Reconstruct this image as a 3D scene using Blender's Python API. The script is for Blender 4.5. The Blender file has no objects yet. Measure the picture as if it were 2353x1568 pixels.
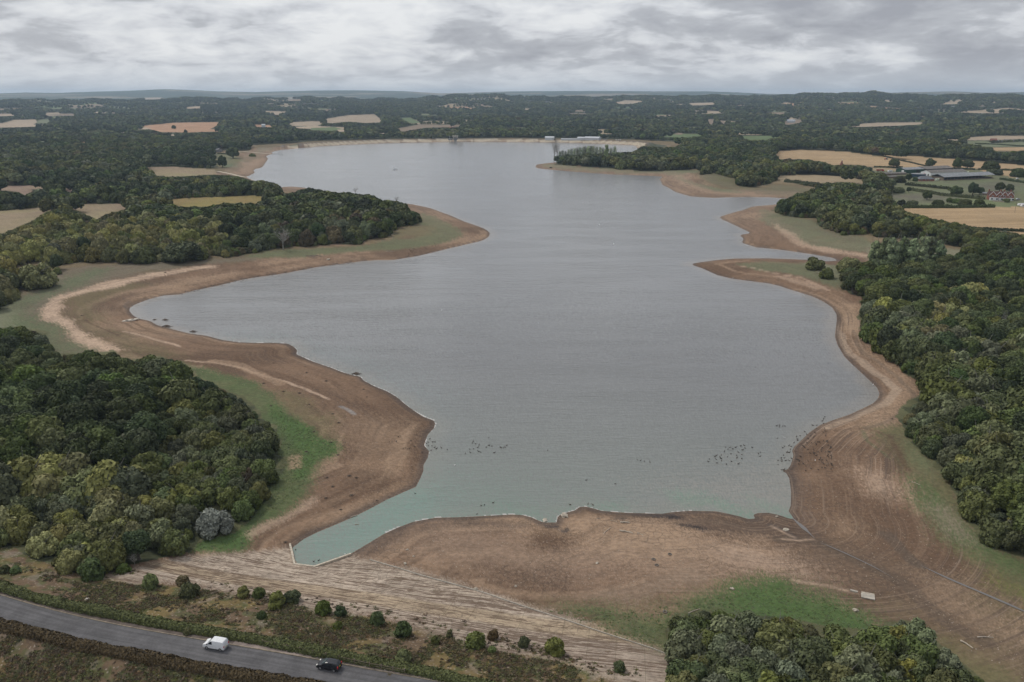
import bpy, bmesh, math, random
import numpy as np
from mathutils import Vector, Matrix

SC = bpy.context.scene
COL = SC.collection
R = math.radians
rng = np.random.default_rng(7)
random.seed(7)

# ------------------------------------------------------------------ camera
CAM_Z = 105.0
PITCH = R(17.07)
FPX = 1830.0            # focal length in units of the traced picture (2353 x 1568)
cam_d = bpy.data.cameras.new('camera'); cam = bpy.data.objects.new('camera', cam_d); COL.objects.link(cam)
cam.location = (0, 0, CAM_Z); cam.rotation_euler = (math.pi/2 - PITCH, 0, 0)
cam_d.sensor_width = 36.0; cam_d.lens = 28.0; cam_d.clip_start = 1.0; cam_d.clip_end = 60000
SC.camera = cam

# ------------------------------------------------------------------ light
SUN_EL, SUN_AZ = R(52), R(-50)         # azimuth from +Y, negative = left of the view
SC.view_settings.view_transform = 'Standard'; SC.view_settings.look = 'None'
SC.view_settings.gamma = 1.0; SC.view_settings.exposure = 0.0
SC.cycles.max_bounces = 4; SC.cycles.diffuse_bounces = 2; SC.cycles.glossy_bounces = 2
SC.cycles.volume_bounces = 0; SC.cycles.transmission_bounces = 2; SC.cycles.transparent_max_bounces = 4
SC.cycles.use_adaptive_sampling = True; SC.cycles.adaptive_threshold = 0.02

def N(nt, typ, **kw):
    n = nt.nodes.new(typ)
    for k, v in kw.items():
        if k.startswith('i_'):
            key = k[2:]
            key = int(key) if key.isdigit() else key.replace('_', ' ')
            n.inputs[key].default_value = v
        else:
            setattr(n, k, v)
    return n
def L(nt, a, b): nt.links.new(a, b)
def mathn(nt, op, a, b=None, c=None, clamp=False):
    n = nt.nodes.new('ShaderNodeMath'); n.operation = op; n.use_clamp = clamp
    for i, v in enumerate((a, b, c)):
        if v is None: continue
        if isinstance(v, (int, float)): n.inputs[i].default_value = v
        else: nt.links.new(v, n.inputs[i])
    return n.outputs[0]
def mixc(nt, fac, a, b, blend='MIX'):
    n = nt.nodes.new('ShaderNodeMix'); n.data_type = 'RGBA'; n.blend_type = blend
    for s, v in ((n.inputs[0], fac), (n.inputs[6], a), (n.inputs[7], b)):
        if isinstance(v, (int, float)): s.default_value = v
        elif isinstance(v, tuple): s.default_value = v if len(v) == 4 else (*v, 1)
        else: nt.links.new(v, s)
    return n.outputs[2]
def ramp(nt, fac, stops):
    n = nt.nodes.new('ShaderNodeValToRGB')
    e = n.color_ramp.elements
    while len(e) < len(stops): e.new(0.5)
    for k, (p, c) in enumerate(stops):
        e[k].position = p; e[k].color = c if len(c) == 4 else (*c, 1)
    nt.links.new(fac, n.inputs[0])
    return n.outputs[0]
def maprange(nt, v, a, b, c=0.0, d=1.0, smooth=True):
    n = nt.nodes.new('ShaderNodeMapRange'); n.interpolation_type = 'SMOOTHSTEP' if smooth else 'LINEAR'
    n.inputs[1].default_value = a; n.inputs[2].default_value = b; n.inputs[3].default_value = c; n.inputs[4].default_value = d
    nt.links.new(v, n.inputs[0]); return n.outputs[0]

W = bpy.data.worlds.new('World'); SC.world = W; W.use_nodes = True
nt = W.node_tree; nt.nodes.clear()
out = N(nt, 'ShaderNodeOutputWorld'); bg = N(nt, 'ShaderNodeBackground')
sky = N(nt, 'ShaderNodeTexSky', sky_type='NISHITA', sun_disc=False)
sky.sun_elevation = SUN_EL; sky.sun_rotation = SUN_AZ; sky.altitude = 50; sky.air_density = 1.2; sky.dust_density = 2.0
tc = N(nt, 'ShaderNodeTexCoord'); sp = N(nt, 'ShaderNodeSeparateXYZ'); L(nt, tc.outputs['Generated'], sp.inputs[0])
z = mathn(nt, 'MAXIMUM', sp.outputs[2], 0.0)
zz = mathn(nt, 'ADD', z, 0.24)
cx = mathn(nt, 'DIVIDE', sp.outputs[0], zz); cy = mathn(nt, 'DIVIDE', sp.outputs[1], zz)
cv = N(nt, 'ShaderNodeCombineXYZ'); L(nt, cx, cv.inputs[0]); L(nt, cy, cv.inputs[1]); cv.inputs[2].default_value = 3.7
def cloudnoise(scale, detail, rough, dist, loc=(0, 0, 0)):
    m = N(nt, 'ShaderNodeMapping'); m.inputs['Location'].default_value = loc; m.inputs['Scale'].default_value = (1, 1.0, 1)
    L(nt, cv.outputs[0], m.inputs[0])
    n = N(nt, 'ShaderNodeTexNoise', i_Scale=scale, i_Detail=detail, i_Roughness=rough, i_Distortion=dist)
    L(nt, m.outputs[0], n.inputs['Vector']); return n.outputs['Fac']
n1 = cloudnoise(2.1, 9, 0.55, 0.35, (2.3, 1.1, 0))
n2 = cloudnoise(5.2, 8, 0.58, 0.4, (7.1, 3.9, 1))
n3 = cloudnoise(0.6, 3, 0.5, 0.0, (1.2, 8.8, 2))
# thickness of the deck: thick parts are grey, thin parts bright
th = mathn(nt, 'ADD', mathn(nt, 'MULTIPLY', n1, 0.62), mathn(nt, 'MULTIPLY', n2, 0.38))
th = mathn(nt, 'ADD', th, mathn(nt, 'MULTIPLY', mathn(nt, 'SUBTRACT', n3, 0.5), 0.12))
# more light on the side where the sun stands behind the deck
th = mathn(nt, 'ADD', th, mathn(nt, 'MULTIPLY', sp.outputs[0], 0.10))
cc = ramp(nt, th, [(0.39, (0.86, 0.87, 0.885)), (0.45, (0.75, 0.765, 0.795)), (0.49, (0.66, 0.675, 0.715)), (0.54, (0.50, 0.515, 0.555)), (0.64, (0.37, 0.38, 0.425))])
hz = maprange(nt, sp.outputs[2], -0.02, 0.055, 1.0, 0.0)
cc = mixc(nt, mathn(nt, 'MULTIPLY', hz, 0.75), cc, (0.74, 0.78, 0.82))
skl = mixc(nt, 1.0, sky.outputs[0], (0.1, 0.1, 0.1), 'MULTIPLY')
fin = mixc(nt, 0.93, skl, cc)
L(nt, fin, bg.inputs[0]); bg.inputs[1].default_value = 1.0; L(nt, bg.outputs[0], out.inputs[0])

sl = bpy.data.lights.new('sun', 'SUN'); sl.energy = 1.7; sl.angle = R(11); sl.color = (1.0, 0.95, 0.87)
so = bpy.data.objects.new('sun', sl); COL.objects.link(so)
sdir = Vector((math.sin(SUN_AZ)*math.cos(SUN_EL), math.cos(SUN_AZ)*math.cos(SUN_EL), math.sin(SUN_EL)))
so.rotation_euler = sdir.to_track_quat('Z', 'Y').to_euler(); so.location = (0, 0, 400)

# ------------------------------------------------------------------ picture <-> world
SP, CP = math.sin(PITCH), math.cos(PITCH)
def proj(x, y, z):
    """world -> traced picture (x right, y down), plus depth"""
    dz = z - CAM_Z
    dep = y*CP - dz*SP
    up = y*SP + dz*CP
    dep = np.where(dep < 1.0, 1.0, dep)
    return 1176.5 + FPX*x/dep, 784.0 - FPX*up/dep, dep
def ray(px, py):
    u = (np.asarray(px, float)-1176.5)/FPX; v = (784.0-np.asarray(py, float))/FPX
    return u, CP + v*SP, -SP + v*CP
def to_plane(pts, z=0.0):
    p = np.asarray(pts, float); dx, dy, dz = ray(p[:, 0], p[:, 1])
    t = (z-CAM_Z)/dz
    return np.stack([dx*t, dy*t], 1)

# ------------------------------------------------------------------ noise
def _h(ix, iy, s):
    n = (ix.astype(np.int64)*374761393 + iy.astype(np.int64)*668265263 + s*1274126177) & 0xffffffff
    n = ((n ^ (n >> 13))*1103515245) & 0xffffffff
    n = (n ^ (n >> 16)) & 0xffffff
    return n.astype(np.float32)/16777216.0
def vnoise(x, y, s=0):
    ix = np.floor(x); iy = np.floor(y); fx = (x-ix).astype(np.float32); fy = (y-iy).astype(np.float32)
    ix = ix.astype(np.int64); iy = iy.astype(np.int64)
    fx = fx*fx*(3-2*fx); fy = fy*fy*(3-2*fy)
    a = _h(ix, iy, s); b = _h(ix+1, iy, s); c = _h(ix, iy+1, s); d = _h(ix+1, iy+1, s)
    return a+(b-a)*fx + (c-a)*fy + (a-b-c+d)*fx*fy
def fbm(x, y, scale, octv=4, s=0, gain=0.5):
    t = 0; amp = 1; tot = 0; f = 1.0/scale
    for k in range(octv):
        t = t + amp*vnoise(x*f+17.3*k, y*f-9.1*k, s+k); tot += amp; amp *= gain; f *= 2.03
    return t/tot
def sstep(x, a, b):
    t = np.clip((x-a)/(b-a), 0, 1); return t*t*(3-2*t)
def pip(px, py, poly):
    poly = np.asarray(poly, float)
    res = np.zeros(px.shape, bool)
    m = (px > poly[:, 0].min()) & (px < poly[:, 0].max()) & (py > poly[:, 1].min()) & (py < poly[:, 1].max())
    if not m.any(): return res
    x = px[m]; y = py[m]; r = np.zeros(x.shape, bool)
    x0, y0 = poly[-1]
    for x1, y1 in poly:
        if y1 != y0:
            c = (y1 > y) != (y0 > y)
            r ^= c & (x < (x0-x1)*(y-y1)/(y0-y1)+x1)
        x0, y0 = x1, y1
    res[m] = r
    return res

# ------------------------------------------------------------------ traced outlines (picture units)
SHORE = [(672,1259),(676,1278),(681,1297),(722,1302),(802,1275),(838,1254),(881,1228),(913,1213),(951,1199),(1001,1190),(1051,1189),(1113,1186),(1176,1182.5),(1201,1184),(1221,1189),(1241,1198),(1251,1201),(1279,1201),(1281,1189),(1289,1181.7),(1303,1178),(1321.5,1173),(1331.5,1165.5),(1346.5,1164.7),(1361.5,1168),(1381.5,1174),(1426.5,1178),(1471.5,1179.7),(1521,1181),(1546,1177),(1586,1174),(1646,1175.5),(1671,1180.5),(1699,1186.7),(1719,1193),(1735,1192),(1731,1183),(1741,1179.7),(1765,1178.5),(1790,1184),(1810,1190.5),(1825,1194),(1818.5,1184),(1812,1175.5),(1817,1161.7),(1818,1131.7),(1813.5,1099),(1806,1086.7),(1795,1082),(1810,1079),(1817,1069),(1823.5,1046.7),(1820,1036.7),(1825,1026.7),(1842,1011.7),(1860,994),(1885,976.7),(1915,965.5),(1952,953),(1980,940),(2005,928),(2017,917),(2021,905),(2015,891),(1990,867),(1960,839.5),(1940,819.5),(1925,794.5),(1918.5,774.5),(1920,757),(1923,737),(1922,722),(1912,707),(1890,692),(1865,681),(1840,673),(1815,665.7),(1790,657),(1765,651.5),(1726.5,646.5),(1684,641),(1649,633),(1614,617),(1601.5,613),(1591.5,610),(1591.5,606),(1614,602.5),(1646.5,598),(1689,594.5),(1765,594),(1815,596),(1865,598),(1900,601),(1925,599.5),(1915,593),(1865,584.5),(1815,577),(1765,571),(1739,569),(1724,564.5),(1704,558),(1709,549.5),(1700,540),(1721.5,537),(1723,534),(1701.5,524),(1676.5,512),(1660,505),(1653,499),(1674,492),(1706.5,483.5),(1729,475),(1765,472),(1790,470),(1825,466),(1830,459),(1800,456),(1765,453.5),(1701.5,453),(1639,455),(1589,452),(1566.5,446),(1549,440),(1536.5,432),(1521.5,425),(1519,417),(1515,412),(1525,407),(1511.5,405),(1464,403),(1401.5,401),(1351.5,397),(1301.5,393.5),(1264,390),(1236.5,388),(1229.5,383.5),(1234,378.5),(1251.5,376),(1271.5,374),(1320,369),(1380,362),(1430,357),(1466,351),(1474,344),(1462,338.5),(1470,336),(1451.5,333.5),(1414,332),(1351.5,329.5),(1276.5,328),(1176.5,326.5),(1056,326),(988,327),(888,329),(813,332),(738,336),(671,342),(651,344),(628,348.5),(622,351),(628,353.5),(611,358.5),(616,366),(608,377),(603,385),(588,388.5),(582,391),(586,397),(570,406),(562,407),(588,417),(604,426),(638,431),(668,429),(698,431.5),(708,434),(760,441),(820,452),(873,464),(933,468.5),(948,470),(988,478.5),(1036,496),(1068,510),(1101,521),(1118,528.5),(1126,536),(1123,545),(1108,553.5),(1088,558),(1046,568),(1013,576),(963,588),(906,597.5),(868,598),(838,600),(801,604.5),(763,609.5),(718,616),(688,622),(638,631),(588,637.5),(550,644.5),(500,657),(450,667),(412,677),(375,679.5),(337,689.5),(312,699.5),(299,707),(297,714.5),(305,724.5),(317,732),(345,738),(362,748),(382,753),(400,758),(437,767),(475,772),(512,782),(550,787),(588,788.5),(626,788),(661,790),(673,796),(683,804.5),(681,814.5),(698,822),(718,831),(743,839.5),(763,846),(783,854.5),(808,862),(828,866),(836,875),(858,887),(888,899),(911,912),(931,929),(951,944),(973,958),(997,967),(1000,974),(997,984),(983,999),(978,1012),(974.5,1024),(986,1037),(983,1052),(973,1069),(973,1082),(966,1099),(956,1119),(926,1132),(888,1149),(851,1169),(813,1188),(776,1204),(728,1224),(698,1239),(681,1252)]
DAM_A = next(i for i, p in enumerate(SHORE) if p == (1462, 338.5)); DAM_B = next(i for i, p in enumerate(SHORE) if p == (671, 342))
ROAD_UP = [(-160,1310),(0,1371.5),(100,1403),(200,1429),(300,1448),(400,1463),(470,1475),(588,1494),(663,1505),(738,1520),(788,1530),(888,1549),(963,1561.5),(1150,1594),(1400,1640)]
ROAD_LO = [(-160,1374),(0,1424),(100,1448),(200,1473),(300,1493),(400,1510),(500,1528),(588,1544),(688,1563),(900,1603),(1200,1660)]
REVET = [(236,1322),(290,1310),(350,1296),(420,1279),(560,1273),(672,1261),(681,1300),(722,1304),(802,1277),(850,1287),(960,1320),(1120,1365),(1250,1410),(1400,1460),(1500,1492),(1560,1516),(1600,1600),(1480,1590),(1400,1562),(1280,1516),(1150,1496),(1000,1450),(850,1420),(700,1397),(600,1374),(480,1354),(380,1345),(300,1342)]
FARM = [(2000,388),(2125,372),(2480,385),(2480,560),(2353,540),(2330,534),(2250,524),(2200,512),(2135,500),(2092,489),(2074,482),(2050,465),(2047,440),(2052,425),(2030,412),(2004,393)]
Z4 = lambda pts: [(1764.8+x/4, 172.3+y/4) for x, y in pts]
Z3 = lambda pts: [(1176.5+x/4, 172.3+y/4) for x, y in pts]
Z2 = lambda pts: [(588.2+x/4, 172.3+y/4) for x, y in pts]
Z1 = lambda pts: [(x/4, 172.3+y/4) for x, y in pts]
GOLD = (0.40, 0.285, 0.165); PALE = (0.38, 0.30, 0.215); TAN = (0.30, 0.235, 0.150); GGREEN = (0.155, 0.17, 0.095); OCHRE = (0.26, 0.195, 0.085)
ORNG = (0.42, 0.25, 0.15); BRN = (0.235, 0.18, 0.13); GREENF = (0.12, 0.16, 0.07)
FIELDS = [
 (Z4([(60,720),(100,700),(300,690),(500,695),(700,705),(850,725),(1000,745),(1150,765),(1250,790),(1350,815),(1480,850),(1350,855),(1100,855),(950,850),(830,830),(600,830),(450,790),(300,775),(70,780)]), GOLD, 1),
 (Z4([(1010,735),(1300,745),(1700,775),(2000,800),(2353,830),(2700,850),(2700,890),(2353,872),(2100,875),(1900,870),(1600,860),(1480,845),(1250,780)]), GOLD, 1),
 (Z4([(80,925),(400,915),(700,935),(880,965),(880,1010),(700,985),(450,1000),(150,985),(90,960)]), TAN, 0),
 (Z4([(2040,670),(2353,665),(2700,665),(2700,705),(2353,700),(2100,705)]), GOLD, 1),
 (Z4([(1900,655),(2050,630),(2353,615),(2700,615),(2700,655),(2353,655),(2050,665)]), GGREEN, 0),
 (Z4([(1750,612),(2000,605),(2060,630),(1900,645)]), GGREEN, 0),
 (Z4([(1530,590),(1850,575),(2050,560),(2353,560),(2700,560),(2700,595),(2353,590),(2050,600),(1650,605)]), PALE, 1),
 (Z4([(655,465),(1000,440),(1440,437),(1400,457),(1100,472),(830,480)]), PALE, 1),
 (Z4([(470,560),(760,575),(820,585),(650,590)]), GREENF, 0), (Z4([(0,560),(120,560),(100,585),(-40,585)]), GREENF, 0),
 (Z4([(125,450),(190,410),(310,410),(310,440),(180,460)]), BRN, 0), (Z4([(1640,338),(1800,330),(2353,340),(2200,352),(1950,354)]), PALE, 1),
 (Z4([(1390,368),(1520,368),(1510,382),(1400,382)]), PALE, 0), (Z4([(1900,238),(2120,250),(2100,260)]), PALE, 0),
 (Z4([(1660,252),(1750,252),(1740,268),(1530,272)]), PALE, 0), (Z4([(480,298),(650,318),(560,322)]), PALE, 0), (Z4([(580,188),(680,198),(620,208)]), PALE, 0),
 (Z4([(1050,228),(1170,238),(1100,250)]), PALE, 0), (Z4([(1260,225),(1420,240),(1300,245)]), GREENF, 0), (Z4([(0,343),(240,352),(100,360)]), BRN, 0), (Z4([(1850,275),(2080,285),(1960,292)]), BRN, 0),
 (Z3([(1360,550),(1560,542),(1770,545),(1750,565),(1600,577),(1400,572)]), GREENF, 0), (Z3([(2020,565),(2350,560),(2390,575),(2353,600),(2200,602)]), GREENF, 0),
 (Z3([(950,258),(1050,235),(1230,240),(1110,265),(1020,270)]), PALE, 0), (Z3([(1620,260),(1870,255),(1850,275),(1660,282)]), PALE, 0),
 (Z3([(1780,340),(1900,334),(2000,350),(1850,357)]), PALE, 0), (Z3([(1800,408),(1860,408),(1850,457),(1810,452)]), BRN, 0), (Z3([(1900,415),(1980,440),(1950,457)]), BRN, 0),
 (Z3([(830,222),(930,218),(920,234)]), BRN, 0), (Z3([(1390,435),(1470,420),(1440,442)]), BRN, 0), (Z3([(1310,190),(1380,194),(1340,204)]), PALE, 0), (Z3([(1980,455),(2060,462),(2010,470)]), BRN, 0),
 (Z2([(280,440),(500,426),(640,430),(620,445),(560,470),(330,470)]), PALE, 1), (Z2([(640,405),(850,370),(1090,362),(1160,420),(1150,437),(1000,442),(850,430),(700,445),(640,440)]), PALE, 1),
 (Z2([(330,480),(540,470),(830,485),(800,500),(620,502),(400,492)]), PALE, 0), (Z2([(1310,398),(1420,393),(1510,440),(1430,447)]), GREENF, 0),
 (Z2([(1270,505),(1330,488),(1500,458),(1880,460),(1900,477),(1560,487),(1450,505),(1350,522)]), BRN, 1), (Z2([(1050,520),(1350,522),(1160,542)]), PALE, 0),
 (Z2([(500,490),(720,480),(800,500),(700,515),(500,508)]), GREENF, 0), (Z2([(-20,458),(200,465),(150,482),(0,480)]), ORNG, 0), (Z2([(0,530),(90,530),(50,547),(0,547)]), GREENF, 0),
 (Z2([(740,505),(830,500),(820,524),(750,524)]), PALE, 0), (Z2([(280,222),(420,226),(410,240),(300,238)]), BRN, 0), (Z2([(890,540),(1000,542),(960,556)]), PALE, 0),
 (Z1([(1300,470),(1600,440),(2020,435),(2010,457),(1930,500),(2040,505),(2010,522),(1700,530),(1480,527),(1380,500)]), ORNG, 1),
 (Z1([(0,450),(130,415),(330,410),(340,440),(300,457),(450,462),(440,472),(150,482),(-200,490),(-200,440)]), PALE, 0), (Z1([(330,440),(370,410),(480,406),(440,447)]), GGREEN, 0),
 (Z1([(-200,362),(150,358),(130,377),(-200,385)]), PALE, 0), (Z1([(370,350),(560,346),(540,374),(450,377)]), PALE, 0), (Z1([(730,600),(860,598),(850,622),(740,626)]), ORNG, 0),
 (Z1([(1000,518),(1200,522),(1150,537)]), PALE, 0), (Z1([(790,503),(850,505),(845,522)]), PALE, 0), (Z1([(1700,298),(1840,288),(1850,305),(1720,312)]), PALE, 0), (Z1([(1320,208),(1490,208),(1480,224),(1330,227)]), PALE, 0),
 (Z1([(1530,548),(1700,545),(1640,560),(1540,562)]), PALE, 0), (Z1([(1830,335),(2040,338),(2020,348),(1850,346)]), BRN, 0),
 (Z1([(1330,845),(1600,842),(1960,870),(1990,890),(1990,912),(1870,925),(1600,937),(1400,927),(1350,870)]), TAN, 2),
 (Z1([(-400,1020),(300,1015),(700,1025),(700,1060),(650,1090),(560,1055),(330,1055),(230,1110),(130,1070),(-400,1045)]), TAN, 2),
 (Z1([(-400,1250),(0,1250),(400,1215),(800,1185),(1100,1182),(1180,1210),(1150,1250),(980,1280),(880,1330),(700,1250),(560,1215),(480,1240),(300,1340),(60,1450),(-400,1500)]), TAN, 2),
 (Z1([(1460,1155),(1750,1130),(2353,1105),(2440,1120),(2400,1170),(2353,1190),(2100,1180),(1900,1215),(1700,1220),(1560,1190)]), OCHRE, 2),
]
FARM_FIELDS = [
 (Z4([(950,853),(1240,865),(1240,893),(960,880)]), TAN, 0), (Z4([(1900,872),(2353,872),(2700,890),(2700,950),(2230,940),(2080,910)]), GOLD, 1),
 (Z4([(1260,985),(1700,975),(2100,970),(2353,1000),(2700,1040),(2700,1100),(2353,1097),(2260,1095),(2000,1080),(1700,1052),(1500,1020),(1300,1005)]), GGREEN, 2),
 (Z4([(1230,1030),(1650,1060),(1850,1120),(2000,1150),(1700,1130),(1300,1062)]), GGREEN, 0),
 (Z4([(1100,1090),(1300,1070),(1600,1110),(2100,1160),(2700,1180),(2700,1212),(2100,1215),(1240,1205),(1150,1150)]), (0.17,0.185,0.10), 2),
 (Z4([(1200,1225),(2100,1215),(2700,1215),(2700,1490),(2353,1490),(2260,1450),(2000,1420),(1770,1410),(1700,1360),(1480,1330),(1310,1270)]), GOLD, 1),
]
P_FAR = [(-400,200),(2700,200),(2700,345),(1780,345),(1700,330),(1576,327),(1564,327),(1476,322),(1384,320),(1251,318),(1176,317),(888,320),(738,323.5),(638,331),(588,334),(575,332),(575,345),(550,347),(502,347),(487,352),(497,367),(500,382),(490,387),(460,386),(467,403.5),(500,402),(550,407),(588,418),(607,415),(636,422),(642,432),(646,442),(663,445),(683,442),(686,437),(708,433.5),(738,437),(763,443),(801,442),(821,447),(861,450),(873,462),(913,462),(931,470),(936,482),(951,485),(967,492),(966,510),(951,517),(913,522),(901,532),(896,544),(838,552),(828,562),(801,562),(783,558),(748,564),(688,566),(616,572),(588,581),(525,592),(475,587),(462,597),(367,601),(342,605),(295,604),(250,602),(175,603),(137,610),(135,627),(125,652),(100,658),(47,667),(47,677),(25,697),(0,714),(-400,790)]
P_W4 = [(1275,378),(1276,357),(1316,355),(1419,351),(1459,348.5),(1466,345),(1476,337),(1526,338.5),(1549,338.5),(1564,332),(1576,327),(1700,330),(1780,345),(2700,345),(2700,620),(2353,585),(2230,572),(2160,560),(2107,548),(2010,545),(1995,530),(1980,540),(1937,541),(1915,531),(1885,522),(1882,501),(1845,501),(1802,496),(1781,488),(1783,478),(1795,458),(1830,448),(1870,434),(1882,432),(1840,425),(1802,419),(1787,414),(1765,423),(1726,430),(1691,426),(1691,412),(1651,401),(1639,397),(1611,402),(1609,387),(1576,391),(1526,393),(1476,394),(1426,389.5),(1389,386),(1326,382)]
P_W2 = [(1935,657),(1938,625),(1960,610),(1990,602),(2060,605),(2130,600),(2170,585),(2200,590),(2240,545),(2353,545),(2700,545),(2700,1500),(2500,1330),(2353,1284),(2307,1267),(2277,1249),(2262,1221),(2230,1197),(2227,1167),(2205,1132),(2200,1102),(2177,1079),(2175,1057),(2135,1047),(2107,1034),(2100,997),(2075,982),(2072,972),(2090,947),(2107,924),(2125,902),(2120,897),(2102,869),(2090,867),(2070,852),(2060,827),(2025,812),(2022,799),(2005,782),(1975,777),(1987,732),(1987,697),(1980,683),(1950,674)]
P_W1 = [(-400,760),(0,758),(50,752),(85,762),(105,785),(122,815),(180,812),(250,812),(300,828),(370,818),(400,830),(430,865),(480,882),(520,898),(560,925),(600,958),(640,1000),(650,1020),(632,1045),(628,1100),(612,1150),(572,1200),(540,1225),(490,1238),(440,1250),(412,1275),(330,1292),(240,1310),(200,1328),(150,1305),(90,1290),(30,1262),(-60,1250),(-400,1180)]
P_BR = [(1528,1450),(1545,1412),(1600,1400),(1700,1412),(1800,1418),(1900,1440),(2000,1446),(2040,1432),(2080,1424),(2110,1432),(2140,1462),(2180,1500),(2240,1545),(2300,1600),(2400,1800),(1500,1800),(1545,1600),(1542,1520)]
FORESTS = [P_FAR, P_W4, P_W2, P_W1, P_BR]
_r = random.Random(41)
for (xa, xb, ya, yb, n_) in ((1765,2360,226,262,15), (-40,470,246,272,8), (950,1760,232,285,12), (480,1000,232,268,6), (-40,330,282,326,5), (1380,1780,300,312,3)):
    for _ in range(n_):
        x0, y0, w_ = _r.uniform(xa, xb), _r.uniform(ya, yb), _r.uniform(18, 75); k_ = (y0-215)/40; hh = _r.uniform(1.2, 2.8)*min(2.0, max(.6, k_)); sl_ = _r.uniform(-.04, .04)
        FIELDS.append(([(x0-w_/2, y0-sl_*w_), (x0-w_*.2, y0-hh*.6), (x0+w_*.3, y0-hh*.5+sl_*w_*.5), (x0+w_/2, y0+sl_*w_), (x0+w_*.25, y0+hh*.7), (x0-w_*.3, y0+hh*.5)], _r.choice([PALE, BRN, BRN, TAN, GREENF, GGREEN, PALE]), 0))
EXCL = [[(438,1246),(436,1190),(460,1150),(515,1155),(540,1195),(538,1245)], [(34,668),(30,612),(60,600),(100,602),(126,625),(124,660)]]
NOTREE = [f[0] for f in FIELDS] + [FARM] + EXCL
def forest(px, py):
    py = np.maximum(py, 226.0)
    r = np.zeros(px.shape, bool)
    for p in FORESTS: r |= pip(px, py, p)
    for p in NOTREE: r &= ~pip(px, py, p)
    return r
# ------------------------------------------------------------------ terrain
SHW = to_plane(SHORE, 0.0)                       # waterline in metres, z = 0
def densify(poly, step, closed=False):
    out = []; n = len(poly)
    for i in range(n if closed else n-1):
        a, b = np.array(poly[i], float), np.array(poly[(i+1) % n], float)
        k = max(1, int(np.linalg.norm(b-a)/step))
        for j in range(k): out.append(a+(b-a)*j/k)
    if not closed: out.append(np.array(poly[-1], float))
    return np.array(out)
def interp_line(pts, xs):
    p = np.array(pts, float); return np.stack([xs, np.interp(xs, p[:, 0], p[:, 1])], 1)
ROAD_Z = 8.0
_xs = np.linspace(-160, 1400, 60)
RU = to_plane(interp_line(ROAD_UP, _xs), ROAD_Z); RL = to_plane(interp_line(ROAD_LO, _xs), ROAD_Z)
# smooth and pair by nearest
def smooth(p, k=3):
    for _ in range(k):
        q = p.copy(); q[1:-1] = (p[:-2]+2*p[1:-1]+p[2:])/4; p = q
    return p
RU = smooth(RU, 6); RL = smooth(RL, 6)
ROADC = []
for a in RU:
    j = np.argmin(((RL-a)**2).sum(1)); ROADC.append((a+RL[j])/2)
ROADC = smooth(np.array(ROADC)[2:-4], 8)
RW = float(np.median([np.sqrt(((RL-a)**2).sum(1).min()) for a in RU]))
print('road width', RW)
# extend both ends
d0 = ROADC[0]-ROADC[1]; d0 /= np.linalg.norm(d0); d1 = ROADC[-1]-ROADC[-2]; d1 /= np.linalg.norm(d1)
ROADC = np.vstack([[ROADC[0]+d0*120], ROADC, [ROADC[-1]+d1*120]])
RW = max(RW, 5.6); HALF = RW/2
def seg_dist(x, y, line, closed=False):
    """distance, along-length, index of nearest segment, side (+ left of travel)"""
    line = np.asarray(line, float)
    n = len(line) if closed else len(line)-1
    best = np.full(x.shape, 1e18, np.float32); al = np.zeros(x.shape, np.float32); idx = np.zeros(x.shape, np.int16); side = np.ones(x.shape, np.float32)
    cum = 0.0
    for i in range(n):
        ax, ay = line[i]; bx, by = line[(i+1) % len(line)]
        dx, dy = bx-ax, by-ay; L2 = dx*dx+dy*dy
        if L2 < 1e-9: continue
        ex = x-ax; ey = y-ay
        t = np.clip((ex*dx+ey*dy)/L2, 0, 1)
        qx = ex-t*dx; qy = ey-t*dy
        d = qx*qx+qy*qy
        m = d < best
        best[m] = d[m]; ln = math.sqrt(L2); al[m] = cum+t[m]*ln; idx[m] = i; side[m] = np.sign(dx*ey[m]-dy*ex[m])
        cum += ln
    return np.sqrt(best), al, idx, side

# polar grid of the land, finer where it is seen finer
az_in = np.arange(-43, 43.001, 0.078); az_out = np.arange(44.5, 82, 1.5)
AZ = np.radians(np.concatenate([-az_out[::-1], az_in, az_out]))
ph = np.concatenate([np.arange(66, 45, -0.35), np.arange(45, 3.2, -0.082)])
r1 = 105/np.tan(np.radians(ph))
r2 = np.geomspace(r1[-1]*1.004, 6400, 270); r3 = np.geomspace(6450, 17500, 120)
RR = np.concatenate([r1, r2, r3])
NA, NR = len(AZ), len(RR)
GA, GR = np.meshgrid(AZ, RR)                    # rows = range
GX = (GR*np.sin(GA)).ravel(); GY = (GR*np.cos(GA)).ravel(); GRr = GR.ravel(); GAr = GA.ravel()
print('grid', NR, NA, NR*NA)
S = np.full(GX.shape, 400.0, np.float32); U = np.zeros(GX.shape, np.float32); ISDAM = np.zeros(GX.shape, bool)
nearm = (GRr < 2300) & (GRr > 100)
d, al, ix, _ = seg_dist(GX[nearm].astype(np.float32), GY[nearm].astype(np.float32), SHW, True)
ins = pip(GX[nearm], GY[nearm], SHW)
S[nearm] = np.where(ins, -d, d); U[nearm] = al; ISDAM[nearm] = (ix >= DAM_A) & (ix < DAM_B)
RD = np.full(GX.shape, 999.0, np.float32); RA = np.zeros(GX.shape, np.float32)
m = GRr < 420
rd, ra, _, rs = seg_dist(GX[m].astype(np.float32), GY[m].astype(np.float32), ROADC)
RD[m] = rd*rs; RA[m] = ra          # + = far (water) side when travelling left to right

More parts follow.
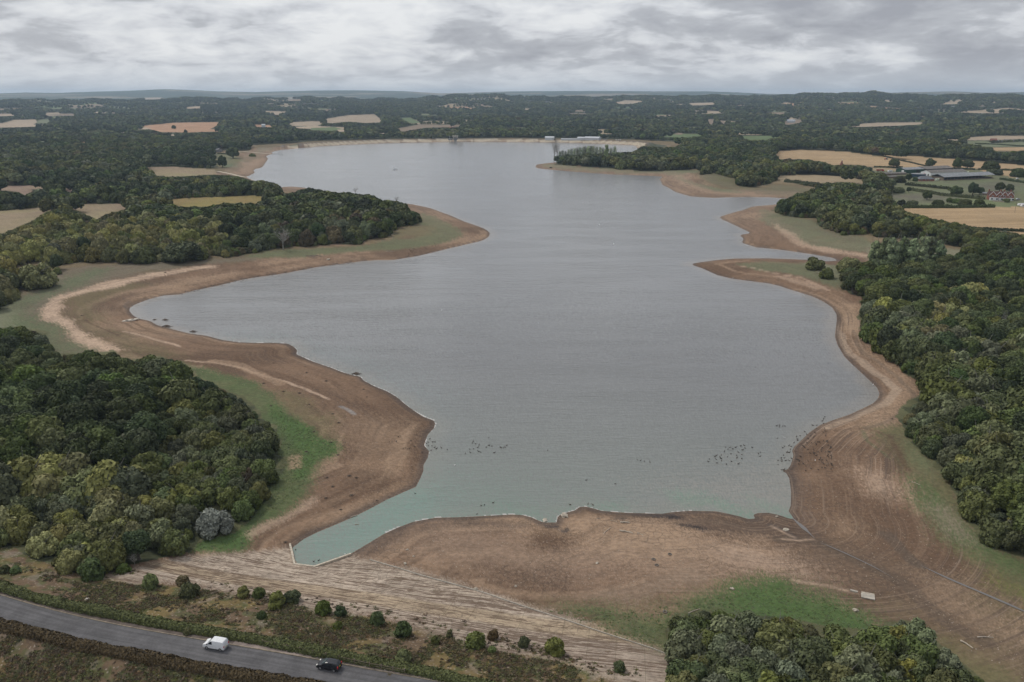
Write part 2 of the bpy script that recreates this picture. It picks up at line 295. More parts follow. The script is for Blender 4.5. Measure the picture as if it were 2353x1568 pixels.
MIDC = [(-400,228),(0,226),(225,226),(450,223.5),(588,223.5),(700,221),(838,226),(963,223.5),(1026,217),(1128,213.5),(1176,219),(1326,221),(1426,220),(1484,216),(1526,218.5),(1626,218),(1765,217),(1865,213.5),(1960,209),(2027,210.5),(2077,213.5),(2165,216),(2353,217),(2800,219)]
FARC = [(-400,214),(0,215),(60,213),(125,214),(225,211),(300,209),(375,205.5),(425,207),(500,210.5),(588,212),(725,208.5),(813,208),(926,210),(1013,215),(1176,210.5),(1351,209.5),(1501,210.5),(1626,210.5),(1676,212),(1765,216),(1900,217),(2077,212.5),(2190,210.5),(2265,213.5),(2353,212),(2800,213)]
def crest(profile, rng_m, az):
    p = np.array(profile, float); dx, dy, dz = ray(p[:, 0], p[:, 1])
    a = np.arctan2(dx, dy); el = dz/np.hypot(dx, dy)
    o = np.argsort(a)
    return CAM_Z + rng_m*np.interp(az, a[o], el[o])
R_MID, R_FAR = 6000.0, 14500.0
def far_height(x, y, r, az):
    hm = crest(MIDC, R_MID, az)-17.0 + 26*(fbm(az*1.0, az*0+3, 0.012, 4, 5)-0.5)
    hf = crest(FARC, R_FAR, az)
    t = np.clip((r-2150)/(R_MID-2150), 0, 1)
    up = 4.0+(hm-4.0)*t**1.55
    und = ((fbm(x, y, 900, 4, 11)-0.5)*80+(fbm(x, y, 330, 2, 13)-0.5)*26)*np.clip(4*t*(1-t), 0, 1)*np.clip(t*3, 0, 1)*0.55
    z1_ = up+und
    t2 = sstep(r, R_MID, 8200)
    z1_ = np.where(r > R_MID, hm*(1-t2)+70*t2, z1_)
    t3 = sstep(r, 8800, R_FAR)
    z2_ = 70+(hf-70)*t3+(fbm(x, y, 1600, 3, 21)-0.5)*40*np.clip(4*t3*(1-t3), 0, 1)
    z2_ = np.where(r > R_FAR, hf-(r-R_FAR)*0.08, z2_)
    # a second, blue rise at about 11 km that only shows in the valleys between
    return np.where(r < 8500, z1_, np.maximum(z2_, z1_*0+60))
beach = 5.0*(1-np.exp(-np.clip(S, 0, None)/48))
beach = beach + (fbm(GX, GY, 30, 3, 3)-0.5)*np.clip(S/25, 0, 1)*0.8
und = (fbm(GX, GY, 260, 3, 8)-0.45)*9*sstep(S, 50, 220)*np.where(RD < 900, sstep(np.abs(RD), 45, 130), 1.0)
Z = beach+und
farh = far_height(GX, GY, GRr, GAr)
wfar = sstep(GRr, 2000, 2600)
Z = Z*(1-wfar)+farh*wfar
# the far dam: steep stone face, crest track, grass fall behind
dz = np.minimum(S/2.9, 7.2); dz = np.where(S > 27, 7.2-(S-27)/2.4, dz); dz = np.maximum(dz, 1.0)
Z = np.where(ISDAM & (S > 0) & (S < 140), np.where(S < 45, dz, 1.0+(Z-1.0)*sstep(S, 60, 140)), Z)
# road embankment
emb = ROAD_Z-np.clip(RD-HALF-3.2, 0, None)/4.55
emb2 = ROAD_Z-np.clip(-RD-HALF-1.2, 0, None)/2.6
e = np.where(RD > 0, emb, np.maximum(emb2, 0.0))
e = np.where(S > 0, np.minimum(e, 0.4+S*0.55), -9)
isemb = (RD < 60) & (e > Z*0) & (S > 0)
Z = np.where((RD > -90) & (S > 0), np.maximum(np.where(RD < 0, 0, Z), e), Z)
under = np.maximum(S*0.10, -4.0)
Z = np.where(S <= 0, under, np.maximum(Z, np.minimum(S*0.05, 0.05)))
Z = Z.astype(np.float64)
ZG = Z.reshape(NR, NA); SG = S.reshape(NR, NA)
logR = RR
def gidx(x, y):
    r = np.hypot(x, y); a = np.arctan2(x, y)
    fi = np.interp(r, RR, np.arange(NR)); fj = np.interp(a, AZ, np.arange(NA))
    i = np.clip(fi.astype(int), 0, NR-2); j = np.clip(fj.astype(int), 0, NA-2)
    return i, j, fi-i, fj-j
def gsample(G, x, y):
    i, j, a, b = gidx(x, y)
    return (G[i, j]*(1-a)+G[i+1, j]*a)*(1-b)+(G[i, j+1]*(1-a)+G[i+1, j+1]*a)*b
def zat(x, y): return gsample(ZG, np.asarray(x, float), np.asarray(y, float))
def unproj(px, py, lift=0.0):
    """traced picture point -> point on the land"""
    px = np.atleast_1d(np.asarray(px, float)); py = np.atleast_1d(np.asarray(py, float))
    dx, dy, dz_ = ray(px, py); h = np.hypot(dx, dy)
    rs = np.concatenate([RR[RR > 60]])
    res = np.zeros((len(px), 3))
    for k in range(len(px)):
        x = dx[k]/h[k]*rs; y = dy[k]/h[k]*rs; zr = CAM_Z+dz_[k]/h[k]*rs
        g = np.maximum(zat(x, y), 0.0)+lift
        b = np.nonzero(zr < g)[0]
        i = b[0] if len(b) else len(rs)-1
        if i > 0:
            a0 = zr[i-1]-g[i-1]; a1 = zr[i]-g[i]
            t = a0/(a0-a1) if a0 != a1 else 0
            r = rs[i-1]+t*(rs[i]-rs[i-1])
        else: r = rs[0]
        X, Y = dx[k]/h[k]*r, dy[k]/h[k]*r
        res[k] = (X, Y, max(float(zat(X, Y)), 0.0))
    return res

def mesh_obj(name, V, F, mats=None, parent=None, smooth_=False, fm=None, link=True):
    """V (n,3) array, F (m,k) array or list of tuples -> one mesh object"""
    me = bpy.data.meshes.new(name)
    V = np.asarray(V, np.float32)
    if isinstance(F, np.ndarray):
        k = F.shape[1]; nf = len(F)
        me.vertices.add(len(V)); me.vertices.foreach_set('co', V.ravel())
        me.loops.add(nf*k); me.loops.foreach_set('vertex_index', F.astype(np.int32).ravel())
        me.polygons.add(nf); me.polygons.foreach_set('loop_start', np.arange(0, nf*k, k, dtype=np.int32))
        me.update(calc_edges=True)
    else:
        me.from_pydata([tuple(map(float, v)) for v in V], [], [tuple(f) for f in F]); me.update()
    if mats is not None:
        for m_ in (mats if isinstance(mats, (list, tuple)) else [mats]): me.materials.append(m_)
    if fm is not None: me.polygons.foreach_set('material_index', np.asarray(fm, np.int32))
    if smooth_: me.polygons.foreach_set('use_smooth', np.ones(len(me.polygons), bool))
    o = bpy.data.objects.new(name, me)
    if link: COL.objects.link(o)
    if parent is not None: o.parent = parent
    return o
def attr(me, name, data, typ='FLOAT'):
    a = me.attributes.new(name, typ, 'POINT')
    if typ == 'FLOAT_COLOR': a.data.foreach_set('color', np.asarray(data, np.float32).ravel())
    else: a.data.foreach_set('value', np.asarray(data, np.float32).ravel())

def autofield(x, y):
    """small hedged fields of the country beyond the dam"""
    x = x+(fbm(x, y, 300, 2, 401)-0.5)*160; y = y+(fbm(x, y, 300, 2, 403)-0.5)*160
    a = x*0.93+y*0.36; b = -x*0.36+y*0.93
    ia = np.floor(a/150).astype(np.int64); ib = np.floor(b/(210)).astype(np.int64)
    h = _h(ia, ib, 77); h2 = _h(ia, ib, 79); dens = fbm(x, y, 900, 2, 405)
    f = (h < 0.17+0.40*sstep(dens, 0.5, 0.68))
    fa = a/150-ia; fb = b/210-ib; f &= (fa > 0.06) & (fa < 0.94) & (fb > 0.05) & (fb < 0.95)
    pal = np.array([PALE, TAN, GGREEN, BRN, GREENF, ORNG]); c = pal[(h2*5.99).astype(int)]
    return f, c
# ------------------------------------------------------------------ what covers the land
PX, PY, _d = proj(GX, GY, Z)
nw1 = (fbm(GX, GY, 14, 3, 31)-0.5)*14; nw2 = (fbm(GX, GY, 14, 3, 37)-0.5)*14
PX2, PY2, _d = proj(GX+nw1, GY+nw2, Z)
jit = []
for k in range(4):
    jx = rng.normal(0, 1, GX.shape); jy = rng.normal(0, 1, GX.shape)
    jit.append((jx, jy))
def zone(poly, soft=1.5, warp=1.0):
    """soft-edged, ragged membership of each land vertex in a traced outline"""
    poly = np.asarray(poly, float)
    m = (PX > poly[:, 0].min()-60) & (PX < poly[:, 0].max()+60) & (PY > poly[:, 1].min()-40) & (PY < poly[:, 1].max()+40) & (GRr > 80)
    w = np.zeros(GX.shape, np.float32)
    if not m.any(): return w
    acc = 0
    for jx, jy in jit:
        a, b, _ = proj(GX[m]+nw1[m]*warp*0.5+jx[m]*soft, GY[m]+nw2[m]*warp*0.5+jy[m]*soft, Z[m])
        acc = acc + pip(a, b, poly)
    w[m] = acc/4.0
    return w
def band(line, width, soft=1.0, warp=1.0):
    """same for a traced line, width in metres"""
    w3 = unproj([p[0] for p in line], [p[1] for p in line])[:, :2]
    mn = w3.min(0)-30; mx = w3.max(0)+30
    m = (GX > mn[0]) & (GX < mx[0]) & (GY > mn[1]) & (GY < mx[1])
    w = np.zeros(GX.shape, np.float32)
    d_, _, _, _ = seg_dist((GX[m]+nw1[m]*0.25*warp).astype(np.float32), (GY[m]+nw2[m]*0.25*warp).astype(np.float32), w3)
    w[m] = 1-sstep(d_, width/2-soft/2, width/2+soft/2)
    return w
BIG = fbm(GX, GY, 60, 4, 41); MED = fbm(GX, GY, 9, 3, 43); FIN = fbm(GX, GY, 1.6, 3, 47); RNDV = rng.random(GX.shape)
STR = fbm(U, S*12.0, 22, 4, 51)                      # streaks that run along the waterline
STR2 = fbm(U, S*9.0, 60, 3, 57)
def C(c): return np.array(c, float)[None, :]
def lay(col, w, c):
    c = np.asarray(c, float)
    if c.ndim == 1: c = c[None, :]
    return col*(1-w[:, None])+c*w[:, None]
MUD = (0.205, 0.132, 0.086); MUDD = (0.105, 0.065, 0.042); SAND = (0.37, 0.258, 0.172); SANDP = (0.50, 0.365, 0.265); WET = (0.090, 0.070, 0.060)
GRS = (0.086, 0.124, 0.050); GRSB = (0.074, 0.124, 0.040); GRSP = (0.205, 0.205, 0.135); OLV = (0.155, 0.14, 0.07); RUST = (0.17, 0.095, 0.065)
col = np.tile(C(MUD), (len(GX), 1))
col = lay(col, sstep(BIG, 0.47, 0.68)*0.55, SAND)
col = lay(col, sstep(fbm(GX, GY, 38, 4, 341), 0.50, 0.66)*0.65, MUDD)
col = lay(col, sstep(STR, 0.5, 0.72)*0.55, MUDD)
col = lay(col, sstep(STR2, 0.56, 0.72)*0.55, SAND)
speck = np.full(GX.shape, 0.15, np.float32)
stripe = (0.15+0.7*sstep(fbm(GX, GY, 70, 3, 301), 0.42, 0.62)).astype(np.float32)*np.where(GX > 60, 1.25, 0.8)
# upper shore, further from the water, gets sparse growth
col = lay(col, sstep(S+30*(MED-0.5), 34, 60)*0.55, OLV)
zones = [
 # left bay
 ([(-400,700),(0,695),(60,672),(140,618),(300,604),(460,598),(588,590),(588,598),(440,612),(330,625),(260,645),(200,660),(140,680),(118,700),(100,715),(110,733),(160,772),(230,812),(120,840),(60,820),(0,800),(-400,790)], (0.165,0.142,0.10), 3, 1.0, 0.9),
 ([(-60,720),(30,690),(90,668),(150,640),(220,615),(260,618),(215,650),(150,668),(100,690),(60,720),(90,760),(60,790),(0,770)], (0.125,0.15,0.08), 4, 1.6, 0.8),
 ([(0,735),(40,725),(120,735),(200,790),(260,812),(150,815),(60,800)], (0.112,0.138,0.068), 5, 1.6, 0.7),
 ([(-40,700),(20,695),(30,730),(10,790),(-60,790)], (0.24,0.235,0.155), 3, 1, 0.5),
 ([(150,690),(200,670),(330,645),(360,650),(260,680),(210,700),(230,740),(330,790),(420,815),(400,830),(300,810),(200,760),(150,720)], OLV, 4, 1.5, 0.55),
 ([(95,712),(112,695),(130,680),(200,661),(260,646),(330,630),(440,614),(500,610),(500,616),(440,621),(340,640),(270,660),(200,672),(150,688),(132,712),(165,745),(225,780),(285,808),(240,812),(190,790),(140,752),(100,727)], SANDP, 1.2, 1.0, 0.95),
 ([(350,660),(420,640),(500,630),(560,622),(560,632),(480,650),(400,665)], SAND, 3, 1.2, 0.6),
 # point at lower left
 ([(400,828),(470,846),(540,864),(590,882),(640,922),(690,952),(712,990),(750,1012),(778,1020),(765,1055),(735,1065),(720,1115),(700,1150),(640,1190),(600,1212),(572,1235),(562,1270),(430,1270),(400,1240),(560,1180),(600,1000),(500,900)], GRS, 1.5, 0.8, 0.92),
 ([(600,925),(650,940),(700,975),(745,1012),(775,1022),(762,1052),(725,1058),(705,1100),(672,1112),(665,1080),(690,1050),(672,1010),(630,965)], GRSB, 1.0, 0.9, 0.95),
 ([(420,1245),(480,1238),(560,1215),(580,1228),(560,1262),(440,1268)], GRSB, 1.0, 0.5, 0.9),
 ([(655,1050),(685,1045),(690,1078),(660,1080)], SAND, 0.8, 0.5, 0.8),
 ([(620,890),(680,905),(760,960),(790,1010),(780,1020),(735,1000),(690,950),(640,915)], OLV, 2, 1, 0.7),
 ([(760,960),(900,960),(950,1000),(900,1090),(840,1110),(810,1040)], SAND, 5, 1.5, 0.45),
 ([(790,1085),(900,1080),(940,1110),(880,1140),(800,1150)], MUDD, 4, 1.5, 0.6),
 ([(560,1225),(640,1190),(720,1145),(735,1150),(650,1200),(575,1240)], SANDP, 0.7, 0.6, 0.55),
 ([(600,860),(700,880),(850,930),(960,970),(960,985),(850,950),(700,900),(600,875)], MUDD, 2, 1, 0.4),
 # left peninsula
 ([(560,590),(616,576),(700,572),(800,566),(850,563),(900,551),(905,533),(960,518),(967,488),(1000,498),(1040,518),(1066,540),(1050,552),(1000,563),(950,571),(850,577),(780,582),(700,592),(640,594)], (0.135,0.15,0.08), 2.5, 1.0, 0.92),
 ([(900,545),(915,527),(960,517),(1000,520),(990,540),(940,548)], (0.19,0.15,0.085), 3, 1.0, 0.8),
 ([(905,551),(930,541),(955,543),(945,550)], RUST, 2, 0.6, 0.5),
 ([(730,602),(800,590),(940,578),(1000,570),(1060,558),(1000,580),(880,592),(780,604)], MUDD, 3, 1, 0.35),
 ([(588,602),(700,590),(760,585),(760,590),(690,600),(588,610)], SAND, 2, 1, 0.55),
 # far left shore
 ([(487,352),(540,355),(560,370),(530,378),(500,382)], GGREEN, 4, 1, 0.8), ([(470,388),(540,365),(600,350),(600,362),(560,385),(520,400)], OLV, 4, 1.5, 0.5),
 ([(560,375),(605,362),(612,368),(575,398),(545,402)], SAND, 3, 1.5, 0.6), ([(588,342),(625,338),(622,346),(592,352)], GRSP, 4, 1, 0.8), ([(515,378),(545,376),(545,384),(520,386)], (0.11,0.15,0.085), 4, 1, 0.8),
 # right wooded peninsula
 ([(1240,378),(1275,376),(1330,383),(1400,388),(1480,394),(1570,391),(1612,390),(1600,396),(1565,401),(1570,412),(1605,422),(1650,433),(1720,441),(1700,444),(1640,440),(1590,428),(1550,410),(1545,402),(1480,398),(1380,396),(1300,390),(1250,384)], (0.165,0.172,0.10), 2, 1.0, 0.9),
 ([(1600,392),(1650,400),(1691,412),(1691,430),(1740,432),(1800,425),(1875,437),(1840,455),(1765,446),(1690,436),(1620,415)], (0.15,0.14,0.085), 4, 1.0, 0.8),
 ([(1640,402),(1690,412),(1692,424),(1650,416)], (0.13,0.12,0.06), 3, 1.0, 0.8),
 ([(1545,404),(1600,396),(1566,402),(1560,412),(1640,440),(1765,448),(1765,451),(1640,447),(1560,425)], SAND, 3, 1.0, 0.65),
 # third spit
 ([(1745,478),(1783,488),(1850,503),(1882,510),(1900,531),(1990,546),(2004,560),(1996,578),(1960,578),(1900,571),(1850,561),(1830,545),(1790,530),(1750,508)], (0.155,0.16,0.095), 2.5, 1.0, 0.9),
 ([(1850,512),(1885,522),(1925,535),(1980,545),(1960,555),(1900,540)], (0.16,0.13,0.09), 4, 1.0, 0.6), ([(1990,560),(2240,575),(2240,600),(2000,600)], GRSP, 3, 1, 0.85),
 ([(1770,510),(1830,540),(1860,562),(1950,580),(2000,585),(1990,590),(1900,582),(1840,565),(1790,535)], SANDP, 1.5, 1.0, 0.6),
 # fourth spit
 ([(1690,606),(1750,601),(1850,605),(1905,608),(1935,612),(1945,640),(1955,672),(1930,668),(1890,650),(1850,636),(1800,627),(1730,622)], (0.14,0.15,0.085), 2, 1.0, 0.9),
 ([(1840,604),(1900,608),(1930,625),(1900,632),(1860,620)], GRSP, 1.5, 1.0, 0.7), ([(1920,655),(1955,668),(1990,720),(1975,715),(1940,680)], RUST, 1.5, 1.0, 0.5),
 ([(1770,632),(1830,640),(1900,660),(1880,668),(1820,650)], SANDP, 1.2, 1.0, 0.5),
 # right shore
 ([(1925,690),(1985,700),(1990,760),(1975,775),(2010,810),(2110,900),(2110,930),(2070,975),(2000,985),(1960,1010),(1930,1000),(1990,950),(2060,900),(2010,840),(1960,790),(1950,740)], SAND, 3, 1.0, 0.75),
 ([(2000,985),(2060,970),(2100,1000),(2140,1046),(2180,1062),(2205,1110),(2232,1190),(2262,1225),(2300,1268),(2353,1290),(2500,1350),(2500,1450),(2353,1378),(2280,1315),(2200,1262),(2140,1212),(2100,1150),(2085,1090),(2050,1040),(2015,1010)], (0.135,0.13,0.065), 2, 1.2, 0.9),
 ([(2080,1080),(2120,1100),(2150,1140),(2220,1200),(2300,1270),(2420,1330),(2420,1370),(2300,1300),(2200,1245),(2120,1180),(2095,1130)], GRS, 2.5, 1.4, 0.95),
 ([(2060,985),(2100,1005),(2140,1050),(2170,1070),(2150,1100),(2110,1060),(2075,1010)], (0.13,0.15,0.08), 2, 1.0, 0.7),
 ([(2130,1140),(2180,1172),(2230,1232),(2262,1262),(2215,1245),(2150,1195)], (0.28,0.215,0.165), 2.5, 1.2, 0.8),
 ([(2040,1005),(2065,1000),(2090,1040),(2085,1085),(2060,1080),(2045,1040)], MUDD, 2, 1.0, 0.6),
 ([(2260,1310),(2353,1362),(2450,1400),(2450,1420),(2353,1392),(2280,1345)], (0.15,0.165,0.05), 2, 1.0, 0.8),
 ([(1950,1075),(2010,1085),(2060,1105),(2070,1140),(2020,1145),(1980,1115)], SANDP, 3, 1.2, 0.6), ([(1930,1190),(1985,1195),(1990,1230),(1945,1235)], SAND, 3, 1.2, 0.6),
 ([(1818,1090),(1850,1080),(1870,1230),(1920,1250),(1870,1250),(1830,1200)], (0.15,0.115,0.095), 2.5, 1.2, 0.7),
 ([(1860,1060),(1940,1060),(1960,1160),(1940,1240),(1880,1240)], MUD, 4, 1.2, 0.5),
 # flat mud at the bottom
 ([(860,1250),(1000,1215),(1200,1215),(1240,1260),(1500,1230),(1700,1250),(1850,1290),(1950,1350),(1700,1330),(1450,1330),(1200,1330),(1000,1300)], (0.27, 0.190, 0.138), 6, 1.8, 0.75),
 ([(1340,1225),(1520,1205),(1700,1245),(1880,1310),(1800,1310),(1600,1290),(1400,1290)], SAND, 4, 1.5, 0.75),
 ([(1620,1250),(1720,1262),(1860,1300),(1760,1310),(1640,1285)], (0.42, 0.31, 0.235), 3, 1.5, 0.6),
 ([(1230,1200),(1330,1215),(1340,1250),(1290,1265),(1230,1250)], MUDD, 2.0, 1.2, 0.85),
 ([(800,1280),(900,1225),(1050,1196),(1200,1192),(1230,1205),(1050,1210),(930,1232),(850,1280)], (0.115, 0.085, 0.068), 1.5, 0.8, 0.8),
 ([(1380,1178),(1600,1182),(1760,1190),(1880,1225),(1990,1290),(1900,1280),(1760,1235),(1640,1225),(1540,1200),(1400,1188)], (0.095, 0.066, 0.050), 1.8, 1.0, 0.85),
 ([(1440,1183),(1560,1186),(1590,1194),(1560,1196),(1470,1188)], (0.035,0.032,0.034), 0.5, 0.5, 0.95), ([(1250,1203),(1290,1206),(1292,1212),(1260,1212)], (0.035,0.032,0.034), 0.4, 0.3, 0.95),
 ([(1550,1206),(1600,1208),(1640,1216),(1620,1219),(1570,1213)], (0.035,0.032,0.034), 0.5, 0.5, 0.9), ([(1285,1218),(1312,1210),(1315,1218),(1300,1222)], (0.05,0.045,0.045), 0.4, 0.3, 0.8), ([(1405,1190),(1445,1191),(1440,1198),(1410,1196)], (0.05,0.045,0.045), 0.6, 0.3, 0.8),
 ([(1850,1240),(1950,1240),(2120,1290),(2260,1360),(2353,1410),(2500,1480),(2500,1650),(2353,1540),(2200,1430),(2050,1400),(1950,1350),(1850,1290)], (0.15, 0.105, 0.073), 4, 1.5, 0.75),
 ([(2100,1310),(2200,1350),(2353,1420),(2450,1500),(2353,1480),(2200,1400),(2120,1350)], SAND, 4, 1.5, 0.55),
 ([(1000,1330),(1200,1345),(1450,1345),(1560,1335),(1500,1375),(1300,1385),(1120,1350)], MUDD, 4, 1.5, 0.55),
 ([(1270,1372),(1500,1345),(1560,1322),(1640,1325),(1560,1355),(1400,1385)], (0.27, 0.205, 0.15), 2, 1.2, 0.7),
 ([(1230,1392),(1330,1394),(1470,1388),(1560,1380),(1640,1355),(1720,1335),(1860,1350),(1960,1385),(2060,1440),(2110,1470),(2250,1560),(2350,1640),(2300,1660),(2150,1530),(2040,1450),(1960,1410),(1700,1380),(1480,1410),(1260,1408)], (0.27, 0.175, 0.12), 1.0, 1.0, 0.6),
 ([(1240,1402),(1330,1402),(1470,1398),(1560,1392),(1640,1366),(1720,1345),(1800,1342),(1900,1365),(1970,1388),(2050,1435),(2000,1460),(1540,1510),(1480,1486),(1400,1460),(1320,1432)], GRS, 2.2, 1.6, 0.9),
 ([(1640,1368),(1720,1349),(1800,1346),(1900,1369),(1980,1400),(2040,1436),(1900,1440),(1700,1400)], GRSB, 2.5, 1.6, 0.85),
 ([(1400,1430),(1500,1440),(1540,1480),(1500,1490),(1430,1462)], (0.09,0.10,0.05), 1.5, 1.0, 0.8),
 ([(2140,1450),(2250,1500),(2353,1550),(2450,1640),(2353,1640),(2240,1560),(2150,1490)], OLV, 2, 1.2, 0.8), ([(2250,1560),(2340,1600),(2353,1640),(2300,1640)], GRS, 1.5, 1, 0.7),
]
for poly, c, soft, warp, op in zones:
    w = zone(poly, soft, warp)
    if not w.any(): continue
    var = 0.75+0.5*MED
    col = lay(col, w*op*np.clip(var, 0, 1), c)
    if c[1] > 0.88*c[0] and c[0] < 0.25: speck = speck*(1-w*0.7); stripe = stripe*(1-w*0.9)
for line, wd, c, op in [
 ([(430,828),(480,832),(560,846),(640,872),(700,895),(752,918)], 1.6, SANDP, 0.8), ([(780,935),(805,952)], 1.8, (0.30,0.29,0.28), 0.8),
 ([(288,762),(330,772),(380,788),(412,796)], 1.6, SANDP, 0.8), ([(190,735),(230,750),(275,772)], 1.5, MUDD, 0.7), ([(490,831),(540,838),(600,858),(640,880)], 5, SAND, 0.6),
 ([(1790,1240),(1835,1242),(1882,1248),(1925,1266),(1965,1285),(2040,1326),(2100,1360),(2160,1410),(2200,1440),(2260,1470)], 4.0, (0.105, 0.078, 0.058), 0.6),
 ([(2040,1226),(2070,1250),(2100,1290),(2116,1300)], 3.5, (0.10,0.078,0.06), 0.7), ([(1765,1208),(1810,1225),(1830,1240)], 1.6, WET, 0.8), ([(1800,1240),(1840,1246),(1870,1243)], 0.7, SANDP, 0.8), ([(1770,1212),(1828,1238)], 0.7, SANDP, 0.7),
 ([(1922,992),(1990,985),(2050,1005),(2070,1040),(2090,1080)], 1.5, MUDD, 0.6), ([(1985,992),(1995,1015),(2045,1052)], 1.2, (0.10,0.12,0.06), 0.6),
 ([(1925,760),(1945,800),(2010,860),(2060,895),(2040,925),(1960,960),(1900,985)], 3.5, (0.47,0.37,0.28), 0.5), ([(1960,760),(1990,815),(2060,870),(2105,912),(2060,960),(1990,985)], 1.6, (0.16,0.12,0.09), 0.6),
 ([(1700,612),(1780,628),(1850,640),(1905,668)], 2.0, SANDP, 0.5), ([(300,715),(285,702),(300,692)], 1.5, (0.10,0.09,0.085), 0.5), ([(1820,1335),(1890,1345),(1960,1360)], 1.2, SANDP, 0.5)]:
    w = band(line, wd); col = lay(col, w*op*np.clip(0.4+1.2*FIN, 0, 1), c)
# wet margin beside the water
wet = (1-sstep(S+2.0*(MED-0.5), 0.3, 3.2))*(S > 0)*(~ISDAM)
col = lay(col, wet*0.8, WET)
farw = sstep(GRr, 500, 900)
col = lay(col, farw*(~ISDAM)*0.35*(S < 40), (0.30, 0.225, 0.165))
# woods
fo = forest(PX2, PY2)
fo |= (GRr > 6450)
fo &= (S > 3)
fo |= pip(PX, PY, P_W1) | pip(PX, PY, P_W2) | pip(PX, PY, P_BR)
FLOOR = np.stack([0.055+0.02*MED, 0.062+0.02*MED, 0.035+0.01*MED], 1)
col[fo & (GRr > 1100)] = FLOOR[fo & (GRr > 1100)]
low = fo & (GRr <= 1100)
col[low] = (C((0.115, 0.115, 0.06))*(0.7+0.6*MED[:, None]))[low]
# distant wooded ridges: crowns too small to see singly
fr = GRr > 6300
tx = fbm(GX, GY, 28, 2, 61)*0.6+fbm(GX, GY, 240, 3, 62)*0.7
col[fr] = (np.array([0.042, 0.06, 0.032])[None, :]*(0.6+0.9*tx[fr][:, None]))
ff = fr & (fbm(GX*0.35, GY*1.0, 420, 3, 71) > 0.66)
col[ff] = (0.26, 0.215, 0.14)
afm = (GRr > 2350) & (GRr < 6350); af_, ac_ = autofield(GX[afm], GY[afm]); af_ &= fo[afm]; _t = col[afm]; _t[af_] = ac_[af_]; col[afm] = _t
furrow = np.zeros(GX.shape, np.float32)
speck[fo] = 0; stripe[fo] = 0
# off-frame land and land under hidden slopes: woods and meadow
# fields
farmw = pip(PX, PY, FARM)
col[farmw] = (0.14, 0.145, 0.08); speck[farmw] = 0; stripe[farmw] = 0
for poly, c, kind in FIELDS+FARM_FIELDS:
    w = pip(PX+(MED-0.5)*1.5, PY+(FIN-0.5)*1.0, poly)
    if not w.any(): continue
    v = (0.86+0.28*MED[w]+0.2*(BIG[w]-0.5))[:, None]
    cc_ = C(c)*v
    if kind == 2: cc_ = cc_*(0.9+0.25*(FIN[w]-0.5)[:, None])+C((0.0, 0.012, -0.006))*(BIG[w][:, None]-0.5)*6
    col[w] = cc_; speck[w] = 0; stripe[w] = 0
    if kind == 1: furrow[w] = 1
# dam face and crest
dm = ISDAM & (S > 0) & (S < 60)
dcol = np.where((S < 16.5)[:, None], C((0.47, 0.40, 0.30))*(0.8+0.35*fbm(U, S*8, 30, 3, 81))[:, None], C((0.17, 0.12, 0.085)))
dcol = np.where((S > 20.5)[:, None], C((0.10, 0.085, 0.06)), dcol); dcol = np.where(((S > 22) & (S < 26))[:, None], C((0.13, 0.12, 0.11)), dcol); dcol = np.where((S > 27)[:, None], C((0.07, 0.08, 0.045)), dcol)
dcol = np.where(((S > 8) & (S < 9.2))[:, None], C((0.36, 0.29, 0.21)), dcol)
jn = (np.abs(((U+40) % 210)-2) < 1.0) & (S < 20)
dcol[jn] = (0.22, 0.18, 0.13)
col[dm] = dcol[dm]; stripe[dm] = 0; speck[dm] = 0.2
# near embankment: stone slope, scrub, verge
rev = zone(REVET, 0.9, 0.6)*(S > 0)
near_em = (RD > -70) & (RD < 80) & (PY > 1200) & (S > 0)
scr = near_em & (pip(PX, PY, [(-400,1150),(40,1262),(120,1300),(200,1330),(260,1318),(300,1340),(480,1352),(600,1372),(850,1418),(1000,1448),(1150,1494),(1280,1514),(1400,1560),(1500,1600),(1700,1900),(-400,1900)]))
sc1 = fbm(GX, GY, 5, 4, 91); sc2 = fbm(GX, GY, 2.2, 3, 95)
sc = lay(np.tile(C((0.150, 0.104, 0.066)), (len(GX), 1)), sstep(sc1, 0.42, 0.6), (0.172, 0.128, 0.056))
sc = lay(sc, sstep(sc2, 0.5, 0.62)*0.75, (0.085, 0.098, 0.038)); sc = lay(sc, sstep(fbm(GX, GY, 3, 3, 99), 0.6, 0.7)*0.5, (0.26, 0.21, 0.17))
col[scr] = sc[scr]; speck[scr] = 0.5; stripe[scr] = 0
rc = C((0.47, 0.385, 0.305))*(0.8+0.4*MED[:, None])
rc = lay(rc, sstep(HALF+24-RD, 0, 8)*0.45, (0.25, 0.195, 0.155))
yel = sstep(np.abs(RD-HALF-26-3*(BIG-0.5)*2), 3.4, 2.0)
rc = lay(rc, yel*0.55, (0.37, 0.275, 0.165))
col = col*(1-rev[:, None])+rc*rev[:, None]
edge = pip(PX, PY, [(-400,1310),(0,1330),(588,1455),(1063,1550),(1400,1620),(1400,1900),(-400,1900)]) & near_em
vg = edge & (RD > 0) & (RD < HALF+3.0)
col[vg] = (0.12, 0.075, 0.055)
speck = np.clip(speck, 0, 1); stripe = stripe*(S < 120)
stripe = stripe*(1-np.clip(rev, 0, 1))

def grid_faces(keep=None):
    idx = np.arange(NR*NA).reshape(NR, NA)
    F = np.stack([idx[:-1, :-1], idx[:-1, 1:], idx[1:, 1:], idx[1:, :-1]], -1).reshape(-1, 4)
    return F[:, ::-1] if keep is None else F[keep(F)][:, ::-1]
V = np.stack([GX, GY, Z], 1)

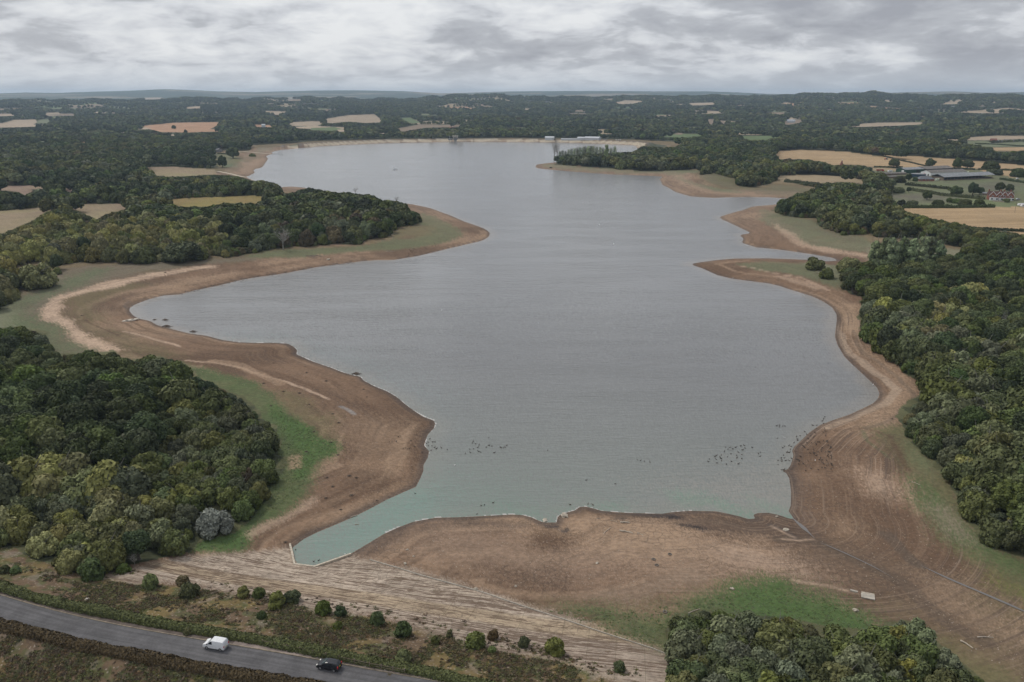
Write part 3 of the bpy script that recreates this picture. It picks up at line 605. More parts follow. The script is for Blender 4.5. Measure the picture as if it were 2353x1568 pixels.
# ---- land material
gm = bpy.data.materials.new('land'); gm.use_nodes = True; nt = gm.node_tree; nt.nodes.clear()
out = N(nt, 'ShaderNodeOutputMaterial'); bs = N(nt, 'ShaderNodeBsdfPrincipled', i_Roughness=0.95); bs.inputs['Specular IOR Level'].default_value = 0.15
L(nt, bs.outputs[0], out.inputs[0])
def att(nt, n): a = N(nt, 'ShaderNodeAttribute', attribute_name=n); return a
gc = att(nt, 'gcol').outputs['Color']; a_sp = att(nt, 'speck').outputs['Fac']; a_st = att(nt, 'stripe').outputs['Fac']; a_s = att(nt, 'shore').outputs['Fac']; a_u = att(nt, 'ushore').outputs['Fac']
a_rv = att(nt, 'revet').outputs['Fac']; a_al = att(nt, 'along').outputs['Fac']; a_ac = att(nt, 'across').outputs['Fac']; a_fu = att(nt, 'furrow').outputs['Fac']
geo = N(nt, 'ShaderNodeNewGeometry'); pos = geo.outputs['Position']
def nz(nt, vec, scale, detail=4, rough=0.55, dist=0.0):
    n = N(nt, 'ShaderNodeTexNoise', i_Scale=scale, i_Detail=detail, i_Roughness=rough, i_Distortion=dist); L(nt, vec, n.inputs['Vector']); return n.outputs['Fac']
base = gc
f1 = nz(nt, pos, 0.9, 5, 0.65); f2 = nz(nt, pos, 3.2, 3, 0.6)
k = mathn(nt, 'ADD', mathn(nt, 'MULTIPLY', maprange(nt, f1, 0.3, 0.7, 0.80, 1.2), 1.0), 0.0)
hs = N(nt, 'ShaderNodeHueSaturation'); L(nt, base, hs.inputs['Color']); L(nt, k, hs.inputs['Value']); base = hs.outputs[0]
f3 = nz(nt, pos, 0.11, 7, 0.68, 0.8); base = mixc(nt, mathn(nt, 'MULTIPLY', mathn(nt, 'MULTIPLY', maprange(nt, f3, 0.50, 0.62), 0.22), mathn(nt, 'GREATER_THAN', a_sp, 0.03)), base, (0.10, 0.072, 0.052))
vc = N(nt, 'ShaderNodeTexVoronoi', feature='DISTANCE_TO_EDGE', i_Scale=0.42); L(nt, pos, vc.inputs['Vector'])
ck = mathn(nt, 'MULTIPLY', mathn(nt, 'LESS_THAN', vc.outputs['Distance'], 0.045), maprange(nt, nz(nt, pos, 0.05, 2), 0.50, 0.58)); base = mixc(nt, mathn(nt, 'MULTIPLY', mathn(nt, 'MULTIPLY', ck, 0.35), mathn(nt, 'GREATER_THAN', a_sp, 0.03)), base, (0.07, 0.052, 0.04))
# strand lines left by the falling water
cvs = N(nt, 'ShaderNodeCombineXYZ'); L(nt, mathn(nt, 'MULTIPLY', a_u, 0.012), cvs.inputs[0]); L(nt, mathn(nt, 'MULTIPLY', a_s, 0.55), cvs.inputs[1])
st = nz(nt, cvs.outputs[0], 1.0, 5, 0.7, 0.3)
d1_ = mathn(nt, 'MULTIPLY', maprange(nt, st, 0.50, 0.64), a_st); base = mixc(nt, mathn(nt, 'MULTIPLY', d1_, 0.85), base, (0.115, 0.082, 0.062))
cvs2 = N(nt, 'ShaderNodeCombineXYZ'); L(nt, mathn(nt, 'MULTIPLY', a_u, 0.02), cvs2.inputs[0]); L(nt, mathn(nt, 'MULTIPLY', a_s, 1.3), cvs2.inputs[1]); cvs2.inputs[2].default_value = 5
st2 = nz(nt, cvs2.outputs[0], 1.0, 4, 0.7, 0.2)
d2_ = mathn(nt, 'MULTIPLY', maprange(nt, st2, 0.50, 0.66), a_st); base = mixc(nt, mathn(nt, 'MULTIPLY', d2_, 0.42), base, (0.40, 0.30, 0.22))
# stones and dry scraps
vo = N(nt, 'ShaderNodeTexVoronoi', i_Scale=1.5); L(nt, pos, vo.inputs['Vector'])
vo2 = N(nt, 'ShaderNodeTexVoronoi', i_Scale=0.62); L(nt, pos, vo2.inputs['Vector'])
rs_ = N(nt, 'ShaderNodeSeparateColor'); L(nt, vo.outputs['Color'], rs_.inputs[0])
dots = mathn(nt, 'MULTIPLY', mathn(nt, 'LESS_THAN', vo.outputs['Distance'], 0.30), mathn(nt, 'GREATER_THAN', rs_.outputs[0], 0.62))
rs2 = N(nt, 'ShaderNodeSeparateColor'); L(nt, vo2.outputs['Color'], rs2.inputs[0])
dots2 = mathn(nt, 'MULTIPLY', mathn(nt, 'LESS_THAN', vo2.outputs['Distance'], 0.22), mathn(nt, 'GREATER_THAN', rs2.outputs[0], 0.80))
base = mixc(nt, mathn(nt, 'MULTIPLY', mathn(nt, 'MULTIPLY', dots, a_sp), 0.8), base, (0.44, 0.37, 0.30))
base = mixc(nt, mathn(nt, 'MULTIPLY', mathn(nt, 'MULTIPLY', dots2, a_sp), 0.9), base, (0.075, 0.055, 0.045))
# stubble rows
mp = N(nt, 'ShaderNodeMapping'); mp.inputs['Rotation'].default_value = (0, 0, R(28)); mp.inputs['Scale'].default_value = (0.006, 0.16, 0.1); L(nt, pos, mp.inputs[0])
fw = nz(nt, mp.outputs[0], 1.0, 4, 0.6, 0.1)
base = mixc(nt, mathn(nt, 'MULTIPLY', a_fu, maprange(nt, fw, 0.45, 0.62, 0.0, 0.5)), base, mixc(nt, 1.0, base, (0.62, 0.60, 0.55), 'MULTIPLY'))
# stone slope: slabs, joints and drift lines
cr = N(nt, 'ShaderNodeCombineXYZ'); L(nt, a_al, cr.inputs[0]); L(nt, a_ac, cr.inputs[1])
br = N(nt, 'ShaderNodeTexBrick', offset=0.0); L(nt, cr.outputs[0], br.inputs['Vector'])
br.inputs['Color1'].default_value = (1, 1, 1, 1); br.inputs['Color2'].default_value = (0.86, 0.87, 0.88, 1); br.inputs['Mortar'].default_value = (0.36, 0.42, 0.33, 1)
br.inputs['Scale'].default_value = 1.0; br.inputs['Mortar Size'].default_value = 0.07; br.inputs['Brick Width'].default_value = 5.4; br.inputs['Row Height'].default_value = 2.6; br.inputs['Mortar Smooth'].default_value = 0.4
jm = mixc(nt, 0.6, (1, 1, 1), br.outputs['Color'])
revc = mixc(nt, 1.0, base, jm, 'MULTIPLY')
cr2 = N(nt, 'ShaderNodeCombineXYZ'); L(nt, mathn(nt, 'MULTIPLY', a_al, 0.20), cr2.inputs[0]); L(nt, mathn(nt, 'MULTIPLY', a_ac, 2.4), cr2.inputs[1])
dr = nz(nt, cr2.outputs[0], 1.0, 5, 0.72, 0.6)
cr3 = N(nt, 'ShaderNodeCombineXYZ'); L(nt, mathn(nt, 'MULTIPLY', a_al, 0.01), cr3.inputs[0]); L(nt, mathn(nt, 'MULTIPLY', a_ac, 0.55), cr3.inputs[1]); cr3.inputs[2].default_value = 9
drb = nz(nt, cr3.outputs[0], 1.0, 2, 0.5)
thr = mathn(nt, 'ADD', dr, mathn(nt, 'MULTIPLY', mathn(nt, 'SUBTRACT', drb, 0.5), 0.42))
revc = mixc(nt, mathn(nt, 'MULTIPLY', maprange(nt, thr, 0.50, 0.54), 0.85), revc, (0.125, 0.085, 0.06))
base = mixc(nt, a_rv, base, revc)
L(nt, base, bs.inputs['Base Color'])
bmp = N(nt, 'ShaderNodeBump', i_Strength=0.5, i_Distance=0.25); L(nt, mathn(nt, 'ADD', mathn(nt, 'MULTIPLY', f1, 1.2), f2), bmp.inputs['Height']); L(nt, bmp.outputs[0], bs.inputs['Normal'])

ground = mesh_obj('ground', V, grid_faces(), gm, smooth_=True)
ground['kind'] = 'structure'; ground['label'] = 'dried out shore, fields and wooded hills around the reservoir'
me = ground.data
for nm, dat in (('speck', speck), ('stripe', stripe), ('shore', S), ('ushore', U), ('revet', rev), ('along', RA), ('across', RD), ('furrow', furrow)): attr(me, nm, dat)

# ------------------------------------------------------------------ water
def wkeep(F): return (S[F] < 2.5).any(1) & (GRr[F[:, 0]] < 2200) & (GRr[F[:, 0]] > 120)
WF = grid_faces(wkeep)
used = np.unique(WF); remap = np.full(NR*NA, -1); remap[used] = np.arange(len(used))
wm = bpy.data.materials.new('reservoir_water'); wm.use_nodes = True; nt = wm.node_tree; nt.nodes.clear()
out = N(nt, 'ShaderNodeOutputMaterial'); bs = N(nt, 'ShaderNodeBsdfPrincipled', i_Roughness=0.16, i_IOR=1.333); L(nt, bs.outputs[0], out.inputs[0])
L(nt, att(nt, 'wcol').outputs['Color'], bs.inputs['Base Color'])
geo = N(nt, 'ShaderNodeNewGeometry'); pos = geo.outputs['Position']
def wav(rot, sx, sy, det=4, rough=0.6, dist=0.3):
    mp = N(nt, 'ShaderNodeMapping'); mp.inputs['Rotation'].default_value = (0, 0, R(rot)); mp.inputs['Scale'].default_value = (sx, sy, 1); L(nt, pos, mp.inputs[0]); return nz(nt, mp.outputs[0], 1.0, det, rough, dist)
w1 = wav(-8, 0.16, 0.75); w2 = wav(10, 0.45, 1.5, 3); w3 = wav(-20, 0.012, 0.05, 3); w4 = wav(5, 0.05, 0.22, 3)
h = mathn(nt, 'ADD', mathn(nt, 'MULTIPLY', w1, 0.75), mathn(nt, 'ADD', mathn(nt, 'MULTIPLY', w2, 0.22), mathn(nt, 'MULTIPLY', w4, 0.9)))
gust = maprange(nt, w3, 0.36, 0.64, 0.5, 1.0)
bmp = N(nt, 'ShaderNodeBump', i_Distance=0.42); L(nt, gust, bmp.inputs['Strength']); L(nt, h, bmp.inputs['Height']); L(nt, bmp.outputs[0], bs.inputs['Normal'])
water = mesh_obj('water', np.stack([GX[used], GY[used], np.zeros(len(used))], 1), remap[WF], wm, smooth_=True)
water['kind'] = 'structure'; water['label'] = 'grey rippled reservoir water with turquoise shallows'
Su = S[used]; gx = GX[used]; gy = GY[used]; px, py, _d = PX[used], PY[used], 0
px, py, _d = proj(gx, gy, np.zeros(len(gx)))
wc = np.tile(C((0.224, 0.226, 0.224)), (len(used), 1))
wc = lay(wc, sstep(px, 900, 300)*0.0, (0.1, 0.1, 0.1))
def wz(poly, soft, warp=1.0):
    poly = np.asarray(poly, float); acc = 0
    for q in range(4):
        a, b, _ = proj(gx+nw1[used]*warp+jit[q][0][used]*soft, gy+nw2[used]*warp+jit[q][1][used]*soft, np.zeros(len(gx))); acc = acc+pip(a, b, poly)
    return acc/4
shal = sstep(-Su+6*(MED[used]-0.5), 9, 0)
wc = lay(wc, shal*0.6, (0.30, 0.27, 0.235))
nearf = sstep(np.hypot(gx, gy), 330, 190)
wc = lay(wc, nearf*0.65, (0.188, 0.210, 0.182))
for poly, c, soft, op in [
 ([(660,1240),(960,1110),(990,1130),(1000,1185),(1060,1195),(900,1225),(800,1280),(720,1310),(660,1300)], (0.175,0.285,0.235), 8, 0.75),
 ([(900,1150),(1000,1090),(1200,1110),(1320,1150),(1300,1205),(1180,1190),(1000,1195)], (0.17,0.245,0.195), 14, 0.5),
 ([(1130,1160),(1230,1170),(1300,1190),(1280,1206),(1240,1202),(1170,1185)], (0.14,0.26,0.19), 3, 0.6), ([(1300,1158),(1380,1155),(1450,1168),(1420,1180),(1340,1170)], (0.14,0.26,0.19), 3, 0.55),
 ([(1560,1147),(1640,1148),(1700,1172),(1735,1195),(1700,1188),(1640,1170),(1570,1158)], (0.13,0.26,0.18), 2.2, 0.65), ([(1700,1138),(1760,1150),(1830,1196),(1780,1180),(1730,1160)], (0.13,0.26,0.18), 2.2, 0.6),
 ([(1560,1140),(1780,1060),(1810,1080),(1820,1180),(1760,1170),(1640,1165),(1400,1160)], (0.31,0.28,0.245), 9, 0.6), ([(1700,1186),(1830,1196),(1750,1200)], (0.13,0.26,0.19), 1.5, 0.8),
 ([(660,790),(760,800),(960,900),(1010,980),(980,1020),(900,920),(760,850)], (0.18,0.235,0.215), 12, 0.45), ([(480,765),(620,775),(700,800),(680,812),(560,792)], (0.19,0.25,0.23), 9, 0.45),
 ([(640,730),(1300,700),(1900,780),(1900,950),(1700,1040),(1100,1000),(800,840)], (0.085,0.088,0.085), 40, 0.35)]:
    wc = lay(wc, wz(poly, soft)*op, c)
# foam thrown up on the windward shore
fm_ = np.zeros(len(used), bool)
for seg in ([(588,788.5),(661,790),(698,822),(763,846),(828,866),(888,899),(951,944),(1000,974),(983,999)], [(1001,1190),(1113,1186),(1176,1182.5),(1221,1189)], [(1281,1189),(1321,1173),(1346,1165),(1381,1174),(1471,1180)]):
    w3_ = to_plane(seg); dd, _, _, _ = seg_dist(gx.astype(np.float32), gy.astype(np.float32), w3_); fm_ |= (dd < 14) & (Su > -0.25-1.3*(MED[used]-0.45)) & (Su < 0.4)
fm_ &= FIN[used] > 0.42
wc[fm_] = (0.50, 0.48, 0.45)
attr(water.data, 'wcol', np.concatenate([wc, np.ones((len(used), 1))], 1), 'FLOAT_COLOR')
# ------------------------------------------------------------------ vegetation
def tag(o, label=None, cat=None, group=None, kind=None):
    if label: o['label'] = label
    if cat: o['category'] = cat
    if group: o['group'] = group
    if kind: o['kind'] = kind
    return o
def leafmat(name, c, var=0.22, solo=False):
    m = bpy.data.materials.new(name); m.use_nodes = True; nt = m.node_tree; nt.nodes.clear()
    out = N(nt, 'ShaderNodeOutputMaterial'); b = N(nt, 'ShaderNodeBsdfPrincipled', i_Roughness=0.75); b.inputs['Specular IOR Level'].default_value = 0.2
    L(nt, b.outputs[0], out.inputs[0])
    g = N(nt, 'ShaderNodeNewGeometry'); oi = N(nt, 'ShaderNodeObjectInfo')
    isl = g.outputs['Random Per Island']
    tco = N(nt, 'ShaderNodeTexCoord')
    n = nz(nt, tco.outputs['Object'], 2.6, 2, 0.5)
    val = mathn(nt, 'MULTIPLY', maprange(nt, isl, 0, 1, 1-var, 1+var, False), maprange(nt, oi.outputs['Random'], 0, 1, 0.62, 1.45, False))
    if solo: val = maprange(nt, isl, 0, 1, 1-var, 1+var, False)
    val = mathn(nt, 'MULTIPLY', val, maprange(nt, n, 0.35, 0.65, 0.82, 1.2))
    r2 = mathn(nt, 'FRACT', mathn(nt, 'MULTIPLY', oi.outputs['Random'], 17.31))
    h = N(nt, 'ShaderNodeHueSaturation', i_Color=(*c, 1)); L(nt, val, h.inputs['Value']); None if solo else L(nt, maprange(nt, r2, 0, 1, 0.472, 0.518, False), h.inputs['Hue'])
    r3 = mathn(nt, 'FRACT', mathn(nt, 'MULTIPLY', oi.outputs['Random'], 91.7)); None if solo else L(nt, maprange(nt, r3, 0, 1, 0.85, 1.2, False), h.inputs['Saturation'])
    L(nt, h.outputs[0], b.inputs['Base Color'])
    return m
LM = {'dark': leafmat('foliage_dark', (0.056, 0.075, 0.031)), 'mid': leafmat('foliage_mid', (0.092, 0.112, 0.043)), 'olive': leafmat('foliage_olive', (0.125, 0.135, 0.052)),
      'yellow': leafmat('foliage_yellow', (0.245, 0.24, 0.095)), 'russet': leafmat('foliage_russet', (0.115, 0.092, 0.050)), 'silver': leafmat('foliage_silver', (0.40, 0.42, 0.38), 0.2),
      'fresh': leafmat('foliage_fresh', (0.105, 0.138, 0.045)), 'grey': leafmat('foliage_grey', (0.125, 0.14, 0.082)), 'popl': leafmat('foliage_poplar', (0.21, 0.255, 0.13), 0.25), 'gold': leafmat('foliage_gold', (0.20, 0.15, 0.04))}
def flat(name, c, rough=0.8, metal=0.0, nscale=0, namt=0.25, spec=0.3):
    m = bpy.data.materials.new(name); m.use_nodes = True; nt = m.node_tree
    b = nt.nodes['Principled BSDF']; b.inputs['Base Color'].default_value = (*c, 1); b.inputs['Roughness'].default_value = rough; b.inputs['Metallic'].default_value = metal; b.inputs['Specular IOR Level'].default_value = spec
    tco = N(nt, 'ShaderNodeTexCoord'); f = nz(nt, tco.outputs['Object'], nscale or 2.0, 4, 0.6)
    h = N(nt, 'ShaderNodeHueSaturation', i_Color=(*c, 1)); L(nt, maprange(nt, f, 0.3, 0.7, 1-namt, 1+namt), h.inputs['Value']); L(nt, h.outputs[0], b.inputs['Base Color'])
    return m
BARK = flat('bark', (0.10, 0.085, 0.07)); BARKP = flat('bark_pale', (0.30, 0.285, 0.26)); BARKG = flat('bark_grey', (0.17, 0.16, 0.145))
def ico(sub):
    bm = bmesh.new(); bmesh.ops.create_icosphere(bm, subdivisions=sub, radius=1.0)
    v = np.array([p.co[:] for p in bm.verts]); f = np.array([[q.index for q in p.verts] for p in bm.faces]); bm.free(); return v, f
ICO1 = ico(1); ICO2 = ico(2)
def rot_basis(nv, g):
    a = np.cross(nv, g.normal(size=nv.shape)); a /= np.linalg.norm(a, axis=1)[:, None]+1e-9
    return a, np.cross(nv, a)
def crown_mesh(name, mat, seed, height=2.1, low=0.35, nl=22, leaves=2600, leaf=0.085, lobe=(0.26, 0.46), width=1.0, shape='round', core=0.80, elong=1.0, fuzz=0.12):
    """a crown of leaf-sized faces spread over overlapping lobes; radius about 1, base at z = 0"""
    g = np.random.default_rng(seed)
    cz = (height+low)/2; hz_ = (height-low)/2
    cs, rs = [], []
    tries = 0
    while len(cs) < nl and tries < 4000:
        tries += 1
        d = g.normal(size=3); d /= np.linalg.norm(d)
        if d[2] < -0.55: continue
        rr = g.uniform(*lobe)
        if shape == 'poplar':
            t = g.random()**0.8; zc = low+rr+(height-low-2*rr)*t; wr = width*(0.35+0.65*math.sin(math.pi*min(1, t*0.8+0.2)))*g.random()**0.5
            a = g.uniform(0, 6.28); c = np.array([wr*math.cos(a)*0.7, wr*math.sin(a)*0.7, zc])
        else:
            q = g.uniform(0.80, 1.0) if g.random() < 0.8 else g.uniform(0.3, 0.8)
            c = np.array([d[0]*(width-rr)*q, d[1]*(width-rr)*q, cz+d[2]*(hz_-rr*0.8)*q])
            if shape == 'dome': c[2] = low*0.6+rr*0.5+(height-low-rr*1.2)*abs(d[2])*q
        if cs and min(np.linalg.norm(c-o_) / (rr+q_) for o_, q_ in zip(cs, rs)) < 0.36: continue
        cs.append(c); rs.append(rr)
    cs = np.array(cs); rs = np.array(rs)
    w = rs**2; w /= w.sum()
    k = g.choice(len(cs), size=int(leaves*1.7), p=w)
    d = g.normal(size=(len(k), 3)); d[:, 2] += 0.35; d /= np.linalg.norm(d, axis=1)[:, None]
    p = cs[k]+d*rs[k][:, None]*g.uniform(0.82, 1.0+fuzz, (len(k), 1))
    dist = np.linalg.norm(p[:, None, :]-cs[None], axis=2)/rs[None]
    dist[np.arange(len(k)), k] = 9
    keep = dist.min(1) > 0.86
    p, d = p[keep][:leaves], d[keep][:leaves]
    nv = d+g.normal(size=d.shape)*0.45; nv /= np.linalg.norm(nv, axis=1)[:, None]
    a, b = rot_basis(nv, g)
    if elong != 1.0:
        up = np.array([0, 0, 1.0]); a = np.cross(nv, up)+1e-3; a /= np.linalg.norm(a, axis=1)[:, None]; b = np.cross(nv, a)
    s = leaf*g.uniform(0.6, 1.35, (len(p), 1))
    q = np.stack([p-a*s-b*s*elong*0.8, p+a*s*0.9-b*s*elong, p+a*s+b*s*elong*0.9, p-a*s*0.8+b*s*elong], 1).reshape(-1, 3)
    F = np.arange(len(q)).reshape(-1, 4)
    Vs = [q]; Ft = []
    iv, if_ = ICO1 if leaves < 1200 else ICO2
    off = len(q)
    for c, r in zip(cs if core > 0 else [], rs):
        vv = iv*(1+0.16*g.normal(size=(len(iv), 1)))*r*core+c
        vv[:, 2] = np.maximum(vv[:, 2], 0.02); Vs.append(vv); Ft.append(if_+off); off += len(vv)
    V = np.concatenate(Vs); Ft = np.concatenate(Ft) if Ft else np.zeros((0, 3), int)
    me = bpy.data.meshes.new(name)
    nq, ntr = len(F), len(Ft)
    me.vertices.add(len(V)); me.vertices.foreach_set('co', V.astype(np.float32).ravel())
    me.loops.add(nq*4+ntr*3); me.loops.foreach_set('vertex_index', np.concatenate([F.ravel(), Ft.ravel()]).astype(np.int32))
    me.polygons.add(nq+ntr); me.polygons.foreach_set('loop_start', np.concatenate([np.arange(nq)*4, nq*4+np.arange(ntr)*3]).astype(np.int32))
    me.update(calc_edges=True); me.materials.append(mat)
    return me
def tube(path, radii, n=6):
    path = np.array(path, float); V = []; F = []
    for i, (p, r) in enumerate(zip(path, radii)):
        t = path[min(i+1, len(path)-1)]-path[max(i-1, 0)]; t /= np.linalg.norm(t)+1e-9
        a = np.cross(t, [0.3, 0.9, 0.1]); a /= np.linalg.norm(a); b = np.cross(t, a)
        for k_ in range(n):
            th_ = 2*math.pi*k_/n; V.append(p+r*(a*math.cos(th_)+b*math.sin(th_)))
    for i in range(len(path)-1):
        for k_ in range(n): F.append((i*n+k_, i*n+(k_+1) % n, (i+1)*n+(k_+1) % n, (i+1)*n+k_))
    F.append(tuple(range(n))[::-1]); F.append(tuple((len(path)-1)*n+k_ for k_ in range(n)))
    return V, F
def trunk_mesh(name, mat, seed, h=1.3, r=0.09, limbs=6, spread=0.6, rise=0.5, twigs=0):
    g = np.random.default_rng(seed); V = []; F = []
    def add(t):
        o = len(V); V.extend(t[0]); F.extend([tuple(i+o for i in f) for f in t[1]])
    bend = g.normal(0, 0.03, 2)
    add(tube([(0, 0, -0.05), (0, 0, h*0.3), (bend[0], bend[1], h*0.65), (bend[0]*2, bend[1]*2, h)], [r*1.35, r, r*0.7, r*0.3], 8))
    for i in range(limbs):
        z0 = h*g.uniform(0.3, 0.85); a = g.uniform(0, 6.28); l = spread*g.uniform(0.6, 1.1)
        p1 = np.array([math.cos(a)*l*0.5, math.sin(a)*l*0.5, z0+rise*l*0.6]); p2 = np.array([math.cos(a+0.2)*l, math.sin(a+0.2)*l, z0+rise*l*g.uniform(0.9, 1.5)])
        add(tube([(0, 0, z0), p1, p2], [r*0.5, r*0.33, r*0.10], 5))
        for j in range(twigs):
            t = g.uniform(0.35, 1.0); q = p1*(1-t)+p2*t; dd = g.normal(size=3)*0.22*spread/0.6; dd[2] = abs(dd[2])
            m_ = q+dd*0.6+g.normal(size=3)*0.03
            add(tube([q, m_, q+dd*1.4], [r*0.16, r*0.10, r*0.03], 4))
    me = bpy.data.meshes.new(name); me.from_pydata([tuple(map(float, v)) for v in V], [], F); me.update(); me.materials.append(mat); return me

PROTO = {}
def protos(key, n, fn): PROTO[key] = [fn(i) for i in range(n)]
for ci, cn in enumerate(('dark', 'mid', 'fresh', 'olive', 'grey', 'russet')):
    protos(('oak', cn), 3 if cn in ('dark', 'mid') else (2 if cn in ('fresh', 'olive') else 1), lambda i: crown_mesh('crown', LM[cn], 100*ci+i+1, height=2.0+0.12*i, nl=26, leaves=5200, leaf=0.050, lobe=(0.18, 0.46), fuzz=0.2))
for ci, cn in enumerate(('olive', 'yellow', 'russet', 'silver', 'grey', 'mid')):
    protos(('willow', cn), 2 if cn in ('olive', 'grey', 'yellow') else 1, lambda i: crown_mesh('crown', LM[cn], 500+100*ci+i, height=1.65, low=0.12, nl=26, leaves=5000, leaf=0.046, lobe=(0.18, 0.42), shape='dome', elong=1.5, fuzz=0.26))
for ci, cn in enumerate(('fresh', 'olive', 'dark', 'russet')):
    protos(('shrub', cn), 1, lambda i: crown_mesh('crown', LM[cn], 1500+100*ci+i, height=1.75, low=0.05, nl=16, leaves=2000, leaf=0.075, lobe=(0.18, 0.5), shape='dome', elong=1.5, core=0.7, fuzz=0.30))
protos(('poplar', 'grey'), 3, lambda i: crown_mesh('crown', LM['popl'], 2200+i, height=5.4, low=1.7, nl=22, leaves=420, leaf=0.065, lobe=(0.28, 0.44), width=0.7, shape='poplar', core=0.0, elong=1.8))
protos(('poplar', 'olive'), 3, lambda i: crown_mesh('crown', LM['popl'], 2300+i, height=3.6, low=0.45, nl=30, leaves=2300, leaf=0.05, lobe=(0.22, 0.36), width=0.85, shape='poplar', core=0.25, elong=1.8))
TR_OAK = [trunk_mesh('trunk', BARK, 5+i) for i in range(3)]; TR_LOW = trunk_mesh('trunk', BARKG, 9, h=0.9, r=0.06, limbs=8, spread=0.7, rise=0.9)
TR_POP = trunk_mesh('trunk', BARKG, 12, h=4.9, r=0.09, limbs=16, spread=0.62, rise=2.2); TR_POP2 = trunk_mesh('trunk', BARKG, 13, h=3.2, r=0.08, limbs=14, spread=0.7, rise=1.6)
TRUNK = {'oak': TR_OAK[0], 'willow': TR_LOW, 'shrub': TR_LOW, 'poplar': TR_POP}
KIND = {'oak': 'broadleaf_tree', 'willow': 'willow_tree', 'shrub': 'shrub', 'poplar': 'poplar_tree'}
CNAME = {'dark': 'dark green', 'mid': 'mid green', 'fresh': 'bright green', 'olive': 'olive green', 'yellow': 'yellowish', 'russet': 'russet brown', 'silver': 'silvery white', 'grey': 'grey green'}
NCNT = {}
def plant(sp, cn, x, y, rad, label, cat, group=None, hs_=1.0, trunk=None, mesh=None):
    ms = PROTO[(sp, cn)]; me = mesh or ms[random.randrange(len(ms))]
    z0 = float(zat(x, y))
    root = bpy.data.objects.new(KIND[sp], None); COL.objects.link(root); root.empty_display_size = 0.5
    root.location = (x, y, z0); root.rotation_euler = (0, 0, random.uniform(0, 6.28)); root.scale = (rad, rad, rad*hs_)
    c = bpy.data.objects.new('crown', me); COL.objects.link(c); c.parent = root
    t = bpy.data.objects.new('trunk', trunk or TRUNK[sp]); COL.objects.link(t); t.parent = root
    tag(root, label, cat, group); return root

# candidates over the whole country
cand = []
def ring(r0, r1_, step, hlo, hhi, amax=43):
    X0 = r1_*math.sin(R(amax))
    xs = np.arange(-X0, X0, step); ys = np.arange(r0*0.6, r1_, step*0.94)
    X, Y = np.meshgrid(xs, ys); X = X+((np.arange(len(ys)) % 2)[:, None])*step/2
    X = X+rng.uniform(-0.36, 0.36, X.shape)*step; Y = Y+rng.uniform(-0.36, 0.36, X.shape)*step
    X = X.ravel(); Y = Y.ravel(); r = np.hypot(X, Y); a = np.abs(np.arctan2(X, Y))
    m = (r >= r0) & (r < r1_) & (a < R(amax)); X = X[m]; Y = Y[m]
    n = fbm(X, Y, 40, 3, 111)*0.6+fbm(X, Y, 170, 2, 113)*0.4
    h = hlo+(hhi-hlo)*np.clip((n-0.25)/0.5+rng.normal(0, 0.30, X.shape), 0, 1)
    return X, Y, h
def accept(X, Y, H, k=0.42, shrink=(1.0, 0.72, 0.5, 0.34)):
    Zb = zat(X, Y); s = gsample(SG, X, Y)
    res = np.zeros(X.shape)
    for f in shrink:
        todo = res == 0
        h = H*f; rad = h*k*(1.0 if f > 0.6 else 1.15)
        ok = np.ones(X.shape, bool)
        bx, by, dep = proj(X, Y, Zb); tx_, ty, dep2 = proj(X, Y, Zb+h*0.93); mx, my, _ = proj(X, Y, Zb+h*0.55)
        rp = rad*FPX/dep*0.6
        for qx, qy in ((bx, by), (tx_, ty), (mx-rp, my), (mx+rp, my)):
            ok &= forest(qx, qy)
        ok &= s > 3
        if X[0]**2+Y[0]**2 > 0 and np.hypot(X, Y).max() > 2300: ok &= ~(autofield(X, Y)[0] & (np.hypot(X, Y) > 2350))
        res[todo & ok] = f
    return res, Zb
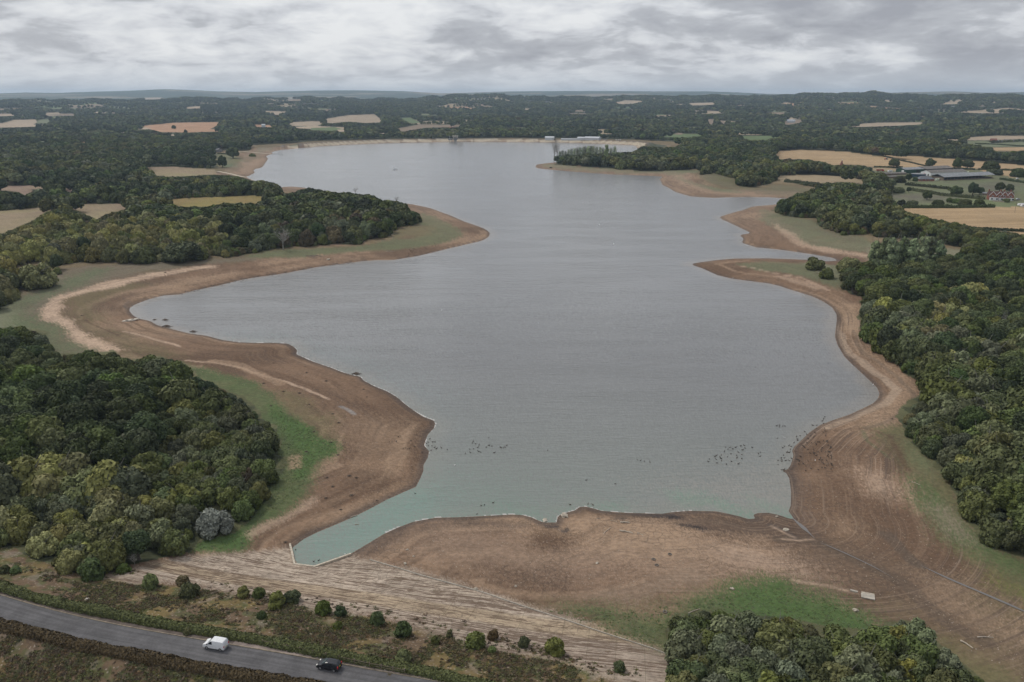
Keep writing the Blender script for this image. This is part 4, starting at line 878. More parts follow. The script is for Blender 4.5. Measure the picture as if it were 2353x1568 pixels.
def species(X, Y, H, px, py):
    n = fbm(X, Y, 34, 3, 131)+rng.normal(0, 0.07, X.shape); q = rng.random(X.shape); n2 = fbm(X, Y, 90, 2, 141)
    sp = np.where(n > 0.70, 'mid', 'dark').astype(object)
    sp[(n > 0.53) & (n <= 0.70)] = 'mid'; sp[(n > 0.40) & (n < 0.445)] = 'fresh'; rg = np.hypot(X, Y); n3 = fbm(X, Y, 260, 3, 151); sp[(n2+rng.normal(0, 0.05, X.shape) > 0.56) & (q < 0.75) & (rg > 600)] = 'olive'; sp[(rg > 1300) & (n3 > 0.56) & (q < .6)] = 'mid'; sp[(rg > 1300) & (n3 < 0.42) & (q < .8)] = 'dark'; sp[q > 0.95] = 'grey'; sp[(q > 0.944) & (q < 0.95)] = 'russet'
    kind = np.full(X.shape, 'oak', object)
    def reg(poly, frac, names):
        m = pip(px, py, poly) & (rng.random(X.shape) < frac)
        kind[m] = 'willow'; sp[m] = np.array(names, object)[rng.integers(0, len(names), m.sum())]
    lowh = H < 6.0
    kind[lowh] = 'willow'; sp[lowh] = np.array(['olive', 'grey', 'olive', 'mid', 'mid', 'russet'], object)[rng.integers(0, 6, lowh.sum())]
    reg([(-400,520),(120,520),(520,535),(520,600),(150,620),(60,690),(-400,720)], 0.97, ['yellow', 'yellow', 'yellow', 'olive', 'olive'])
    reg([(560,540),(900,500),(900,570),(560,590)], 0.5, ['olive', 'grey', 'mid', 'russet'])
    reg([(380,930),(660,980),(640,1260),(420,1260),(330,1120)], 0.9, ['olive', 'grey', 'mid', 'olive', 'mid'])
    reg([(-400,1140),(330,1120),(440,1260),(300,1330),(-400,1330)], 0.95, ['yellow', 'olive', 'grey', 'olive'])
    reg([(1930,720),(2100,740),(2353,960),(2353,1300),(2200,1300),(2000,1000)], 0.75, ['olive', 'mid', 'mid', 'yellow', 'grey', 'mid'])
    reg([(2100,680),(2353,700),(2353,900),(2100,860)], 0.3, ['yellow', 'olive', 'grey'])
    reg([(1500,1400),(2400,1400),(2400,1700),(1500,1700)], 0.95, ['mid', 'olive', 'mid', 'grey'])
    reg([(1276,360),(1560,360),(1760,410),(1560,400),(1276,395)], 0.5, ['olive', 'grey', 'mid'])
    return kind, sp
ind = []; rest = []
rings = [(95, 520, 6.9, 7.0, 13.0), (520, 1000, 9.6, 7.5, 14.5), (1000, 1700, 11.5, 7, 16), (1700, 2700, 13.5, 7, 17), (2700, 4200, 17, 8, 19), (4200, 6450, 21, 10, 17)]
for ri, (a_, b_, st_, h0, h1) in enumerate(rings):
    X, Y, H = ring(a_, b_, st_, h0, h1)
    bx, by, dep = proj(X, Y, zat(X, Y))
    m = (bx > -380) & (bx < 2690) & (by < 1660)
    X, Y, H = X[m], Y[m], H[m]
    low_sc = pip(bx[m], by[m], [(380,960),(700,960),(640,1300),(300,1400),(-400,1340),(-400,1180),(330,1170)]) | pip(bx[m], by[m], P_BR) | pip(bx[m], by[m], [(1930,780),(2120,860),(2180,1000),(2330,1250),(2260,1250),(2050,1000)])
    H = np.where(low_sc, H*0.58, H)
    f, Zb = accept(X, Y, H)
    m = f > 0
    X, Y, H, Zb = X[m], Y[m], (H*f)[m], Zb[m]
    px_, py_, dep = proj(X, Y, Zb)
    kind, sp = species(X, Y, H, px_, py_)
    rest.append((X, Y, Zb, H, kind, sp, px_, py_, dep, np.full(X.shape, ri)))
    print('ring', ri, len(X))
X, Y, Zb, H, kind, sp, PXc, PYc, DEP, RI = [np.concatenate(z_) for z_ in zip(*rest)]
# low bushes fill the skirts of the woods
CS = 4.0; gx0, gy0 = -1300, 0
def occ_grid(x, y, rad):
    G = np.zeros((660, 1300//4+10), bool)
    for dx in np.arange(-rad, rad+0.1, 1.5):
        for dy in np.arange(-rad, rad+0.1, 1.5):
            if dx*dx+dy*dy > rad*rad: continue
            i = ((x+dx-gx0)/CS).astype(int); j = ((y+dy-gy0)/CS).astype(int)
            m_ = (i >= 0) & (i < G.shape[0]) & (j >= 0) & (j < G.shape[1]); G[i[m_], j[m_]] = True
    return G
nm_ = np.hypot(X, Y) < 1250
OG = occ_grid(X[nm_], Y[nm_], 2.0)
fx_, fy_, fh_ = ring(95, 1150, 3.6, 3.2, 6.0)
i_ = ((fx_-gx0)/CS).astype(int); j_ = ((fy_-gy0)/CS).astype(int)
m_ = ~OG[np.clip(i_, 0, 659), np.clip(j_, 0, OG.shape[1]-1)] & (np.hypot(fx_, fy_) < 1150)
bx, by, dep = proj(fx_, fy_, zat(fx_, fy_)); m_ &= (bx > -380) & (bx < 2690) & (by < 1660)
fx_, fy_, fh_ = fx_[m_], fy_[m_], fh_[m_]
f, zb_ = accept(fx_, fy_, fh_, 0.5, (1.0, 0.75, 0.55)); m_ = f > 0
fx_, fy_, fh_, zb_ = fx_[m_], fy_[m_], (fh_*f)[m_], zb_[m_]
px_, py_, dep_ = proj(fx_, fy_, zb_); k2, s2_ = species(fx_, fy_, fh_, px_, py_); k2[:] = 'willow'; s2_[(s2_ == 'dark')] = 'mid'; s2_[s2_ == 'fresh'] = 'mid'
print('fill', len(fx_))
X, Y, Zb, H, kind, sp, PXc, PYc, DEP, RI = [np.concatenate(q_) for q_ in ((X, fx_), (Y, fy_), (Zb, zb_), (H, fh_), (kind, k2), (sp, s2_), (PXc, px_), (PYc, py_), (DEP, dep_), (RI, np.zeros(len(fx_))))]
nm_ = np.hypot(X, Y) < 1250
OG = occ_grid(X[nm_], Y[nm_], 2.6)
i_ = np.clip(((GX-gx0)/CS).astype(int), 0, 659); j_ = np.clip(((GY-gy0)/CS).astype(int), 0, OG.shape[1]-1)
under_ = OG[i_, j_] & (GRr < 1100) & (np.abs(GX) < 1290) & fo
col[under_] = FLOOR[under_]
attr(ground.data, 'gcol', np.concatenate([np.clip(col, 0, 1), np.ones((len(GX), 1))], 1), 'FLOAT_COLOR')
infr = (PXc > 4) & (PXc < 2349) & (PYc < 1590)
tpx = PYc-H*FPX/DEP; infr &= tpx < 1560
size = np.where(infr, H/DEP, 0)
order = np.argsort(-size)
pick = []; cnt = {'oak': 0, 'willow': 0}
LIM = {'oak': 290, 'willow': 285}
for i in order:
    if size[i] <= 0: break
    if cnt[kind[i]] < LIM[kind[i]]: cnt[kind[i]] += 1; pick.append(i)
pick = np.array(pick); chosen = np.zeros(len(X), bool); chosen[pick] = True
print('individual trees', cnt, 'rest', (~chosen).sum())
def place_of(px, py):
    """words for the stand a tree belongs to"""
    if pip(np.array([px]), np.array([py]), P_BR)[0]:
        return ('thicket at the bottom edge' , 'thicket at the bottom edge of the photo')
    if px < 700 and py > 740:
        if py > 1190: return ('scrub above the stone embankment', 'scrub between the lower left wood and the stone embankment')
        if px > 470 and py > 960: return ('rounded outer edge of the lower left wood beside the green shore', 'lower left wood, edge beside the green shore')
        if py < 900: return ('upper side of the lower left wood facing the pointed bay', 'lower left wood, side facing the bay')
        if px < 230: return ('lower left wood near the picture edge', 'lower left wood, near the picture edge')
        return ('middle of the lower left wood', 'lower left wood, middle')
    if px > 1880 and py > 590:
        if py < 720: return ('top of the large right-hand wood below the poplars', 'large right wood, top')
        if px < 2130: return ('shore edge of the large right-hand wood', 'large right wood, shore edge')
        if py < 950: return ('upper middle of the large right-hand wood', 'large right wood, upper middle')
        return ('lower part of the large right-hand wood', 'large right wood, lower part')
    if px < 1000 and py > 440:
        if px < 200: return ('willow belt at the left edge above the bay', 'willow belt above the bay')
        if py > 545: return ('front row of the left peninsula wood above the bay', 'left peninsula wood, front row')
        return ('wood on the left peninsula', 'left peninsula wood')
    if px > 1770 and py > 400: return ('wood on the third spit beside the stubble field', 'wood beside the stubble field')
    return ('distant woodland', 'distant woodland')
HN = lambda h: 'low' if h < 4.5 else ('medium sized' if h < 8.5 else 'tall')
near_pts = [('beside the silver leaved bush', 487, 1200), ('by the bare grey dead tree', 651, 574), ('beside the tip of the lawn green shore', 640, 1045)]
for i in pick:
    k_ = kind[i]; c_ = sp[i]; pl, gr = place_of(PXc[i], PYc[i])
    extra = ''
    for t_, qx, qy in near_pts:
        if math.hypot(PXc[i]-qx, PYc[i]-qy) < 55: extra = ' '+t_
    nm = 'broadleaf tree' if k_ == 'oak' else 'bushy willow'
    label = f"{HN(H[i])} {CNAME[c_]} {nm}{extra or ' in the '+pl}"
    label = ' '.join(label.split()[:16])
    rad = H[i]/(2.12 if k_ == 'oak' else 1.6)*(1.0 if k_ == 'oak' else 1.02)
    if k_ == 'oak': hs_ = H[i]/(2.1*rad)
    else: hs_ = H[i]/(1.65*rad)
    if c_ == 'dark' and k_ == 'willow': c_ = 'mid'
    plant(k_, c_, float(X[i]), float(Y[i]), float(rad), label, 'tree' if H[i] > 5 else 'bush', ('trees'+extra if extra else 'trees of the '+gr), hs_=float(hs_), trunk=TR_OAK[i % 3] if k_ == 'oak' else None)

# ---- everything farther: one woodland, leafy crowns set on points
pc = bpy.data.collections.new('crown_kinds')
plist = []
def addp(me):
    o = bpy.data.objects.new('k%03d' % len(plist), me); pc.objects.link(o); plist.append(o); return len(plist)-1
PK = {}
for ci, cn in enumerate(('dark', 'mid', 'fresh', 'olive', 'grey', 'russet')):
    PK[('oak', cn, 0)] = [addp(crown_mesh('crown', LM[cn], 3000+10*ci+i, height=2.1, nl=16, leaves=520, leaf=0.14, lobe=(0.28, 0.5))) for i in range(3)]
    PK[('oak', cn, 1)] = [addp(crown_mesh('crown', LM[cn], 3100+10*ci+i, height=1.9, nl=8, leaves=90, leaf=0.24, lobe=(0.38, 0.62), core=0.9)) for i in range(2)]
for ci, cn in enumerate(('olive', 'yellow', 'russet', 'grey', 'mid')):
    PK[('willow', cn, 0)] = [addp(crown_mesh('crown', LM[cn], 3300+10*ci+i, height=1.65, low=0.1, nl=16, leaves=620, leaf=0.11, lobe=(0.28, 0.46), shape='dome', elong=1.4)) for i in range(2 if cn == 'olive' else 1)]
    PK[('willow', cn, 1)] = [addp(crown_mesh('crown', LM[cn], 3400+10*ci+i, height=1.6, low=0.1, nl=8, leaves=90, leaf=0.22, lobe=(0.38, 0.6), core=0.9, shape='dome')) for i in range(1)]
full = {}
for key in list(PROTO):
    if key[0] in ('oak', 'willow') and key[1] != 'silver': full[key] = [addp(m_) for m_ in PROTO[key]]
sel = ~chosen
xs_, ys_, zs_, hs2, ks, ss, rr_, dd_ = X[sel], Y[sel], Zb[sel], H[sel], kind[sel], sp[sel], RI[sel], DEP[sel]
pi = np.zeros(len(xs_), int); sc_ = np.zeros((len(xs_), 3))
for i in range(len(xs_)):
    kk, cn = ks[i], ss[i]
    if kk == 'willow' and cn in ('dark', 'fresh'): cn = 'mid'
    lst = full[(kk, cn)] if dd_[i] < 620 else PK[(kk, cn, 0 if dd_[i] < 1900 else 1)]
    pi[i] = lst[(i*7) % len(lst)]
    rad = hs2[i]*(0.49 if kk == 'oak' else 0.58)*(1.0 if rr_[i] < 2 else 1.12)
    sc_[i] = (rad, rad, hs2[i]/(2.1 if kk == 'oak' else 1.65))
def scatter(name, pts, idx, scl, collection, label, rotrand=True):
    me = bpy.data.meshes.new(name); me.vertices.add(len(pts)); me.vertices.foreach_set('co', np.asarray(pts, np.float32).ravel()); me.update()
    a = me.attributes.new('pidx', 'INT', 'POINT'); a.data.foreach_set('value', np.asarray(idx, np.int32))
    a = me.attributes.new('pscl', 'FLOAT_VECTOR', 'POINT'); a.data.foreach_set('vector', np.asarray(scl, np.float32).ravel())
    a = me.attributes.new('prot', 'FLOAT', 'POINT'); a.data.foreach_set('value', rng.uniform(0, 6.28, len(pts)).astype(np.float32))
    o = bpy.data.objects.new(name, me); COL.objects.link(o)
    ng = bpy.data.node_groups.new(name, 'GeometryNodeTree')
    ng.interface.new_socket('Geometry', in_out='INPUT', socket_type='NodeSocketGeometry'); ng.interface.new_socket('Geometry', in_out='OUTPUT', socket_type='NodeSocketGeometry')
    gi = ng.nodes.new('NodeGroupInput'); go = ng.nodes.new('NodeGroupOutput')
    ci = ng.nodes.new('GeometryNodeCollectionInfo'); ci.inputs[0].default_value = collection; ci.inputs['Separate Children'].default_value = True; ci.inputs['Reset Children'].default_value = True
    ip = ng.nodes.new('GeometryNodeInstanceOnPoints'); ip.inputs['Pick Instance'].default_value = True
    def na(n, t):
        q = ng.nodes.new('GeometryNodeInputNamedAttribute'); q.data_type = t; q.inputs[0].default_value = n; return q
    q1, q2, q3 = na('pidx', 'INT'), na('pscl', 'FLOAT_VECTOR'), na('prot', 'FLOAT')
    cb = ng.nodes.new('ShaderNodeCombineXYZ')
    lk = ng.links.new
    lk(q3.outputs[0], cb.inputs[2])
    er = ng.nodes.new('FunctionNodeEulerToRotation'); lk(cb.outputs[0], er.inputs[0])
    lk(gi.outputs[0], ip.inputs['Points']); lk(ci.outputs[0], ip.inputs['Instance']); lk(q1.outputs[0], ip.inputs['Instance Index'])
    lk(er.outputs[0], ip.inputs['Rotation']); lk(q2.outputs[0], ip.inputs['Scale']); lk(ip.outputs[0], go.inputs[0])
    md = o.modifiers.new('scatter', 'NODES'); md.node_group = ng
    tag(o, label, None, None, 'stuff')
    return o
scatter('woodland', np.stack([xs_, ys_, zs_-0.1], 1), pi, sc_, pc, 'far off mixed woodland covering the land around the reservoir')

# ---- haze: one closed box of pale air
def add_haze():
    bm = bmesh.new(); bmesh.ops.create_cube(bm, size=1.0)
    bmesh.ops.scale(bm, vec=(37000, 37000, 1), verts=bm.verts)
    me = bpy.data.meshes.new('haze'); 
    zt = max(float(Z.max()), CAM_Z)+25; zb = float(Z.min())-1.5
    for v in bm.verts: v.co.z = zt if v.co.z > 0 else zb
    bm.to_mesh(me); bm.free()
    m = bpy.data.materials.new('haze'); m.use_nodes = True; nt = m.node_tree; nt.nodes.clear()
    out = N(nt, 'ShaderNodeOutputMaterial'); pv = N(nt, 'ShaderNodeVolumePrincipled'); pv.inputs['Color'].default_value = (0.62, 0.80, 1.0, 1); pv.inputs['Density'].default_value = HAZE_D
    pv.inputs['Anisotropy'].default_value = 0.2
    L(nt, pv.outputs[0], out.inputs['Volume']); me.materials.append(m)
    o = bpy.data.objects.new('haze', me); COL.objects.link(o); tag(o, None, None, None, 'stuff')
HAZE_D = 6.4e-5
add_haze()
# ------------------------------------------------------------------ helpers for built things
class MB:
    """collects simple solids and links them as one mesh"""
    def __init__(s): s.V = []; s.F = []; s.M = []
    def add(s, V, F, mi=0):
        o = len(s.V); s.V += [tuple(map(float, v)) for v in V]; s.F += [tuple(i+o for i in f) for f in F]; s.M += [mi]*len(F); return s
    def box(s, x0, x1, y0, y1, z0, z1, mi=0):
        V = [(x, y, z) for z in (z0, z1) for y in (y0, y1) for x in (x0, x1)]
        return s.add(V, [(0,2,3,1),(4,5,7,6),(0,1,5,4),(2,6,7,3),(0,4,6,2),(1,3,7,5)], mi)
    def bar(s, a, b, r, n=6, r2=None, mi=0):
        t = tube([a, b], [r, r if r2 is None else r2], n); return s.add(t[0], t[1], mi)
    def path(s, p, r, n=6, mi=0):
        t = tube(p, r, n); return s.add(t[0], t[1], mi)
    def prism(s, prof, y0, y1, mi=0):
        """profile in x,z pushed along y"""
        n = len(prof); V = [(x, y0, z) for x, z in prof]+[(x, y1, z) for x, z in prof]
        F = [tuple(range(n)), tuple(range(2*n-1, n-1, -1))]+[(i, i+n, (i+1) % n+n, (i+1) % n) for i in range(n)]
        return s.add(V, F, mi)
    def cyl(s, x, y, z0, z1, r, n=24, r2=None, mi=0):
        r2 = r if r2 is None else r2
        V = [(x+r*math.cos(6.2832*k/n), y+r*math.sin(6.2832*k/n), z0) for k in range(n)]+[(x+r2*math.cos(6.2832*k/n), y+r2*math.sin(6.2832*k/n), z1) for k in range(n)]
        return s.add(V, [tuple(range(n))[::-1], tuple(range(n, 2*n))]+[(k, (k+1) % n, (k+1) % n+n, k+n) for k in range(n)], mi)
    def build(s, name, mats, parent=None, smooth_=False, bevel=0.0):
        o = mesh_obj(name, s.V, s.F, mats, parent, smooth_, s.M)
        bm = bmesh.new(); bm.from_mesh(o.data); bmesh.ops.recalc_face_normals(bm, faces=bm.faces); bm.to_mesh(o.data); bm.free()
        if bevel: b = o.modifiers.new('bevel', 'BEVEL'); b.width = bevel; b.segments = 2; b.limit_method = 'ANGLE'
        return o
def root(name, x, y, z=None, rot=0, label=None, cat=None, group=None):
    o = bpy.data.objects.new(name, None); COL.objects.link(o); o.location = (x, y, float(zat(x, y)) if z is None else z); o.rotation_euler = (0, 0, rot)
    o.empty_display_size = 0.5; return tag(o, label, cat, group)
def up1(px, py): p = unproj([px], [py])[0]; return float(p[0]), float(p[1]), float(p[2])
def clone(o, loc, rot, label=None, scale=None):
    c = o.copy(); COL.objects.link(c); c.location = loc; c.rotation_euler = (0, 0, rot)
    if scale: c.scale = (scale,)*3
    if label: c['label'] = label
    for ch in o.children:
        q = ch.copy(); COL.objects.link(q); q.parent = c
        for g_ in ch.children: w_ = g_.copy(); COL.objects.link(w_); w_.parent = q
    return c
M_WHITE = flat('white_paint', (0.72, 0.73, 0.74), 0.35, namt=0.06); M_GLASS = flat('dark_glass', (0.02, 0.025, 0.03), 0.08, namt=0.05, spec=0.6); M_TYRE = flat('tyre_rubber', (0.02, 0.02, 0.02), 0.85)
M_RIM = flat('wheel_metal', (0.45, 0.45, 0.46), 0.35, 0.6); M_BLACK = flat('black_paint', (0.012, 0.013, 0.018), 0.18, namt=0.05, spec=0.6); M_RED = flat('red_lamp', (0.45, 0.02, 0.02), 0.3); M_LAMP = flat('lamp_glass', (0.75, 0.74, 0.68), 0.2)
M_PLATE = flat('yellow_plate', (0.62, 0.50, 0.06), 0.5); M_TRIM = flat('black_plastic', (0.03, 0.03, 0.032), 0.6)
M_CONC = flat('concrete', (0.42, 0.385, 0.33), 0.9, nscale=0.6, namt=0.2); M_CONCD = flat('grey_concrete', (0.24, 0.24, 0.235), 0.9, nscale=0.8, namt=0.2)
M_GREENW = flat('green_cladding', (0.03, 0.075, 0.05), 0.6); M_ROOFG = flat('grey_sheet_roof', (0.24, 0.25, 0.26), 0.7, nscale=0.4); M_ROOFD = flat('brown_sheet_roof', (0.17, 0.155, 0.14), 0.85, nscale=0.5, namt=0.35)
M_SLATE = flat('slate_roof', (0.13, 0.135, 0.15), 0.6); M_BRICK = flat('red_brick', (0.26, 0.11, 0.075), 0.9, nscale=1.5); M_TILE = flat('dark_tile_roof', (0.115, 0.062, 0.052), 0.85, nscale=1.2); M_TILER = flat('red_tile_roof', (0.22, 0.095, 0.07), 0.85)
M_TANK = flat('blue_tank_steel', (0.025, 0.05, 0.085), 0.4); M_WOOD = flat('weathered_wood', (0.20, 0.155, 0.12), 0.9); M_WOODP = flat('bleached_wood', (0.42, 0.36, 0.29), 0.9); M_BALE = flat('pale_wrap', (0.58, 0.62, 0.50), 0.5); M_DARKIN = flat('dark_interior', (0.03, 0.028, 0.026), 0.9)
M_METALW = flat('white_sheet_roof', (0.52, 0.54, 0.56), 0.5, namt=0.08)

# ------------------------------------------------------------------ road, kerb, path
def offs(line, d):
    line = np.asarray(line, float); t = np.gradient(line, axis=0); t /= np.linalg.norm(t, axis=1)[:, None]
    return line+np.stack([-t[:, 1], t[:, 0]], 1)*np.asarray(d).reshape(-1, 1)
RLN = densify(ROADC, 3.0)
RLN = smooth(RLN, 10)
am = flat('asphalt', (0.105, 0.104, 0.108), 0.9, nscale=0.5, namt=0.16); nt = am.node_tree
_b = nt.nodes['Principled BSDF']; _g = N(nt, 'ShaderNodeNewGeometry'); _n1 = nz(nt, _g.outputs['Position'], 0.25, 4, 0.6); _n2 = nz(nt, _g.outputs['Position'], 2.2, 3, 0.7)
_a1 = N(nt, 'ShaderNodeAttribute', attribute_name='lane'); _c = N(nt, 'ShaderNodeCombineXYZ'); L(nt, _a1.outputs['Fac'], _c.inputs[1]); _a2 = N(nt, 'ShaderNodeAttribute', attribute_name='run'); L(nt, mathn(nt, 'MULTIPLY', _a2.outputs['Fac'], 0.03), _c.inputs[0])
_n3 = nz(nt, _c.outputs[0], 1.6, 3, 0.5)
_v = mathn(nt, 'MULTIPLY', maprange(nt, _n1, 0.3, 0.7, 0.84, 1.16), mathn(nt, 'MULTIPLY', maprange(nt, _n3, 0.35, 0.65, 0.86, 1.14), maprange(nt, _n2, 0.3, 0.7, 0.9, 1.1)))
_hs = N(nt, 'ShaderNodeHueSaturation', i_Color=(0.108, 0.105, 0.108, 1)); L(nt, _v, _hs.inputs['Value']); L(nt, _hs.outputs[0], _b.inputs['Base Color'])
def strip(name, line, o0, o1, z0, z1, mat, kind='structure', n=1, label=None):
    A = [offs(line, o0+(o1-o0)*k/n) for k in range(n+1)]; m_ = len(line); V = []
    for a in A: V += [(p[0], p[1], z1) for p in a]
    F = [(k*m_+i, k*m_+i+1, (k+1)*m_+i+1, (k+1)*m_+i) for k in range(n) for i in range(m_-1)]
    if z0 is not None:
        b0 = len(V); V += [(p[0], p[1], z0) for p in A[0]]+[(p[0], p[1], z0) for p in A[-1]]
        F += [(i, b0+i, b0+i+1, i+1) for i in range(m_-1)]+[(n*m_+i, n*m_+i+1, b0+m_+i+1, b0+m_+i) for i in range(m_-1)]
    o = mesh_obj(name, V, F, mat)
    bm = bmesh.new(); bm.from_mesh(o.data); bmesh.ops.recalc_face_normals(bm, faces=bm.faces)
    if bm.faces and sum(f.normal.z for f in bm.faces) < 0: bmesh.ops.reverse_faces(bm, faces=bm.faces)
    bm.to_mesh(o.data); bm.free()
    if n > 1:
        run = np.tile(np.arange(m_)*3.0, n+1); lane = np.repeat(o0+(o1-o0)*np.arange(n+1)/n, m_)
        attr(o.data, 'run', run); attr(o.data, 'lane', lane)
    if kind: o['kind'] = kind
    if label: o['label'] = label
    return o
strip('road', RLN, -HALF, HALF, None, ROAD_Z+0.03, am, n=6, label='grey two lane road along the top of the causeway')
M_KERB = flat('kerb_stone', (0.27, 0.225, 0.165), 0.9, nscale=1.0, namt=0.3)
strip('kerb', RLN, HALF+0.003, HALF+0.16, ROAD_Z-0.1, ROAD_Z+0.14, M_KERB)
strip('kerb', RLN, -HALF-0.14, -HALF-0.003, ROAD_Z-0.1, ROAD_Z+0.08, M_KERB)
M_PATH = flat('worn_pavement', (0.29, 0.235, 0.205), 0.95, nscale=0.35, namt=0.35)
_i = int(np.argmin([(p[0]-up1(545, 1483)[0])**2+(p[1]-up1(545, 1483)[1])**2 for p in RLN]))
strip('footpath', RLN[_i:], HALF+0.165, HALF+1.75, ROAD_Z-0.05, ROAD_Z+0.11, M_PATH)
strip('footpath', RLN[:_i+1], HALF+0.165, HALF+1.0, ROAD_Z-0.05, ROAD_Z+0.09, flat('overgrown_pavement', (0.125, 0.10, 0.085), 0.95, nscale=0.5, namt=0.3))

# ------------------------------------------------------------------ hedges
def hedge(line, w, h, dens, leaf, mat, label, group=None, seed=1, name='hedge', lump=0.25):
    g = np.random.default_rng(seed); line = np.asarray(line, float)
    sl = np.linalg.norm(np.diff(line, axis=0), axis=1); tot = sl.sum(); n = int(tot*dens)
    cum = np.concatenate([[0], np.cumsum(sl)]); t = g.random(n)*tot; k = np.clip(np.searchsorted(cum, t)-1, 0, len(sl)-1); f = (t-cum[k])/sl[k]
    p = line[k]*(1-f[:, None])+line[k+1]*f[:, None]; tg = (line[k+1]-line[k])/sl[k][:, None]; nn = np.stack([-tg[:, 1], tg[:, 0]], 1)
    var = 1+lump*2*(fbm(t, t*0+seed, 2.2, 3, seed)-0.5)+lump*(fbm(t, t*0+seed, 9, 2, seed+3)-0.5)
    a = g.uniform(0, math.pi, n); rad = g.uniform(0.8, 1.08, n)*var
    y = np.cos(a)*w/2*rad; z = np.abs(np.sin(a))**0.7*h*rad
    q = p+nn*y[:, None]; zb_ = zat(q[:, 0], q[:, 1]) if len(q) < 60000 else 0
    P = np.stack([q[:, 0], q[:, 1], zb_+z], 1)
    nv = np.stack([nn[:, 0]*np.cos(a), nn[:, 1]*np.cos(a), np.sin(a)], 1)+g.normal(size=(n, 3))*0.45; nv /= np.linalg.norm(nv, axis=1)[:, None]
    A, B = rot_basis(nv, g); s = leaf*g.uniform(0.6, 1.4, (n, 1))
    Q = np.stack([P-A*s-B*s, P+A*s-B*s, P+A*s+B*s, P-A*s+B*s], 1).reshape(-1, 3)
    L2 = densify(line, max(1.0, w*0.8)); m_ = len(L2); V = []; F = []
    for i, pt in enumerate(L2):
        tt = L2[min(i+1, m_-1)]-L2[max(i-1, 0)]; tt /= np.linalg.norm(tt)+1e-9; nx = np.array([-tt[1], tt[0]]); zc = float(zat(pt[0], pt[1])); vv = 0.82
        for c_, s_ in ((1, 0), (0.85, 0.6), (0.3, 0.95), (-0.3, 0.95), (-0.85, 0.6), (-1, 0)):
            V.append((pt[0]+nx[0]*c_*w/2*vv, pt[1]+nx[1]*c_*w/2*vv, zc-0.1+s_*h*vv))
    F0 = len(Q)
    for i in range(m_-1):
        for c_ in range(5): F.append((F0+i*6+c_, F0+i*6+c_+1, F0+(i+1)*6+c_+1, F0+(i+1)*6+c_))
    Fq = np.concatenate([np.arange(len(Q)).reshape(-1, 4), np.array(F)])
    o = mesh_obj(name, np.concatenate([Q, np.array(V)]), Fq, mat)
    return tag(o, label, 'hedge', group)
def dl(pts, up=False): return unproj([p[0] for p in pts], [p[1] for p in pts])[:, :2]
HM1 = leafmat('hedge_leaf', (0.100, 0.106, 0.038), 0.45); HM2 = leafmat('hedge_leaf_olive', (0.130, 0.108, 0.050), 0.45); HM3 = leafmat('field_hedge_leaf', (0.055, 0.068, 0.030), 0.4)
hedge(dl([(-120,1312),(0,1350),(75,1375),(150,1393),(250,1413),(350,1433),(450,1450),(588,1473),(663,1488),(763,1508),(863,1527),(988,1550),(1063,1567),(1150,1589),(1300,1625)]), 2.3, 1.25, 190, 0.11, HM1, 'long clipped green hedge between the road and the stone slope', 'roadside hedges', 3)
hedge(dl([(-120,1400),(0,1437),(100,1462),(200,1487),(300,1505),(400,1525),(500,1543),(588,1558),(700,1577),(900,1612)]), 2.3, 1.0, 170, 0.12, HM2, 'ragged olive hedge on the near side of the road', 'roadside hedges', 4)
for i, (pts, h_, lab) in enumerate([
 ([(2008,385),(2040,386),(2074,386.8)], 3, 'clipped dark hedge between the big stubble field and the caravan yard'),
 ([(2127,385.8),(2165,387),(2200,389),(2240,390.8)], 3, 'clipped dark hedge behind the farm sheds'),
 ([(2247,390.5),(2290,391.5),(2330,392.8)], 3, 'clipped dark hedge right of the farm beside the round oak'),
 ([(2018,356),(2064,368.5),(2092,374.5),(2131.5,383.5)], 2, 'narrow dark hedge line dividing the two stubble fields'),
 ([(2080,426),(2127,430),(2184,436)], 4, 'thick hedge below the farm bungalow'),
 ([(2086,437),(2134,444.5),(2165,450.5),(2217,455),(2262,459)], 4, 'long hedge running down to the row of cottages'),
 ([(2073,478.3),(2130,478.6),(2180,478.3),(2285,477.3)], 4, 'straight dark hedge along the top of the lower stubble field'),
 ([(2298,413),(2353,421),(2420,430)], 3.5, 'hedge at the right picture edge below the long open barn'),
 ([(1802,419),(1845,423),(1882,428)], 5, 'bushy hedge below the mown field left of the farm'),
 ([(2207,526),(2260,528),(2353,533),(2420,535)], 2.5, 'low hedge at the lower edge of the stubble field'),
 ([(2240,331),(2290,333),(2353,337),(2420,340)], 3, 'far hedge between two green meadows'),
 ([(500,354),(530,356),(545,357)], 2.5, 'dark hedge below the pale track of the boathouse'),
 ([(333,383.5),(400,383),(460,386)], 3, 'hedge line along the top of the mown field on the left')]):
    hedge(dl(pts), h_*0.8, h_*0.75, 14, 0.42, HM3, lab, 'field hedges', 20+i)

def up0(px, py): return unproj([px], [py])[0][:2]
